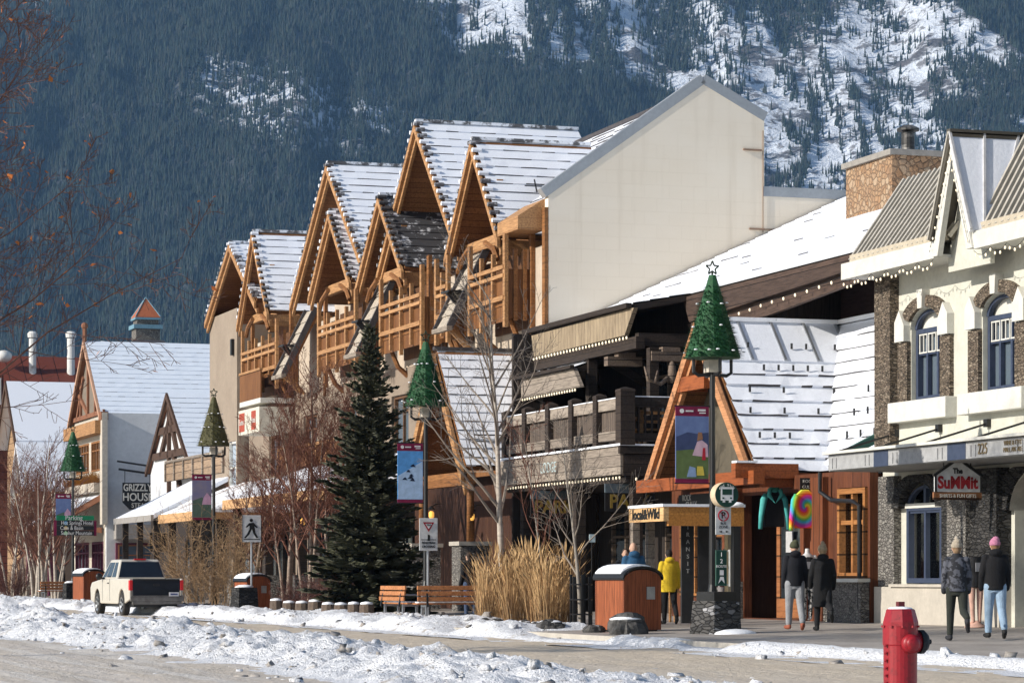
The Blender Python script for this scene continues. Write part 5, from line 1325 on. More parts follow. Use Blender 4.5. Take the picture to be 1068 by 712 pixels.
v_ = MB(); v_.lathe((t_at(107,166),166,13.2), [(.3,0),(.3,1.0),(.45,1.05),(.45,1.35),(.1,1.5)], 10); v_.obj('roof_vent', plain('white vent', (.66,.66,.64)), gh)
# little clock-tower cupola beyond the roofs
cu2 = bthing('stone_cupola_tower', 'small stone tower with blue trim and red pyramid roof above the snowy ridge', 'tower', (33.2,176,0))
tt, ss = t_at(152,176), 176.0
OFF[cu2.name] = (tt,ss,0); cu2.location = Wd(tt,ss,0); cu2.scale = (.78,.78,1)
mb = MB(); mb.box(tt-.95,tt+.95,ss-.95,ss+.95,0,16.3); mb.obj('wall', STONE_G, cu2)
mb = MB(); mb.box(tt-1.15,tt+1.15,ss-1.15,ss+1.15,16.3,16.55); mb.obj('blue_band', plain('sky blue trim', (.16,.30,.38)), cu2)
mb = MB(); mb.box(tt-.85,tt+.85,ss-.85,ss+.85,16.55,17.0); mb.obj('lantern_stage', STONE_G, cu2)
mb = MB(); mb.lathe((tt,ss,17.0), [(1.42,0),(1.34,.10),(.04,1.25)], 4, ph=pi/4); mb.obj('roof', plain('terracotta red roof', (.42,.13,.06)), cu2)
mb = MB()
for k_ in range(4):
    a = pi/4+k_*pi/2; mb.bar((tt+1.4*cos(a),ss+1.4*sin(a),17.06),(tt,ss,18.3),.05,.05)
mb.box(tt-1.02,tt+1.02,ss-1.02,ss+1.02,16.86,16.99); mb.obj('blue_rib', plain('sky blue trim', (.16,.30,.38)), cu2)
mb = MB(); mb.slab([(tt-1.9,ss-1.9,14.9),(tt+1.9,ss-1.9,14.9),(tt+1.2,ss-1.2,15.6),(tt-1.2,ss-1.2,15.6)], (0,.05,-.1)); mb.obj('skirt_roof', plain('dark roof', (.08,.08,.09)), cu2)
# filler mass behind the house fronts so the street wall is closed
bk = bthing('rear_block', 'plain snowy roofed block behind the half timbered house', 'building', (40,150,0))
mb = MB(); mb.box(34.5,46,128,156,0,6.5); mb.obj('wall', plain('dull brown siding', (.2,.14,.1)), bk)
mb = MB(); mb.slab([(34,127.5,6.5),(34,156,6.5),(40,156,8),(40,127.5,8)], (0,0,-.2)); mb.obj('roof', SNOW_ROOF, bk)
# ================================================================== street lamps with spruce-shaped garland toppers
GARL = plain('green garland', (.022,.105,.038), (.012,.055,.02), 14, .6, 0, .3)
GARL_B = plain('faded brown green garland', (.085,.082,.03), (.055,.05,.02), 14, .7, 0, .3)
def make_lamp(name, label, gar, seed, sparse=1.0):
    L = thing(name, label, 'street lamp', (0,0,0), 0, 'street lamps with garland tree toppers')
    p = MB(); p.lathe((0,0,0), [(.17,0),(.17,.12),(.13,.2),(.13,.75),(.10,.8),(.075,.95),(.062,2.5),(.055,5.2)], 12); p.obj('pole', BLACK, L, smooth=False)
    a = MB()
    for sg_ in (-1,1):
        a.tube([(0,0,5.05),(.3*sg_,0,5.02),(.40*sg_,0,5.08),(.40*sg_,0,5.34)], .035, 6)
        a.tube([(0,0,5.05),(0,.3*sg_,5.02),(0,.40*sg_,5.08),(0,.40*sg_,5.34)], .035, 6)
    a.obj('lamp_arm', BLACK, L)
    g = MB(); g.box(-.13,.13,-.13,.13,5.08,5.32); g.obj('lantern', plain('frosted lantern', (.55,.50,.42), fine=False), L)
    t_ = MB(); t_.lathe((0,0,5.36), [(.57,0),(.07,1.62)], 10); to = t_.obj('tree_topper', gar, L)
    rg = random.Random(seed); b = MB()
    for i in range(int(2600*sparse)):
        f = rg.random()**.8; f = 1-f; z = 5.36+1.62*(1-f if False else (1-math.sqrt(1-rg.random()*.985)))
        rr = .57*(1-(z-5.36)/1.62)+.07*(z-5.36)/1.62
        w_ = rg.random()*2*pi; c, s_ = cos(w_), sin(w_); ln = .05+.08*rg.random()
        base = Vector((rr*c*.97, rr*s_*.97, z)); tip = base+Vector((c*ln, s_*ln, -.05+.07*rg.random())); e = Vector((-s_, c, .4*(rg.random()-.5)))*.018
        b.add([base-e, base+e, tip], [(0,1,2)])
    b.obj('garland_tufts', gar, to, recalc=False)
    s = MB()
    for zz in (5.47, 5.95, 6.4):
        rr = .57*(1-(zz-5.36)/1.62)+.09
        for k_ in range(14):
            if rg.random() < .6: continue
            w_ = 2*pi*(k_+rg.random()*.5)/14; s.ball((rr*cos(w_), rr*sin(w_), zz+.03*rg.random()), (.04,.04,.016), 6, 4)
    so_ = s.obj('snow_flecks', SNOW, to, recalc=False); so_['kind'] = 'stuff'
    st = MB(); pts = []
    for k_ in range(10):
        r_ = .14 if k_ % 2 == 0 else .06; pts.append((r_*sin(2*pi*k_/10), 0, 7.12+r_*cos(2*pi*k_/10)))
    for i in range(10): st.tube([pts[i], pts[(i+1) % 10]], .016, 5)
    st.tube([(0,0,6.95),(0,0,7.05)], .02, 5); st.obj('star', plain('dark star wire', (.03,.05,.03), fine=False), to)
    br = MB(); br.tube([(0,0,4.42),(-.80,0,4.42)], .015, 5); br.tube([(0,0,2.92),(-.80,0,2.92)], .015, 5); br.each('banner_arm', BLACK, L)
    return L
def gz(t): return pave_z(t)
L1 = make_lamp('street_lamp', 'nearest black street lamp with green garland tree rising from the stone plinth', GARL, 1)
L2 = make_lamp('street_lamp', 'black street lamp with green garland tree beside the dark spruce', GARL, 2)
L3 = make_lamp('street_lamp', 'street lamp with faded brownish garland tree behind the big tan shrub', GARL_B, 3, .45)
L4 = make_lamp('street_lamp', 'farthest street lamp with green garland tree beside the wayfinding sign', GARL, 4)
LP = []
for L, u, vt in ((L1,743,272),(L2,444,345),(L3,223,405),(L4,76,443)):
    # depth from the size of the lamp: star top stands 7.26 m above the pavement
    t0 = {743:21.3, 444:21.5, 223:21.4, 76:21.6}[u]
    s0 = s_at(u, t0); z0 = gz(t0); h = z_at(vt, t0, s0)-z0
    place(L, t0, s0, z0); L.scale = (1,1,h/7.26); LP.append((t0, s0, z0, h/7.26))
print('LAMPS', [(round(a,2), round(b,2), round(d,2)) for a, b, c, d in LP])
# banners hung from the lamps
CRIM = plain('crimson banner cloth', (.20,.012,.055), fine=False)
WHT = plain('print white', (.72,.72,.72), fine=False)
def banner(name, label, lp, back, deco):
    t0, s0, z0, f = lp
    b = thing(name, label, 'banner', (t0-.43, s0, z0+2.92*f), 0, 'park banners on the street lamps')
    H = 1.5*f; W = .35
    c = MB(); c.box(-W,W,-.012,.012,0,H*.055); c.box(-W,W,-.012,.012,H*.87,H); c.each('hem', CRIM, b)
    p_ = MB(); p_.box(-W,W,-.011,.011,H*.056,H*.869); p_.obj('picture_panel', back, b)
    m_ = MB(); m_.lathe((-.22,-.016,H*.935), [(.045,-.004),(.045,.004)], 12, axis='y'); m_.box(-.14,.02,-.02,-.0125,H*.925,H*.945); m_.box(.12,.28,-.02,-.0125,H*.935,H*.96); m_.box(.15,.28,-.02,-.0125,H*.905,H*.92); m_.obj('crest_and_words', WHT, b)
    deco(b, H, W)
def deco_sled(b, H, W):
    m_ = MB(); m_.slab([(-W+.01,-.013,H*.06),(W-.01,-.013,H*.06),(W-.01,-.013,H*.70),(-W+.01,-.013,H*.45)], (0,-.003,0)); m_.obj('snow_slope', plain('pale print blue', (.42,.58,.80), fine=False), b)
    for i, (x, z, q) in enumerate(((.06,.62,1),(-.06,.53,.8),(.0,.42,1.1),(-.16,.40,.9),(.05,.38,1.0),(.02,.46,.8))):
        m_ = MB(); m_.slab([(x-.07*q,-.0165,H*z-.02),(x+.08*q,-.0165,H*z-.03),(x+.03*q,-.0165,H*z+.05*q),(x-.02*q,-.0165,H*z+.03)], (0,-.003,0)); m_.obj('rider_mark', plain('print navy', (.012,.02,.05), fine=False), b)
def deco_camp(b, H, W):
    D = lambda nm, pts, col: MB().slab([(x,-.013-.004*len(b.children)*.25,H*z) for x, z in pts], (0,-.002,0)).obj(nm, plain('print '+nm, col, fine=False), b)
    D('meadow', [(-W+.01,.06),(W-.01,.06),(W-.01,.36),(.0,.44),(-W+.01,.42)], (.12,.17,.06))
    D('forest', [(-W+.01,.42),(.0,.44),(W-.01,.36),(W-.01,.66),(.1,.64),(-.1,.66),(-W+.01,.6)], (.05,.07,.16))
    D('figure', [(.0,.36),(.33,.34),(.32,.5),(.2,.56),(.1,.54)], (.62,.42,.50))
    D('head', [(.1,.55),(.22,.57),(.2,.66),(.12,.66)], (.32,.16,.09))
    D('scarf', [(.2,.30),(.28,.3),(.27,.46),(.22,.46)], (.45,.02,.04))
    D('blue_figure', [(-.12,.08),(.08,.08),(.06,.2),(-.06,.22)], (.25,.35,.55))
    D('yellow_figure', [(.09,.1),(.25,.1),(.22,.22),(.1,.22)], (.65,.5,.08))
def deco_flower(b, H, W):
    D = lambda nm, pts, col: MB().slab([(x,-.013-.004*len(b.children)*.25,H*z) for x, z in pts], (0,-.002,0)).obj(nm, plain('print '+nm, col, fine=False), b)
    D('dusk_hill', [(-W+.01,.06),(W-.01,.06),(W-.01,.40),(.0,.5),(-W+.01,.42)], (.10,.15,.12))
    D('pink_figure', [(.0,.34),(.33,.34),(.32,.5),(.18,.60),(.05,.48)], (.60,.36,.52))
banner('lamp_banner', 'banner with a seated pink figure in a meadow on the nearest lamp', LP[0], plain('print evening blue', (.14,.20,.38), (.10,.14,.30), 4, fine=False), deco_camp)
banner('lamp_banner', 'sky blue banner with small dark figures on a snow slope', LP[1], plain('print sky blue', (.10,.32,.68), fine=False), deco_sled)
banner('lamp_banner', 'violet banner half hidden by the tan shrub branches', LP[2], plain('print violet', (.16,.16,.30), (.25,.22,.26), 3, fine=False), deco_flower)
banner('lamp_banner', 'small banner with pink figure above the green and dark wayfinding sign', LP[3], plain('print evening blue', (.14,.20,.38)), deco_flower)

# ================================================================== signs
SIGNW = plain('sign white face', (.60,.61,.61), fine=False)
SIGNK = plain('sign black print', (.012,.012,.012), fine=False)
SIGNR = plain('sign red print', (.30,.012,.03), fine=False)
SIGNG = plain('sign dark green', (.012,.055,.04), fine=False)
def post(par, x, y, z0, z1, r=.035, m=None):
    p = MB(); p.tube([(x,y,z0),(x,y,z1)], r, 8); return p.obj('post', m or STEEL, par)
# walking figure
t_, s_, _ = PT(262.5, 551, 20.4); zc = z_at(551, t_, s_); z0 = gz(t_)
g = thing('crossing_sign', 'square white sign with black walking figure behind the wooden bin', 'sign', (t_, s_, z0)); zc -= z0
h = 14.0/F*dep(t_, s_); w_ = 10.3/F*dep(t_, s_)
b = MB(); b.box(-w_,w_,-.02,0,zc-h,zc+h); b.obj('sign_face', SIGNW, g, bevel=.01)
b = MB(); 
for q in ((-w_,-w_+.02,zc-h,zc+h),(w_-.02,w_,zc-h,zc+h)): b.box(q[0],q[1],-.026,-.021,q[2],q[3])
b.box(-w_*.85,w_*.85,-.025,-.021,zc-h*.82,zc-h*.76)
y = -.03
b.lathe((-.02,y,zc+h*.62), [(.055,-.004),(.055,.004)], 12, axis='y')
for pts in ([(-.09,.42),(.06,.45),(.10,.0),(-.08,-.05)], [(-.09,.42),(-.22,.12),(-.17,.08),(-.03,.32)], [(.06,.45),(.20,.10),(.15,.05),(.04,.3)], [(-.08,-.02),(.0,-.02),(-.08,-.42),(-.22,-.72),(-.27,-.68),(-.16,-.38)], [(.0,0),(.10,.02),(.12,-.3),(.22,-.66),(.15,-.7),(.04,-.32)]):
    b.slab([(x*.95,y,zc+h*z) for x, z in pts], (0,-.004,0))
b.obj('walking_figure', SIGNK, g)
post(g, 0, .03, 0, zc+h)
# yield to pedestrians
t_, s_, _ = PT(445, 557, 20.6); s_ -= .15; z0 = gz(t_); zc = z_at(557, t_, s_)-z0
g = thing('yield_sign', 'white panel with small red yield triangle on the lamp by the spruce', 'sign', (t_, s_, z0))
h = 17/F*dep(t_, s_); w_ = 10/F*dep(t_, s_)
b = MB(); b.box(-w_,w_,-.02,0,zc-h,zc+h); b.obj('sign_face', SIGNW, g, bevel=.01)
b = MB(); b.slab([(-.15,-.028,zc+h*.75),(.15,-.028,zc+h*.75),(0,-.028,zc+h*.15)], (0,-.004,0)); b.obj('yield_triangle', SIGNR, g)
b = MB(); b.slab([(-.09,-.034,zc+h*.66),(.09,-.034,zc+h*.66),(0,-.034,zc+h*.33)], (0,-.003,0)); b.obj('triangle_centre', SIGNW, g)
b = MB(); put_text(b, 'YIELD', (0,-.038,zc+h*.58), .05, bold=.001); put_text(b, 'PEDESTRIAN', (0,-.024,zc-h*.52), .085, sx=.75, bold=.002); put_text(b, 'CROSSING', (0,-.024,zc-h*.75), .085, sx=.85, bold=.002); b.box(-.2,.2,-.025,-.021,zc-h*.34,zc-h*.30)
b.slab([(-.03,-.025,zc-.16),(.04,-.025,zc-.16),(.04,-.025,zc-.02),(-.02,-.025,zc)], (0,-.003,0)); b.obj('lettering', SIGNK, g)
post(g, 0, .03, 0, zc+h)
# bus stop drum, no parking plate, route board on one plinth
t0, s0, z0, f = LP[0]
ps = t0; ss = s0-.45
zc = z_at(516, ps, ss)
g = thing('bus_stop_sign', 'round dark green bus stop drum with white bus symbol on the nearest lamp', 'sign', (ps, ss, zc))
r = .245; b = MB(); b.lathe((.03,0,0), [(r,-.22),(r,.04)], 28, axis='y'); b.obj('sign_drum', plain('cream drum side', (.62,.50,.34), fine=False), g)
b = MB(); b.lathe((.03,-.222,0), [(r*.99,-.012),(r*.99,.0)], 28, axis='y'); b.obj('sign_face', SIGNG, g)
b = MB(); b.box(-.10,.16,-.242,-.235,-.11,.15); b.box(-.06,-.01,-.242,-.235,-.15,-.11); b.box(.07,.12,-.242,-.235,-.15,-.11); 
b.obj('bus_symbol', WHT, g)
b = MB(); b.box(-.07,.13,-.247,-.243,.0,.11); b.box(-.07,-.03,-.247,-.243,-.08,-.05); b.box(.09,.13,-.247,-.243,-.08,-.05); b.obj('bus_window', SIGNG, g)
for i in range(9):
    a = R(35+110*i/8); 
b = MB()
for i, ch in enumerate('BUS STOP'): 
    a = R(140-100*i/7); put_text(b, ch, (.03+.19*cos(a),-.238,.19*sin(a)), .06)
b.obj('lettering', WHT, g)
zc = z_at(543, ps, ss)
g = thing('no_parking_sign', 'white no parking plate with red ring below the round bus stop drum', 'sign', (ps, ss-.1, zc))
w_, h = .16, .27
b = MB(); b.box(-w_,w_,-.02,0,-h,h); b.obj('sign_face', SIGNW, g)
b = MB(); pts = [(.105*cos(2*pi*i/24),-.026,.105+.105*sin(2*pi*i/24)) for i in range(25)]; b.tube(pts, .014, 5); b.bar((-.07,-.028,.175),(.07,-.028,.035),.02,.008); b.obj('red_ring', SIGNR, g)
b = MB(); put_text(b, 'P', (0,-.022,.105), .17, bold=.004); put_text(b, 'BUS', (0,-.022,-.05), .07); put_text(b, 'ZONE', (0,-.022,-.12), .07); b.slab([(-.1,-.024,-.21),(-.03,-.024,-.19),(-.03,-.024,-.23)], (0,-.003,0)); b.slab([(.12,-.024,-.21),(.05,-.024,-.19),(.05,-.024,-.23)], (0,-.003,0)); b.obj('lettering', SIGNK, g)
zc = z_at(592, ps, ss)
g = thing('route_board', 'tall narrow green transit board with white symbols fixed to the plinth pole', 'sign', (ps-.03, ss-.1, zc))
b = MB(); b.box(-.13,.10,-.03,0,-.35,.35); b.obj('sign_face', plain('sign mid green', (.05,.12,.09), fine=False), g)
b = MB(); b.box(-.115,.085,-.034,-.031,-.335,.335); b.obj('inset', SIGNG, g)
b = MB(); put_text(b, '1', (-.015,-.038,.26), .12); put_text(b, '2', (-.015,-.038,.13), .12); put_text(b, 'ROUTE', (-.015,-.038,.03), .07); b.box(-.05,.03,-.041,-.036,-.14,-.04); b.slab([(-.08,-.037,-.3),(-.04,-.037,-.17),(.03,-.037,-.17),(.05,-.037,-.3),(-.015,-.037,-.23)], (0,-.003,0)); b.obj('symbols', WHT, g)
b = MB(); b.tube([(.16,-.02,-.36),(.16,-.02,.36)], .022, 8); b.tube([(.05,0,.33),(.16,-.02,.33)], .014, 5); b.tube([(.05,0,-.33),(.16,-.02,-.33)], .014, 5); b.obj('bracket', TRIMW, g)
# stone plinth round the nearest lamp
g = thing('stone_plinth', 'dark stone clad plinth with snowy ledges at the foot of the nearest lamp', 'plinth', (t0-.05, s0-.35, z0), R(20))
b = MB(); b.hexa([(-.40,-.36,-.06),(.34,-.36,-.06),(.34,.36,-.06),(-.40,.36,-.06),(-.34,-.32,.64),(.30,-.32,.64),(.30,.32,.64),(-.34,.32,.64)]); b.obj('stone_body', stone('ledge stone with snow', [(.05,.05,.05),(.14,.135,.13),(.09,.088,.086),(.5,.5,.52)], 6, (1,1,2.6), (.02,.02,.02), .05), g)
b = MB(); b.box(-.30,.28,-.26,.26,.64,.82); b.obj('plinth_top', BLACK, g)
b = MB(); b.ball((0,-.55,-.02), (.5,.35,.12), 10, 6); b.obj('snow_heap', SNOW, g, smooth=True)
# wayfinding sign on the farthest lamp
t0, s0, z0, f = LP[3]
zc = z_at(548, t0, s0)
k_ = dep(t0, s0)/F
g = thing('wayfinding_sign', 'wide direction sign with green top band and three dark rows on the farthest lamp', 'sign', (t0, s0-.25, zc))
x0, x1 = -18*k_, 21*k_; H = 21*k_
b = MB(); b.box(x0,x1,-.04,.0,H*.27,H*.5); b.obj('green_band', plain('sign bright green', (.01,.20,.09), fine=False), g)
for i in range(3):
    b = MB(); z1 = H*.25-i*H*.25; b.box(x0,x1,-.038,.0,z1-H*.23,z1); b.obj('row_panel', plain('sign charcoal', (.022,.025,.028), fine=False), g)
b = MB(); b.box(x0-.12,x0,-.03,.0,-H*.5,H*.25); b.box(x1,x1+.12,-.03,.0,-H*.5,H*.25); b.each('side_edge', CRIM, g)
b = MB(); put_text(b, 'Parking', (0,-.045,H*.385), .30, sx=.9); put_text(b, 'Hot Springs Hotel', (.15,-.045,H*.13), .25, sx=.8); put_text(b, 'Cave & Basin', (-.1,-.045,-H*.12), .25, sx=.8); put_text(b, 'Sulphur Mountain', (.12,-.045,-H*.37), .25, sx=.8); b.obj('lettering', WHT, g)
for i, c_ in enumerate(((.1,.35,.6),(.6,.45,.2),(.2,.5,.2))):
    b = MB(); b.lathe((x0+.42,-.042,H*.13-i*H*.25), [(.09,-.006),(.09,.002)], 12, axis='y'); b.obj('row_symbol', plain('symbol %d' % i, c_, fine=False), g)

# ================================================================== bus shelter
sx0 = 21.5
s_c = s_at(692, 22.0)
sh = bthing('bus_shelter', 'open bus shelter with honey timber fascia and snow on its flat roof', 'bus shelter', (22.6, s_c+2, gz(22.6)))
tA = 22.0; sN = s_c; sF = s_at(656, 22.0); tB = t_at(776, sN)
zt, zb = z_at(528, tA, sN), z_at(543, tA, sN)
b = MB(); b.box(tA,tA+.12,sN,sF,zb,zt); b.obj('fascia', boards('sunlit honey fascia', (.66,.42,.20), (.58,.35,.16), .6, 2, .5, .005), sh)  # street face of the fascia, sunlight put into a paler colour
b = MB(); b.box(tA+.121,tB,sN,sN+.12,zb-.10,zt); b.obj('fascia', boards('shaded honey fascia', (.50,.22,.05), (.42,.18,.04), .6, 2, .5, .005), sh)  # end of the same fascia, its shade put into a darker colour
b = MB(); b.box(tA+.12,tB,sN+.12,sF,zb+.05,zt-.05); b.obj('roof_deck', DKWOOD, sh)
b = MB(); b.box(tA-.03,tB+.02,sN-.03,sF,zt,zt+.06); b.obj('snow_cap', SNOW, sh)
b = MB(); put_text(b, 'local&Wild', (tA-.006, (sN+sF)/2, (zt+zb)/2), .30, FACE_N, .004, 1.25, .012); b.obj('lettering', SIGNK, sh)
for tt, sq in ((tB-.15,sN+.1),(tB-.15,sF-.2),(tA+.05,sF-.25),(tA+.42,sF-.2)):
    b = MB(); b.box(tt-.08,tt+.08,sq-.08,sq+.08,gz(tt),zb); b.obj('post', BLACK if tt > tB-.5 else GREYWOOD, sh)
for i, a in enumerate((1.05,1.45)):
    b = MB(); b.box(tA+a,tA+a+.28,sF-.5,sF-.42,.0,2.4); b.obj('timetable_post', plain('dark notice post', (.03,.03,.032), fine=False), sh)
b = MB()
for i, ch in enumerate('TRANSIT'): put_text(b, ch, (tA+1.19,sF-.51,2.1-i*.16), .13)
b.obj('lettering', plain('dull white print', (.4,.4,.4), fine=False), sh)
b = MB(); b.box(tA+2.1,tA+2.45,sF-.45,sF-.40,.6,2.5); mo = b.obj('map_board', plain('cream board edge', (.7,.55,.32), fine=False), sh)
b = MB(); b.box(tA+2.16,tA+2.39,sF-.46,sF-.451,.66,2.44); b.obj('map_print', plain('map print', (.34,.28,.18), (.2,.2,.16), 8), mo)
b = MB(); b.ball((tB-.16,sN+.0,zt+.05), (.17,.10,.06), 10, 6); b.obj('snow_lump', SNOW, sh, smooth=True)

# ================================================================== wood-clad bins
CLAD = boards('red cedar cladding', (.31,.088,.034), (.22,.06,.023), .10, 0, .55, .06)
CLAD_S = boards('red cedar side cladding', (.33,.097,.037), (.24,.066,.025), .10, 1, .55, .06)
def make_bin(label):
    g = thing('litter_bin', label, 'litter bin', (0,0,0), 0, 'wood clad litter bins along the kerb')
    w_, d, h, hc = .50, .58, 1.15, 1.38
    n = 10; arc = [(-w_*cos(pi*i/n), h+(hc-h)*sin(pi*i/n)) for i in range(n+1)]
    b = MB(); b.slab([(-w_,-d,.04)]+[(x,-d,z) for x, z in arc]+[(w_,-d,.04)], (0,.05,0)); b.slab([(-w_,d-.05,.04)]+[(x,d-.05,z) for x, z in arc]+[(w_,d-.05,.04)], (0,.05,0)); b.each('end_panel', CLAD, g)
    b = MB(); b.box(-w_+.002,-w_+.05,-d+.051,d-.051,.04,h); b.box(w_-.05,w_-.002,-d+.051,d-.051,.04,h); b.each('side_panel', CLAD_S, g)
    lid = MB(); o_ = .035
    prof = [(-(w_+o_)*cos(pi*i/n), h+(hc-h+o_)*sin(pi*i/n)) for i in range(n+1)]
    for i in range(n):
        p_, q_ = prof[i], prof[i+1]
        lid.hexa([(p_[0],-d-.03,p_[1]-.0),(q_[0],-d-.03,q_[1]-.0),(q_[0],d+.03,q_[1]-.0),(p_[0],d+.03,p_[1]-.0),(p_[0]*1.03,-d-.03,p_[1]+.045),(q_[0]*1.03,-d-.03,q_[1]+.045),(q_[0]*1.03,d+.03,q_[1]+.045),(p_[0]*1.03,d+.03,p_[1]+.045)])
    lid.obj('lid', BLACK, g, weld=True)
    sn = MB()
    for i in range(1, n-3):
        p_, q_ = prof[i], prof[i+1]
        sn.hexa([(p_[0],-d+.12,p_[1]+.046),(q_[0],-d+.12,q_[1]+.046),(q_[0],d,q_[1]+.046),(p_[0],d,p_[1]+.046),(p_[0],-d+.14,p_[1]+.09),(q_[0],-d+.14,q_[1]+.09),(q_[0],d-.02,q_[1]+.09),(p_[0],d-.02,p_[1]+.09)])
    sn.obj('snow_cap', SNOW, g, weld=True)
    b = MB(); b.box(.10,.32,-d-.02,-d-.001,.72,1.0); b.obj('notice_plate', STEEL, g)
    b = MB(); b.box(-w_+.06,w_-.06,-d+.06,d-.06,0,.05); b.obj('base', BLACK, g)
    return g
bin1 = make_bin('large red cedar litter bin nearest the bus shelter with a snowy rock at its foot')
t_, s_, _ = PT(655, 655, 20.6); place(bin1, 20.6, s_, gz(20.6), R(14))
bin2 = copy_tree(bin1); bin2['label'] = 'red cedar litter bin with a metal plate behind the dark stone bollard'
tq = 20.9; place(bin2, tq, s_at(263, tq), gz(tq), R(14))
bin3 = copy_tree(bin1); bin3['label'] = 'farthest red cedar litter bin in front of the pickup truck'
tq = 20.7; place(bin3, tq, s_at(93, tq), gz(tq), R(14))
# scale the distant bins to the photographed size
for b_, px in ((bin1,66),(bin2,38),(bin3,35)):
    l = b_.location; k_ = px/F*l.y/1.42; b_.scale = (min(1.15,max(.75,k_)),)*3; print('bin', k_)

# ================================================================== hydrant
RED = N('hydrant red paint'); nz_ = RED.noise(RED.coord(), 30, 3); RED.base(RED.mix(RED.ramp(RED.noise(RED.coord((1,1,.5)), 55, 4, .7), .66, .72), RED.mix(RED.ramp(nz_, .5, .7), (.27,.010,.018), (.17,.008,.013)), (.10,.055,.045))).rough(.42, 0, .4); RED.bump(nz_, .06, .004); RED = RED.m
yh = 19.3; xh = (939-CU)/F*yh
th_ = xh*CT+yh*ST; sh_ = -xh*ST+yh*CT
top = 1-(634-YH)/F*yh
hyd = thing('fire_hydrant', 'red fire hydrant with a dark side cap in the right foreground', 'fire hydrant', (th_, sh_, -.27))
H = top+.27
b = MB(); b.lathe((0,0,0), [(.155,0),(.155,.05),(.118,.06),(.112,.3),(.113,H-.25),(.118,H-.24),(.118,H-.115)], 28); b.obj('barrel', RED, hyd, smooth=False)
b = MB(); b.lathe((0,0,H-.116), [(.122,0),(.120,.025),(.098,.105),(.090,.112)], 9, ph=.2); b.obj('bonnet', RED, hyd)
b = MB(); b.lathe((0,0,H-.005), [(.088,-.002),(.075,.010),(.02,.018)], 16); b.obj('snow_cap', SNOW, hyd, smooth=True)
b = MB(); b.box(-.022,.022,-.022,.022,H-.01,H+.045); b.obj('operating_nut', plain('dull red nut', (.12,.02,.025)), hyd)
b = MB(); b.lathe((.015,0,H-.235), [(.062,-.165),(.066,-.12),(.058,-.1)], 18, axis='y'); b.ball((.015,-.165,H-.235), (.05,.025,.05), 14, 8); b.obj('front_outlet', RED, hyd, smooth=True)
b = MB(); b.lathe((0,0,H-.225), [(.07,.09),(.07,.135)], 20, axis='x'); b.obj('side_outlet', RED, hyd, smooth=True)
b = MB(); b.lathe((0,0,H-.225), [(.082,.135),(.082,.165),(.06,.19),(.02,.195)], 14, axis='x'); b.lathe((0,0,H-.225), [(.02,.19),(.018,.225)], 6, axis='x'); b.obj('side_cap', plain('charcoal cap', (.025,.03,.035), fine=False), hyd)
b = MB()
for i in range(10):
    a = 2*pi*i/10; b.lathe((.121*cos(a),.121*sin(a),H-.128), [(.010,0),(.010,.014)], 6)
b.obj('flange_bolts', RED, hyd)
b = MB()
for i in range(11): b.tube([(-.116,-.03,H-.24-.05*i),(-.128,-.03,H-.255-.05*i)], .008, 5)
b.obj('chain_studs', RED, hyd)

# ================================================================== benches, rocks, stumps, bollards
CEDAR = boards('worn cedar slats', (.50,.21,.085), (.38,.15,.055), .6, 2, .55, .01)
def make_bench(label):
    g = thing('park_bench', label, 'bench', (0,0,0), 0, 'cedar slat benches')
    L = .95
    for i, z in enumerate((.56,.70,.84)):
        b = MB(); b.box(-L,L,-.30+.02*i,-.25+.02*i,z-.055,z+.055) ; b.obj('back_slat', CEDAR, g, bevel=.01)
    for i, y in enumerate((-.14,.0,.14)):
        b = MB(); b.box(-L,L,y-.055,y+.055,.42,.46); b.obj('seat_slat', CEDAR, g, bevel=.01)
    for x in (-.7,.7):
        b = MB(); b.bar((x,-.33,.36),(x,-.22,.9),.05,.04); b.obj('back_support', BLACK, g)
        b = MB(); b.box(x-.03,x+.03,-.24,.2,.36,.415); b.box(x-.03,x+.03,-.24,-.18,0,.36); b.box(x-.03,x+.03,.13,.19,0,.36); b.tube([(x,-.26,.66),(x,.15,.66),(x,.19,.62),(x,.19,.40)], .022, 6); b.obj('leg_frame', STEEL, g)
    b = MB(); b.box(-L+.05,L-.1,-.18,.12,.461,.49); b.obj('snow_cap', SNOW, g)
    return g
be1 = make_bench('cedar slat bench seen end on beside the spruce')
place(be1, 20.5, s_at(419, 20.5), gz(20.5), R(-86))
be2 = copy_tree(be1); be2['label'] = 'cedar slat bench turned with its back to the camera left of the tall grass'
place(be2, 21.0, s_at(470, 21.0), gz(21.0), R(0))
be3 = copy_tree(be1); be3['label'] = 'small distant cedar bench near the pale birch trunks at far left'
place(be3, 22.0, s_at(60, 22.0), gz(22.0), R(10))
ROCKM = stone('rough dark rock', [(.05,.05,.05),(.12,.115,.11),(.08,.078,.075),(.2,.19,.18)], 2.2, (1,1,1), (.04,.04,.04), .02)
def rock(mb, c, r, seed, n=12, m=8):
    rg = np.random.RandomState(seed); k0 = len(mb.v)
    mb.ball(c, r, n, m)
    for i in range(k0, len(mb.v)):
        v = Vector(mb.v[i])-Vector(c); q = .82+.36*float(vnoise(np.array([v.x/r[0]*1.3+seed]), np.array([v.y/r[1]*1.3+v.z/r[2]*1.7]), seed)[0])
        mb.v[i] = tuple(Vector(c)+v*q)
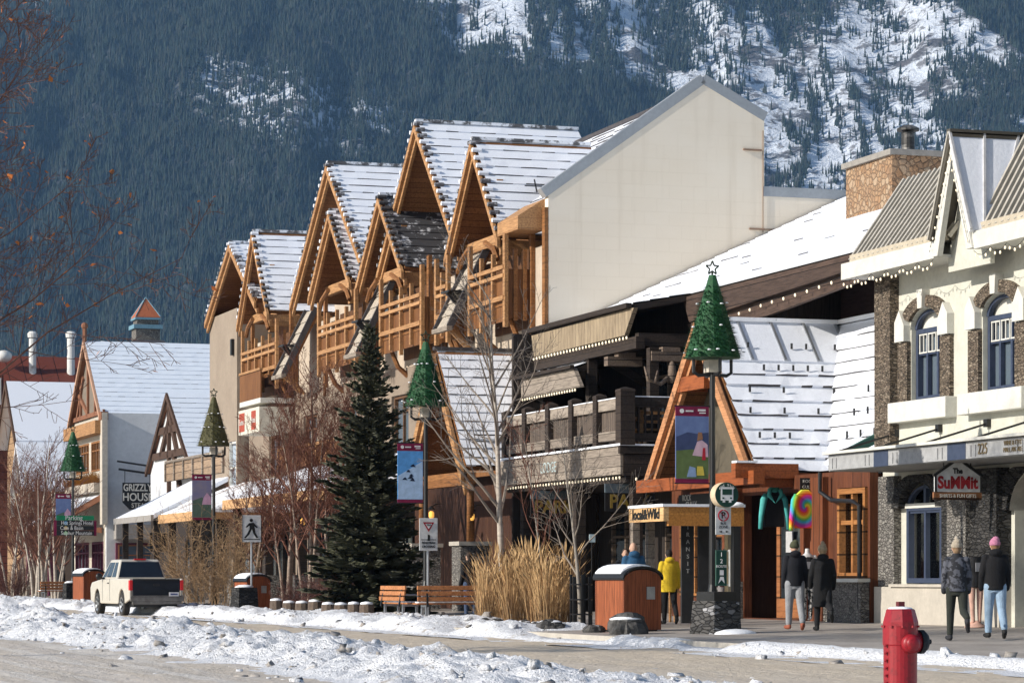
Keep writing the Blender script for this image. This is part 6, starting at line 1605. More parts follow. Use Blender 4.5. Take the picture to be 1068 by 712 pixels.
def add_rock(label, u, v, t, w_px, h_px, seed, cap=True, group='rocks edging the planting beds', name='boulder', mat=None):
    s_ = s_at(u, t); k_ = dep(t, s_)/F; z = gz(t) if t > 19 else -.26
    g = thing(name, label, 'rock', (t, s_, z), rnd.random()*.6, group)
    b = MB(); r = (w_px*k_*.5, w_px*k_*.42, h_px*k_*.8); rock(b, (0,0,r[2]*.35), r, seed); b.obj('stone_body', mat or ROCKM, g)
    if cap:
        b = MB(); rock(b, (0,.02,r[2]*1.0), (r[0]*.75, r[1]*.8, r[2]*.22), seed+50, 12, 6); b.obj('snow_cap', SNOW, g, smooth=True)
    return g
add_rock('dark snow capped boulder at the foot of the nearest cedar bin', 654, 648, 19.75, 50, 20, 3)
add_rock('low grey rock right of the tall dry grass', 575, 652, 19.7, 34, 11, 4)
add_rock('low snow capped rock under the tall dry grass', 620, 652, 19.75, 24, 8, 5)
for i in range(5): add_rock('low rock in the snowy edge between the grass bed and the kerb', 505+i*14, 652, 19.9+.1*(i % 2), 18, 8, 10+i)
for i in range(6): add_rock('low rock edging the bed of the big tan shrub', 190+i*13, 628, 20.0+.2*(i % 2), 15, 7, 30+i)
add_rock('big rough snow dusted boulder standing up out of the ploughed snow ridge', 343, 655, 12.3, 34, 17, 61, True, None, 'boulder', plain('grey brown boulder', (.26,.24,.22), (.12,.11,.10), 8, .85, 0, .8))
add_rock('grey stone lying on the snow ridge below the second bench', 405, 676, 11.6, 18, 8, 62, False, None, 'boulder', plain('grey brown boulder', (.26,.24,.22), (.12,.11,.10)))
LOG = plain('dark cut log', (.16,.12,.09), (.08,.06,.05), 9, .9, 0, .6)
for i in range(8):
    u = 288+i*13.5; t = 20.0+.22*(i % 2); s_ = s_at(u, t); k_ = dep(t, s_)/F
    g = thing('log_stump', 'short log stump in the row below the spruce and birches', 'stump', (t, s_, gz(t)), 0, 'log stumps edging the spruce bed')
    r = 6.8*k_*(.85+.3*rnd.random()); h = (12+4*rnd.random())*k_
    b = MB(); b.lathe((0,0,-.02), [(r*1.05,0),(r,h*.9),(r*.92,h)], 10, ph=rnd.random()); b.obj('stump_body', LOG, g)
    b = MB(); b.lathe((0,0,h-.015), [(r*.95,0),(r*.85,.05),(r*.2,.075)], 10); b.obj('snow_cap', SNOW, g, smooth=True)
for lab, u, t, w_px, h_px in (('dark stone bollard with snow cap in front of the second cedar bin', 255, 20.1, 25, 25), ('dark stone bollard beside the farthest cedar bin', 73, 20.3, 14, 20)):
    s_ = s_at(u, t); k_ = dep(t, s_)/F; g = thing('stone_bollard', lab, 'bollard', (t, s_, gz(t)), R(10), 'stone bollards'); w_ = w_px*k_*.46; h = h_px*k_*1.05
    b = MB(); b.hexa([(-w_,-w_,0),(w_,-w_,0),(w_,w_,0),(-w_,w_,0),(-w_*.88,-w_*.88,h),(w_*.88,-w_*.88,h),(w_*.88,w_*.88,h),(-w_*.88,w_*.88,h)]); b.obj('stone_body', STONE_D, g)
    b = MB(); rock(b, (0,0,h+.02), (w_*.9,w_*.9,.07), 70, 12, 6); b.obj('snow_cap', SNOW, g, smooth=True)
# tree guard of dark stakes
t_, s_ = 20.9, s_at(606, 20.9)
g = thing('tree_guard', 'black slatted tree guard round the small bare tree', 'tree guard', (t_, s_, gz(t_)))
for i in range(7):
    a = 2*pi*i/7; b = MB(); b.box(.22*cos(a)-.025,.22*cos(a)+.025,.22*sin(a)-.02,.22*sin(a)+.02,0,1.12+.05*(i % 2)); b.obj('stake', BLACK, g)
for z in (.3,.62,.95):
    b = MB(); b.tube([(.24*cos(2*pi*i/14),.24*sin(2*pi*i/14),z) for i in range(15)], .02, 5); b.obj('ring', BLACK, g)
g = thing('notice_sign', 'tiny pale notice on a slim post beside the small bare tree', 'sign', (21.6, s_at(613,21.6)-.3, gz(21.6)))
zc = z_at(557,21.6,s_at(613,21.6)); b = MB(); b.box(-.07,.07,-.01,.01,zc-.09,zc+.09); b.obj('sign_face', plain('pale notice', (.5,.62,.66), fine=False), g); post(g, 0, .03, 0, zc+.1, .015, BLACK)
g = thing('cafe_stool', 'light wooden stool beside the bus shelter', 'stool', (24.6, s_at(709,24.6), gz(24.6)))
b = MB(); b.box(-.22,.22,-.2,.2,.68,.74); b.obj('seat', WOOD_L, g)
for x in (-.18,.18):
    for y in (-.16,.16):
        b = MB(); b.box(x-.025,x+.025,y-.025,y+.025,0,.68); b.obj('leg', WOOD_L, g)
# ================================================================== bare trees, conifer, shrubs, grass
BARK_P = plain('pale birch bark', (.50,.44,.37), (.30,.26,.22), 5, .85, 0, .4, stretch=(1,1,3))
BARK_D = plain('dark bark', (.12,.09,.07), (.07,.055,.045), 8, .9, 0, .6)
BARK_G = plain('grey bark', (.30,.27,.23), (.20,.175,.15), 7, .9, 0, .4)
TWIG_R = plain('reddish twigs', (.20,.085,.055), (.12,.055,.04), 2, .8, fine=False)
TWIG_G = plain('grey brown twigs', (.25,.21,.17), (.16,.13,.11), 2, .8, fine=False)
TWIG_T = plain('tan twigs', (.40,.27,.15), (.24,.155,.085), 2, .8, fine=False)
TWIG_D = plain('dark red twigs', (.13,.055,.045), (.08,.04,.03), 2, .8, fine=False)
MINR = .0042
def rv(rg, a=1.0): return Vector((rg.gauss(0,a), rg.gauss(0,a), rg.gauss(0,a)))
def grow(mb0, mb1, p, d, L, r, lev, rg, nch, shrink, up, wob, ang, thr=1, start=.25, tips=None):
    n = 5 if lev < 2 else 3
    pts = [p]; rad = [r]; q = Vector(p); dd = Vector(d)
    for i in range(n):
        dd = (dd + rv(rg, wob)*(1 if lev else .6) + Vector((0,0,up))).normalized()
        q = q + dd*(L/n); pts.append(q); rad.append(max(MINR, r*(1-.8*(i+1)/n)))
    (mb0 if lev < thr else mb1).tube(pts, rad, 7 if lev == 0 else (5 if lev == 1 else 3), cap=False)
    if lev >= len(nch):
        if tips is not None: tips.append(pts[-1])
        return
    k = nch[lev]
    for j in range(k):
        f = start+(1-start)*(j+rg.random())/k; i = min(n-1, int(f*n)); w_ = f*n-i
        b = Vector(pts[i]).lerp(Vector(pts[i+1]), w_); ax = (Vector(pts[i+1])-Vector(pts[i])).normalized()
        side = ax.cross(rv(rg)).normalized(); a = ang*(.75+.5*rg.random())
        nd = (ax*cos(a)+side*sin(a)).normalized()
        grow(mb0, mb1, b, nd, L*shrink*(1.15-.6*f)*(.75+.5*rg.random()), max(MINR, rad[i]*.55), lev+1, rg, nch, shrink, up*.8, wob, ang, thr, start, tips)
def bare_tree(name, label, t, s, stems, nch, seed, bark, twig, shrink=.55, up=.06, wob=.12, ang=.75, group=None, z=None, cat='tree', thr=1, start=.25, leaves=None):
    rg = random.Random(seed); g = thing(name, label, cat, (t, s, pave_z(t) if z is None else z), 0, group)
    a, b = MB(), MB(); tips = []
    for (dx, dy, lx, ly, L, r) in stems:
        grow(a, b, Vector((dx,dy,-.05)), Vector((lx,ly,1)).normalized(), L, r, 0, rg, nch, shrink, up, wob, ang, thr, start, tips)
    if a.f: a.obj('trunk', bark, g, recalc=False, smooth=True)
    b.obj('crown', twig, g, recalc=False)
    if leaves:
        m = MB(); rg2 = random.Random(seed+9)
        for i in range(leaves):
            p = rg2.choice(tips)+rv(rg2, .05); e = rv(rg2, .038); f = rv(rg2, .038)
            m.add([p, p+e, p+e*.6+f, p+f, p+e*.4+f*.4+Vector((0,0,.012))], [(0,1,4),(1,2,4),(2,3,4),(3,0,4)])
        m.obj('last_leaves', plain('last orange leaves', (.52,.19,.05), (.36,.10,.03), 3, fine=False), g, recalc=False)
    return g
# tall pale aspen in front of the lodge
bare_tree('aspen_tree', 'tall slender pale bare aspen rising from the tall dry grass', 21.4, s_at(525,21.4), [(0,0,.01,0,7.9,.10)], [24,7,5], 11, BARK_P, TWIG_G, .40, .05, .06, .75, start=.28)
bare_tree('young_tree', 'small bare grey tree inside the black tree guard', 20.9, s_at(606,20.9), [(0,0,0.02,0,3.9,.055)], [12,7,5], 12, BARK_G, TWIG_G, .50, .07, .08, .65, start=.30)
bare_tree('young_tree', 'thin bare sapling between the aspen and the tree guard', 21.9, s_at(572,21.9), [(0,0,-.05,0,4.4,.045)], [12,7,4], 13, BARK_G, TWIG_R, .42, .08, .09, .6, start=.28)
# reddish birches left of the spruce
for i, (u, t, H, sd, lab) in enumerate(((322,22.2,7.6,21,'reddish twigged birch with pale trunk left of the dark spruce'),(300,22.8,6.8,22,'reddish birch standing behind the log stumps'),(352,22.9,7.4,23,'reddish birch half behind the dark spruce'),(266,23.0,5.6,24,'reddish birch above the second cedar bin'))):
    bare_tree('birch_tree', lab, t, s_at(u,t), [(0,0,.02,.01,H,.085),(.12,.1,.10,.05,H*.9,.06),(-.12,.05,-.10,.06,H*.85,.055)], [20,10,8], sd, plain('birch stems', (.36,.28,.22), (.20,.15,.12), 5, .85, 0, .4, stretch=(1,1,3)), TWIG_R, .38, .04, .08, .64, 'reddish bare birches', start=.24)
# clump at far left
for u, t, H, sd, lab in ((38,21.4,7.6,31,'multi stemmed pale birch at far left behind the snow ridge'),(12,22.5,7.0,32,'reddish bare birch at the left edge of the photo'),(58,23.5,6.4,33,'reddish bare birch behind the farthest lamp'),(25,24.0,7.6,34,'reddish bare birch standing before the tan log building'),(45,24.5,7.2,35,'thin reddish birch right behind the pale multi stemmed one')):
    bare_tree('birch_tree', lab, t, s_at(u,t), [(0,0,.03,.01,H,.10),(.25,.2,.16,.05,H*.92,.08),(-.15,.1,-.14,.06,H*.85,.07),(.1,-.2,.02,-.12,H*.8,.06)], [17,9,7], sd, BARK_P, TWIG_R, .36, .04, .07, .6, 'reddish bare birches', start=.25)
# overhanging tree on the near side of the street
x_, y_ = -10.7, 45.0; MINR = .0048
bare_tree('overhanging_tree', 'bare dark branches with a few orange leaves reaching in at the upper left', x_*CT+y_*ST, -x_*ST+y_*CT, [(0,0,.03,0,13.5,.08),(.3,.2,.13,.05,13,.06)], [24,10,7,4], 44, BARK_D, plain('dark red brown twigs', (.14,.07,.05), (.09,.045,.035), 2, fine=False), .40, .04, .09, .75, z=-.3, start=.20, leaves=900)
# shrubs
MINR = .0042
def shrub(label, u, t, n, H, spread, seed, twig, nch=(6,4), name='bare_shrub', group='bare shrubs along the pavement'):
    rg = random.Random(seed); s = s_at(u, t); g = thing(name, label, 'shrub', (t, s, pave_z(t)), 0, group); b = MB()
    for i in range(n):
        a = rg.random()*2*pi; q = rg.random()**.5; r0 = .3*spread*q
        grow(b, b, Vector((r0*cos(a), r0*sin(a), 0)), Vector((cos(a)*q*spread/H*.9, sin(a)*q*spread/H*.9, 1)).normalized(), H*(.35+.7*rg.random()), .011, 0, rg, list(nch), .40, .02, .17, .8, 0, .15)
    b.obj('twigs', twig, g, recalc=False); return g
shrub('big tan bare shrub in front of the pickup truck', 213, 20.9, 44, 3.7, 2.4, 51, TWIG_T, (8,5))
shrub('bare tan shrub left of the second cedar bin', 236, 21.4, 30, 3.4, 1.6, 52, TWIG_T, (8,5))
shrub('low dark red shrub under the reddish birches', 335, 20.9, 60, 1.3, .9, 53, TWIG_D, (6,4))
shrub('low dark red shrub beside the log stumps', 362, 21.0, 55, 1.4, .8, 54, TWIG_D, (6,4))
shrub('low dark red shrub at the left edge', 14, 21.6, 80, 2.2, 1.6, 55, TWIG_D, (6,4))
shrub('low brown shrub left of the log stumps', 305, 21.2, 40, 1.1, .7, 56, TWIG_D, (6,4))
# dark spruce
def spruce(label, u, t, H, Rb, seed):
    rg = random.Random(seed); s = s_at(u, t); g = thing('spruce_tree', label, 'tree', (t, s, pave_z(t)))
    tr = MB(); tr.tube([(0,0,-.05),(0.02,0,H*.4),(0,0,H*.98)], [.13,.08,.012], 8); tr.obj('trunk', BARK_D, g, recalc=False)
    m = MB()
    def spray(p, d, L, w, mi):
        # a twig set about with needles: three thin blades along it
        sd = d.cross(Vector((0,0,1)));
        if sd.length < .01: sd = Vector((1,0,0))
        sd.normalize(); up = sd.cross(d).normalized()
        tip = p+d*L
        for a in (0, 1.05, 2.1):
            e = (sd*cos(a)+up*sin(a))*w
            q = p+d*L*.35
            m.add([p, q+e, tip, q-e], [(0,1,2,3)], mi)
    z = .25
    while z < H-.1:
        f = z/H; R_ = Rb*(1-f)**.80*(.82+.36*rg.random())+.08; n = int(7+6*(1-f))
        ph = rg.random()*6.28
        for k_ in range(n):
            a = ph+2*pi*k_/n+rg.gauss(0,.18); L = R_*(.60+.55*rg.random()); zz = z+rg.gauss(0,.06)
            droop = -.34*(1-f)+.25*f; pts = []; nn = max(3, int(L/.10))
            for i in range(nn+1):
                q = i/nn; pts.append(Vector((cos(a)*L*q, sin(a)*L*q, zz+L*(droop*q+.26*q*q)+.0)))
            tone = rg.choice((0,0,1,2))
            for i in range(nn):
                p, p2 = pts[i], pts[i+1]; d = (p2-p).normalized(); q = (i+1)/nn
                if q > .22:
                    wl = L*.32*(1-.55*q)+.07
                    for sg_ in (-1,1):
                        sdv = Vector((-sin(a)*sg_, cos(a)*sg_, 0)); dv = (d*.75+sdv*.75+Vector((0,0,-.22+.25*rg.random()))).normalized()
                        spray(p+rv(rg,.03), dv, wl*(.7+.7*rg.random()), .050, tone if rg.random() < .8 else 2)
                    spray(p, (d+Vector((0,0,.5*rg.random()-.1))).normalized(), .16, .035, tone)
            spray(pts[-2], (pts[-1]-pts[-2]).normalized(), .2, .035, tone)
        z += .125+.05*rg.random()
    spray(Vector((0,0,H-.25)), Vector((0,0,1)), .4, .03, 0)
    m.obj('crown', [plain('spruce deep', (.070,.074,.042), fine=False), plain('spruce mid', (.100,.102,.060), fine=False), plain('spruce grey', (.115,.118,.082), fine=False)], g, recalc=False)
    return g
t_ = 21.6; H_ = z_at(342, t_, s_at(386, t_))-pave_z(t_)
spruce('dense dark spruce tree standing between the birches and the benches', 386, t_, H_, 1.78, 61)
# tall dry grass
rg = random.Random(71); m = MB(); 
t0, t1 = 20.2, 21.6
org = (20.9, s_at(547,20.9), pave_z(20.9))
clumps = [(s_at(u_, tt), tt) for u_, tt in ((505,20.5),(520,21.2),(532,20.4),(545,20.8),(556,21.3),(568,20.4),(580,20.8),(590,21.2),(511,21.0),(560,20.6))]
for i in range(2000):
    cs, ct = rg.choice(clumps); a = rg.random()*2*pi; r = .20*rg.random()**.5
    x, y = ct-org[0]+r*cos(a), cs-org[1]+r*sin(a)*1.6; H = (1.0+.85*rg.random()**1.3)*(1 if rg.random() < .7 else .5)*(.8+.4*float(((cs*7.3) % 1)))
    la = a+rg.gauss(0,.5); ln = .06+.42*rg.random()**1.3
    d = Vector((cos(la), sin(la), 0)); w_ = Vector((-sin(la), cos(la), 0))*.0045
    p0 = Vector((x, y, 0)); p1 = p0+d*ln*.3+Vector((0,0,H*.5)); p2 = p0+d*ln*.8+Vector((0,0,H*.86)); p3 = p0+d*ln*1.35+Vector((0,0,H))
    dark = 1 if rg.random() < .35 else 0
    m.add([p0-w_, p0+w_, p1+w_, p1-w_], [(0,1,2,3)], 2 if rg.random() < .6 else dark)
    m.add([p1-w_, p1+w_, p2+w_, p2-w_], [(0,1,2,3)], dark)
    if H > 1.1:
        m.add([p2-w_, p2+w_*1.0, p2.lerp(p3,.4)+w_*3.6, p3, p2.lerp(p3,.4)-w_*3.6], [(0,1,2,3,4)], 0)
    else: m.add([p2-w_, p2+w_, p3], [(0,1,2)], dark)
o = m.obj('ornamental_grass', [plain('dry straw', (.52,.345,.17), (.38,.235,.105), 3, fine=False), plain('dry brown straw', (.36,.20,.085), fine=False), plain('dull straw base', (.22,.135,.07), fine=False)], None, recalc=False)
o.location = Wd(*org); o.rotation_euler = (0,0,TH); o['kind'] = 'stuff'; o['label'] = 'bed of tall golden dry ornamental grass beside the kerb'
# ================================================================== pickup truck
PAINT = N('champagne truck paint'); nz_ = PAINT.noise(PAINT.coord(), 3, 5); zz_ = PAINT.sep(PAINT.coord())[2]
PAINT.base(PAINT.mix(PAINT.math('MULTIPLY', PAINT.ramp(nz_, .4, .7), .35), (.64,.60,.52), (.44,.40,.33))).rough(.35, .25, .5); PAINT = PAINT.m
tq = 18.1
tk = thing('pickup_truck', 'champagne coloured pickup truck seen from behind with dark tailgate and red tail light', 'pickup truck', (tq, s_at(163, tq), -.27), R(3)); tk.scale = (.92,1.0,.99)
def arch_poly():
    def arc(cy, r, n=10): return [(cy+r*cos(pi-pi*i/n), .42+r*sin(pi-pi*i/n)*1.02) for i in range(n+1)]
    pts = [(0,.55)]+[(.55,.45)]+arc(1.15,.47)+[(1.8,.40)]+[(4.2,.40)]+arc(4.75,.47)+[(5.4,.45),(5.72,.5),(5.78,.95),(5.55,1.12),(4.35,1.22),(2.0,1.25),(0,1.25)]
    return pts
pts = arch_poly()
b = MB()
for x0, x1 in ((-.98,-.90),(.90,.98)): b.slab([(x0,y,z) for y, z in pts], (x1-x0,0,0))
b.box(-.90,.90,2.0,2.06,.5,1.25); b.box(-.90,.90,.0,2.0,.62,.68); b.box(-.90,.90,4.2,5.6,.9,1.14); b.box(-.90,.90,5.6,5.76,.5,1.0); b.box(-.90,.90,2.06,4.2,.45,.6)
body = b.obj('body', PAINT, tk, bevel=.03)
def frus(y0,y1,z0,y2,y3,z1,w0,w1): return [(-w0,y0,z0),(w0,y0,z0),(w0,y1,z0),(-w0,y1,z0),(-w1,y2,z1),(w1,y2,z1),(w1,y3,z1),(-w1,y3,z1)]
b = MB(); b.hexa(frus(2.02,4.4,1.22,2.28,3.65,1.90,.93,.72)); cabo = b.obj('cab', PAINT, tk, bevel=.06)
TG = glass('truck glass', (.012,.016,.024), .05)
b = MB(); b.hexa([(-.84,2.045,1.30),(.84,2.045,1.30),(.84,2.1,1.30),(-.84,2.1,1.30),(-.69,2.225,1.82),(.69,2.225,1.82),(.69,2.3,1.82),(-.69,2.3,1.82)]); b.obj('rear_window', TG, cabo)
for sg_ in (-1,1):
    X = lambda z: sg_*(.93-.21*(z-1.22)/.68+.008)
    for (ya,yb,yc,yd) in ((2.22,2.78,2.78,2.40),(2.88,3.55,3.38,2.86),(3.62,4.12,3.60,3.42)):
        b = MB(); b.slab([(X(1.30),ya,1.30),(X(1.30),yb,1.30),(X(1.80),yc,1.80),(X(1.80),yd,1.80)], (-sg_*.02,0,0)); b.obj('side_window', TG, cabo)
    b = MB(); b.box(sg_*.985,sg_*.972,2.82,2.84,.5,1.24); b.box(sg_*.985,sg_*.972,3.9,3.92,.5,1.22); b.obj('door_seam', BLACK, body)
    b = MB(); b.box(sg_*.98,sg_*1.0,2.95,3.15,1.08,1.12); b.obj('door_handle', BLACK, body)
    b = MB(); b.ball((sg_*1.12,3.85,1.32), (.13,.07,.12), 10, 8); b.tube([(sg_*.92,3.85,1.26),(sg_*1.1,3.85,1.28)], .03, 6); b.obj('side_mirror', BLACK, tk, smooth=True)
    b = MB(); b.box(sg_*.99,sg_*.865,-.04,.12,.86,1.2); b.obj('tail_light', emit('tail light red', (.55,.01,.015), .05), tk, bevel=.02)
    for y in (1.15, 4.75):
        c_ = sg_*.86
        b = MB(); b.lathe((c_,y,.39), [(.26,-.12),(.37,-.12),(.395,-.08),(.395,.08),(.37,.12),(.26,.12)], 22, axis='x', cap=False); wh = b.obj('wheel', plain('tyre rubber', (.018,.018,.018), (.06,.055,.05), 6), tk)
        b = MB(); b.lathe((c_,y,.39), [(.02,sg_*.085),(.09,sg_*.09),(.2,sg_*.07),(.262,sg_*.115),(.262,-sg_*.1)], 18, axis='x'); b.obj('rim', STEEL, wh)
        b = MB()
        for k_ in range(5):
            a = 2*pi*k_/5; b.lathe((c_+sg_*.105,y+.15*cos(a),.39+.15*sin(a)), [(.05,-.02),(.05,.0)], 8, axis='x')
        b.obj('rim_hole', BLACK, wh)
b = MB(); b.box(-.86,.86,-.035,.02,.66,1.245); tg = b.obj('tailgate', plain('dark navy tailgate', (.014,.018,.026), fine=False), tk, bevel=.02)
b = MB(); b.box(-.79,.79,-.045,-.036,1.18,1.23); b.box(-.12,.12,-.05,-.036,1.0,1.08); b.obj('tailgate_trim', BLACK, tg)
b = MB(); b.box(-.97,.97,-.16,-.03,.50,.66); b.box(-.9,.9,-.14,-.02,.40,.5); b.box(-.95,.95,-.17,-.03,.664,.69); bp = b.obj('bumper', plain('dull chrome', (.24,.23,.22), (.13,.12,.11), 5, .35, .5), tk, bevel=.015)
b = MB(); b.box(.42,.78,-.185,-.165,.665,.80); pl = b.obj('number_plate', plain('plate white', (.68,.68,.70), fine=False), tk)
b = MB(); b.box(.47,.73,-.19,-.186,.71,.76); b.obj('plate_marks', plain('plate blue', (.08,.10,.22), fine=False), pl)
b = MB(); b.box(-.22,.22,2.24,2.30,1.885,1.93); b.obj('brake_light', emit('tail light red', (.55,.01,.015), .05), cabo)
b = MB(); b.box(-.8,.8,.1,5.5,.30,.5); b.obj('chassis', BLACK, tk)

# ================================================================== people
SKIN = plain('skin', (.52,.33,.24), (.45,.27,.19), 9, .6, 0, 0, fine=False)
def cloth(name, c, c2=None, sc=5):
    return plain(name, c, c2 or tuple(q*.7 for q in c), sc, .9, 0, .5, dist=.02)
def fuse(parts_fn, name, mat, root, vox, smooth_n=3):
    b = MB(); parts_fn(b)
    o = b.obj(name, mat, root, recalc=True)
    r = o.modifiers.new('fuse', 'REMESH'); r.mode = 'VOXEL'; r.voxel_size = vox
    s = o.modifiers.new('soft', 'SMOOTH'); s.factor = .5; s.iterations = smooth_n
    dg = bpy.context.evaluated_depsgraph_get(); dg.update()
    me = bpy.data.meshes.new_from_object(o.evaluated_get(dg))
    o.modifiers.clear(); old = o.data; o.data = me; bpy.data.meshes.remove(old)
    if not me.materials: me.materials.append(mat)
    me.polygons.foreach_set('use_smooth', [True]*len(me.polygons)); me.update(); return o
def limb(b, pts, rads, n=10):
    for p, r in zip(pts, rads): b.ball(p, r, n, 6)
    for i in range(len(pts)-1): b.tube([pts[i], pts[i+1]], [rads[i], rads[i+1]], n)
def loft(b, rings, n=14):   # rings: (cx, cy, z, rx, ry)
    vs = [(cx+rx*cos(2*pi*k/n), cy+ry*sin(2*pi*k/n), z) for cx, cy, z, rx, ry in rings for k in range(n)]; m = len(rings)
    fs = [(i*n+k, i*n+(k+1) % n, (i+1)*n+(k+1) % n, (i+1)*n+k) for i in range(m-1) for k in range(n)]+[tuple(range(n-1,-1,-1)), tuple((m-1)*n+k for k in range(n))]
    b.add(vs, fs)
def person(label, t, s, face, H=1.72, thigh=(10,-10), knee=(5,25), arm=(8,-8), elbow=(20,20), spread=(8,8), top=('jacket',(.02,.02,.022)), top_hem=.80, legs=(.05,.06,.05), shoes=(.02,.02,.02),
           hat=None, hair=(.05,.03,.02), hood=True, slim=1.0, hands_in=False, z=None, pattern=None, bag=None, pom=None, bend=0, longhair=False, legfit=1.0):
    """face: heading in degrees from +t towards +s; x right, y forward in the figure's own frame"""
    g = thing('person', label, 'person', (t, s, pave_z(t) if z is None else z), R(face-90)); k = H/1.75
    hipz = .92
    J = {}
    for i, sg_ in ((0,-1),(1,1)):
        a, kn = R(thigh[i]), R(knee[i])
        hip = Vector((sg_*.095, 0, hipz)); kn_ = hip+Vector((sg_*.01, sin(a), -cos(a)))*.43; a2 = a-kn
        an = kn_+Vector((0, sin(a2), -cos(a2)))*.42; toe = an+Vector((sg_*.03, cos(a2*.8)*.17, sin(a2*.8)*.17-.05))
        J['leg%d' % i] = (hip, kn_, an, toe)
        sh = Vector((sg_*.160*slim, .0, 1.405)); a, e, sp = R(arm[i]), R(elbow[i]), R(spread[i])
        el = sh+Vector((sg_*sin(sp), sin(a)*cos(sp), -cos(a)*cos(sp)))*.29
        w_ = el+Vector((sg_*sin(sp)*.2-sg_*.12*sin(e), sin(a+e), -cos(a+e)))*.255
        J['arm%d' % i] = (sh, el, w_)
    low = min(J['leg0'][2].z, J['leg1'][2].z, J['leg0'][3].z+.05, J['leg1'][3].z+.05)
    dz = .085-low
    S = lambda v: Vector((v.x, v.y, v.z+dz))*k
    L = [tuple(map(S, J['leg%d' % i])) for i in (0,1)]; A_ = [tuple(map(S, J['arm%d' % i])) for i in (0,1)]
    Z = lambda z_: (z_+dz)*k
    lean = .03
    def ytop(z_): return lean*max(0,(z_-.95))*k*1.2
    head = Vector((0, ytop(1.62)+.02*k, Z(1.63)))
    def hand(b, i):
        sh, el, w_ = A_[i]; d = (w_-el).normalized(); sg_ = -1 if i == 0 else 1
        palm = w_+d*.05*k; sd = Vector((0,1,0)) if abs(d.y) < .8 else Vector((0,0,1)); sd = (sd-d*sd.dot(d)).normalized()
        b.ball(palm, (.026*k,.036*k,.046*k), 8, 6)
        inn = Vector((-sg_,0,0))
        for j, ln in enumerate((.070,.080,.074,.058)):
            p = palm+sd*(.027-.018*j)*k+d*.035*k; q = p+(d*.72+inn*.28)*ln*.55*k; r = q+(d*.35+inn*.75)*ln*.45*k
            limb(b, [p,q,r], [.0095*k,.0085*k,.007*k], 6)
        p = palm+sd*.028*k-d*.01*k; limb(b, [p, p+(sd*.7+d*.6)*.035*k, p+(sd*.4+d*1.3)*.045*k], [.011*k,.0095*k,.0075*k], 6)
    def body(b):
        loft(b, [(0,0,Z(.84),.10*k,.09*k),(0,0,Z(.95),.155*slim*k,.105*k),(0,ytop(1.1),Z(1.10),.135*slim*k,.095*k),(0,ytop(1.3),Z(1.30),.165*slim*k,.11*k),(0,ytop(1.42),Z(1.43),.16*slim*k,.085*k),(0,ytop(1.5),Z(1.49),.06*k,.06*k),(0,ytop(1.56)+.01,Z(1.57),.052*k,.055*k)])
        b.ball(head, (.075*k,.094*k,.115*k), 14, 10)
        b.ball(head+Vector((0,.035,-.06))*k, (.052*k,.055*k,.055*k), 10, 8)
        b.ball(head+Vector((0,.100,-.015))*k, (.014*k,.022*k,.028*k), 8, 6)
        for sg_ in (-1,1):
            b.ball(head+Vector((sg_*.077,-.005,-.01))*k, (.012*k,.022*k,.034*k), 8, 6)
            b.ball(head+Vector((sg_*.03,.083,.012))*k, .012*k, 8, 6)
        b.ball(head+Vector((0,.088,-.055))*k, (.022*k,.010*k,.009*k), 8, 6)
        for i in (0,1):
            hip, kn_, an, toe = L[i]; limb(b, [hip,kn_,an], [.085*k,.056*k,.040*k]); limb(b, [an+Vector((0,-.03,-.03))*k, toe], [.036*k,.028*k], 8)
            sh, el, w_ = A_[i]; limb(b, [sh,el,w_], [.055*k,.042*k,.029*k])
            if not hands_in: hand(b, i)
    fuse(body, 'body', SKIN, g, .0085*k if not hands_in else .012*k, 2)
    # clothing
    tk_ = .022*k
    def jacket(b):
        hz_ = top_hem
        rings = [(0,0,Z(hz_),(.185 if hz_ > .7 else .20)*slim*k,.145*k),(0,0,Z(max(hz_+.06,.92)),.182*slim*k,.14*k),(0,ytop(1.1),Z(1.12),.172*slim*k,.132*k),(0,ytop(1.3),Z(1.28),.188*slim*k,.140*k),(0,ytop(1.4),Z(1.38),.178*slim*k,.125*k),(0,ytop(1.45),Z(1.445),.135*slim*k,.10*k),(0,ytop(1.5),Z(1.50),.085*k,.085*k),(0,ytop(1.54),Z(1.535),.075*k,.078*k)]
        loft(b, rings, 18)
        for i in (0,1):
            sh, el, w_ = A_[i]; limb(b, [sh+Vector((0,ytop(1.42),0)), el, w_+(w_-el).normalized()*.01], [.078*k,.066*k,.052*k], 12)
        if hood:
            b.ball((0, ytop(1.5)-.07*k, Z(1.50)), (.125*k,.085*k,.075*k), 12, 8)
        if hands_in:
            for i in (0,1): b.ball(A_[i][2], .055*k, 8, 6)
    fuse(jacket, top[0], top[2] if len(top) > 2 else cloth('cloth %s %.3f' % (top[0], sum(top[1])), top[1]), g, .013*k, 3)
    def trousers(b):
        loft(b, [(0,0,Z(.80),.15*slim*k,.115*k),(0,0,Z(.93),.170*slim*k,.12*k),(0,0,Z(1.0),.155*slim*k,.11*k)])
        for i in (0,1):
            hip, kn_, an, toe = L[i]; limb(b, [hip+Vector((0,0,-.02)), kn_, an+Vector((0,0,.04))*k], [.102*k*legfit,.072*k*legfit,.056*k*legfit], 12)
    fuse(trousers, 'trousers', cloth('trouser cloth %.3f %.3f' % (legs[0], legs[2]), legs), g, .012*k, 3)
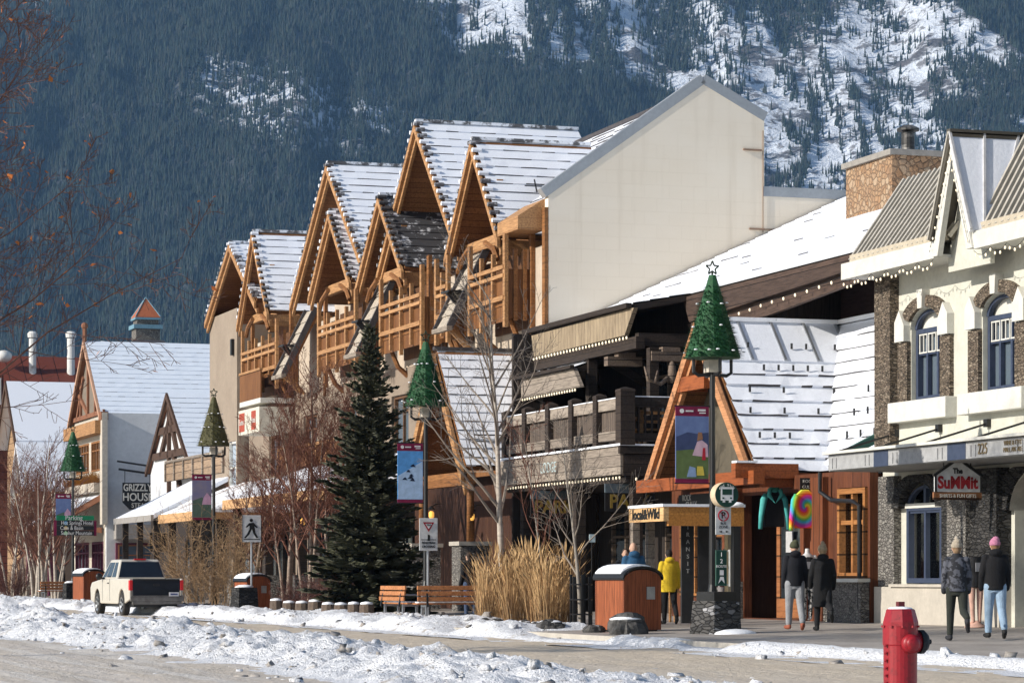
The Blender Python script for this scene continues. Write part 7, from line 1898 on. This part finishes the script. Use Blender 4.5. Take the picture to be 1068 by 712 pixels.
    for i in (0,1):
        def shoe(b, i=i):
            hip, kn_, an, toe = L[i]; d = (toe-an); limb(b, [an+Vector((0,-.035,-.035))*k, an+d*.55+Vector((0,0,-.02))*k, toe], [.047*k,.045*k,.036*k], 10); limb(b, [an+Vector((0,0,.03))*k, an+Vector((0,0,-.03))*k], [.05*k,.05*k], 10)
        fuse(shoe, 'shoe', plain('shoe leather %.3f %.3f' % (shoes[0], shoes[1]), shoes, fine=False), g, .011*k, 2)
    if hair:
        def hr(b):
            b.ball(head+Vector((0,-.018,.025))*k, (.086*k,.094*k,.105*k), 14, 10)
            b.ball(head+Vector((0,-.05,-.05))*k, (.066*k,.055*k,.075*k), 12, 8)
            if longhair: limb(b, [head+Vector((0,-.07,-.06))*k, head+Vector((.02,-.10,-.22))*k], [.06*k,.035*k], 10)
        fuse(hr, 'hair', plain('hair %.3f %.3f' % (hair[0], hair[1]), hair, tuple(q*.6 for q in hair), 20, fine=False, stretch=(3,3,1)), g, .011*k, 2)
    if hat:
        def ht(b):
            b.ball(head+Vector((0,-.012,.045))*k, (.094*k,.104*k,.098*k), 14, 10); b.ball(head+Vector((.012,-.035,.105))*k, (.066*k,.072*k,.06*k), 12, 8)
            loft(b, [(head.x, head.y-.012*k, head.z+.005*k, .098*k,.108*k),(head.x, head.y-.012*k, head.z+.055*k, .100*k,.11*k)])
        ho = fuse(ht, 'woolly_hat', cloth('hat wool %.3f %.3f' % (hat[0], hat[1]), hat, None, 30), g, .010*k, 2)
        if pom:
            b = MB(); b.ball(head+Vector((0,-.02,.165))*k, .042*k, 10, 8); b.obj('pompom', cloth('pompom wool %.3f' % pom[0], pom, None, 40), ho, smooth=True)
    if bag:
        b = MB(); b.box(-.15*k,.15*k,-.30*k,-.15*k,Z(1.05),Z(1.42)); b.obj('backpack', cloth('bag %.3f' % bag[0], bag), g, bevel=.05)
    return g
def P_at(u, v_foot, px, H):   # ground position from the photographed height of the figure
    Y = F*H/px; X = (u-CU)/F*Y; return X*CT+Y*ST, -X*ST+Y*CT
# headings: walking away along the street = 90 (towards +s)
CAMO = N('mottled dark jacket'); q = CAMO.noise(CAMO.coord(), 9, 3); CAMO.base(CAMO.mix(CAMO.ramp(q, .48, .53), (.012,.013,.018), (.075,.08,.10))).rough(.85); CAMO = CAMO.m
t, s = P_at(998, 662, 104, 1.70)
person('person in a mottled dark jacket and dark green trousers passing the arched shop window', t, s, 72, 1.70, (12,-16), (4,55), (4,2), (12,14), (10,10), ('jacket',(.02,.02,.022),CAMO), .86, (.030,.034,.028), (.03,.03,.035), (.42,.36,.28), (.25,.16,.09), False, 1.0, True, pom=(.5,.44,.36))
t, s = P_at(1038, 660, 102, 1.70)
person('person in a pink woolly hat, black jacket and pale jeans at the shop entrance', t, s, 74, 1.72, (10,-10), (4,22), (4,4), (16,16), (12,12), ('jacket',(.011,.011,.013)), .84, (.30,.42,.56), (.02,.02,.02), (.55,.22,.34), (.22,.12,.06), True, 1.05, True, legfit=1.1)
t, s = P_at(829, 655, 89, 1.72)
person('man in an olive beanie, black jacket and grey sweatpants walking away', t, s, 80, 1.76, (9,-10), (4,14), (2,-2), (14,14), (10,10), ('jacket',(.012,.013,.018)), .86, (.30,.31,.33), (.30,.09,.05), (.075,.08,.045), None, True, 1.0, True, legfit=1.12)
t, s = P_at(858, 653, 88, 1.68)
person('person in a long black coat and tan pompom hat walking beside the man in sweatpants', t, s, 74, 1.70, (10,-16), (4,58), (6,2), (26,18), (12,12), ('long_coat',(.010,.010,.011)), .48, (.016,.016,.018), (.012,.012,.012), (.40,.30,.19), (.35,.24,.13), True, 1.05, True, pom=(.42,.32,.22))
t, s = P_at(698, 649, 78, 1.70)
person('person in a bright yellow jacket walking away under the bus shelter', t, s, 84, 1.68, (7,-10), (4,22), (3,-3), (16,16), (12,12), ('jacket',(.72,.50,.03)), .74, (.014,.014,.016), (.02,.02,.02), None, (.018,.014,.012), True, 1.08, False)
Yb = 62.0; Xb = (661-CU)/F*Yb; t, s = Xb*CT+Yb*ST, -Xb*ST+Yb*CT
person('bald man in a blue vest seen from behind beyond the nearest cedar bin', t, s, 86, 1.82, (3,-3), (3,5), (3,3), (14,14), (12,12), ('vest',(.03,.10,.20)), .86, (.03,.03,.04), (.02,.02,.02), None, None, True, 1.05, False)
t, s = P_at(619, 648, 76, 1.72)
person('person in dark blue clothes standing in the shade behind the tree guard', t+.8, s, 250, 1.72, (2,-2), (2,2), (4,4), (30,24), (10,10), ('jacket',(.010,.012,.018)), .84, (.02,.03,.06), (.02,.02,.02), None, (.05,.03,.02), False, 1.0, True)
t, s = P_at(486, 642, 72, 1.72)
person('person in black standing beside the porch pier left of the tall grass', t+1, s, 100, 1.72, (2,-2), (2,2), (6,4), (16,16), (10,10), ('jacket',(.009,.009,.010)), .84, (.02,.02,.025), (.02,.02,.02), (.012,.012,.012), None, True, 1.05, True)
t, s = P_at(452, 640, 68, 1.72)
person('person in a black jacket and blue jeans standing under the yield sign', t+1, s, 110, 1.72, (2,-4), (2,4), (6,4), (16,16), (10,10), ('jacket',(.010,.010,.012)), .86, (.06,.09,.16), (.02,.02,.02), None, (.04,.025,.018), True, 1.0, True)
t, s = P_at(757, 650, 80, 1.70)
person('person in a dark maroon jacket half hidden behind the transit board', 25.2, s_at(757,25.2), 80, 1.68, (4,-4), (4,8), (3,3), (14,14), (10,10), ('jacket',(.055,.012,.016)), .82, (.28,.26,.26), (.02,.02,.02), None, (.03,.02,.015), True, 1.0, True)
for u_, lab, cc in ((129,'far person in a teal jacket by the plum shop posts',(.03,.16,.15)),(63,'far dark figure by the pavement at far left',(.012,.012,.014)),(474,'person in a dark jacket seated low beside the lamp',(.02,.022,.03))):
    if u_ == 474: continue
    person(lab, 24.2, s_at(u_,24.2), 70, 1.70, (6,-8), (4,16), (3,-3), (14,14), (10,10), ('jacket',cc), .84, (.03,.03,.05), (.02,.02,.02), None, (.04,.025,.018), True, 1.0, True)
# ================================================================== shop mannequins
MANN = plain('pink beige mannequin', (.55,.34,.27), fine=False)
t_, s_ = 26.75, s_at(1018,26.75)
g = thing('mannequin', 'mannequin legs in black shorts on a round pink base between the two walkers', 'mannequin', (t_, s_, 0))
b = MB(); b.lathe((0,0,0), [(.24,0),(.22,.03),(.08,.09),(.05,.14)], 16); b.obj('base', MANN, g, smooth=True)
def mn(b):
    for sg_ in (-1,1): limb(b, [(sg_*.09,0,.92),(sg_*.085,.01,.52),(sg_*.07,-.01,.12)], [.085,.06,.038]); limb(b, [(sg_*.07,-.01,.12),(sg_*.08,.10,.07)], [.04,.028], 8)
    loft(b, [(0,0,.82,.14,.10),(0,0,.95,.16,.11),(0,0,1.05,.13,.09),(0,0,1.3,.16,.10),(0,0,1.42,.13,.08)])
fuse(mn, 'figure', MANN, g, .012, 2)
def sh_(b): loft(b, [(0,0,.80,.165,.125),(0,0,.92,.182,.135),(0,0,1.06,.15,.11),(0,0,1.2,.18,.13),(0,0,1.42,.15,.1)])
fuse(sh_, 'black_dress', plain('black jersey', (.016,.016,.018)), g, .014, 2)
b = MB(); b.box(-.08,.08,-.145,-.13,1.12,1.3); b.obj('shirt_print', plain('print grey', (.4,.4,.42), fine=False), g)
t_, s_ = 26.6, s_at(842,26.6)
g = thing('mannequin', 'white headless mannequin in a black printed top and patterned leggings at the shop door', 'mannequin', (t_, s_, 0))
MW = plain('white mannequin', (.66,.65,.64), fine=False)
def mn2(b):
    for sg_ in (-1,1): limb(b, [(sg_*.09,0,.95),(sg_*.085,.01,.52),(sg_*.07,-.01,.08)], [.088,.06,.04]); limb(b, [(sg_*.18,0,1.46),(sg_*.24,0,1.2),(sg_*.22,.05,.95)], [.06,.045,.035]); limb(b, [(sg_*.07,-.01,.08),(sg_*.08,.10,.05)], [.04,.028], 8)
    loft(b, [(0,0,.88,.15,.10),(0,0,1.1,.13,.09),(0,0,1.35,.17,.11),(0,0,1.5,.15,.08),(0,0,1.56,.055,.05),(0,0,1.66,.05,.05)])
fuse(mn2, 'figure', MW, g, .012, 2)
def tp2(b): loft(b, [(0,0,.84,.17,.125),(0,0,1.1,.155,.115),(0,0,1.35,.188,.13),(0,0,1.47,.14,.09)])
fuse(tp2, 'top', plain('black jersey', (.016,.016,.018)), g, .014, 2)
LG = N('patterned leggings'); q = LG.noise(LG.coord(), 16, 2); LG.base(LG.mix(LG.ramp(q, .48, .52), (.03,.03,.03), (.55,.53,.5))).rough(.9); LG = LG.m
def lg2(b):
    for sg_ in (-1,1): limb(b, [(sg_*.09,0,.92),(sg_*.085,.01,.52),(sg_*.07,-.01,.14)], [.098,.07,.05])
fuse(lg2, 'leggings', LG, g, .014, 2)
b = MB(); b.box(-.09,.09,-.14,-.128,1.2,1.36); b.obj('shirt_print', plain('print grey', (.4,.4,.42), fine=False), g)
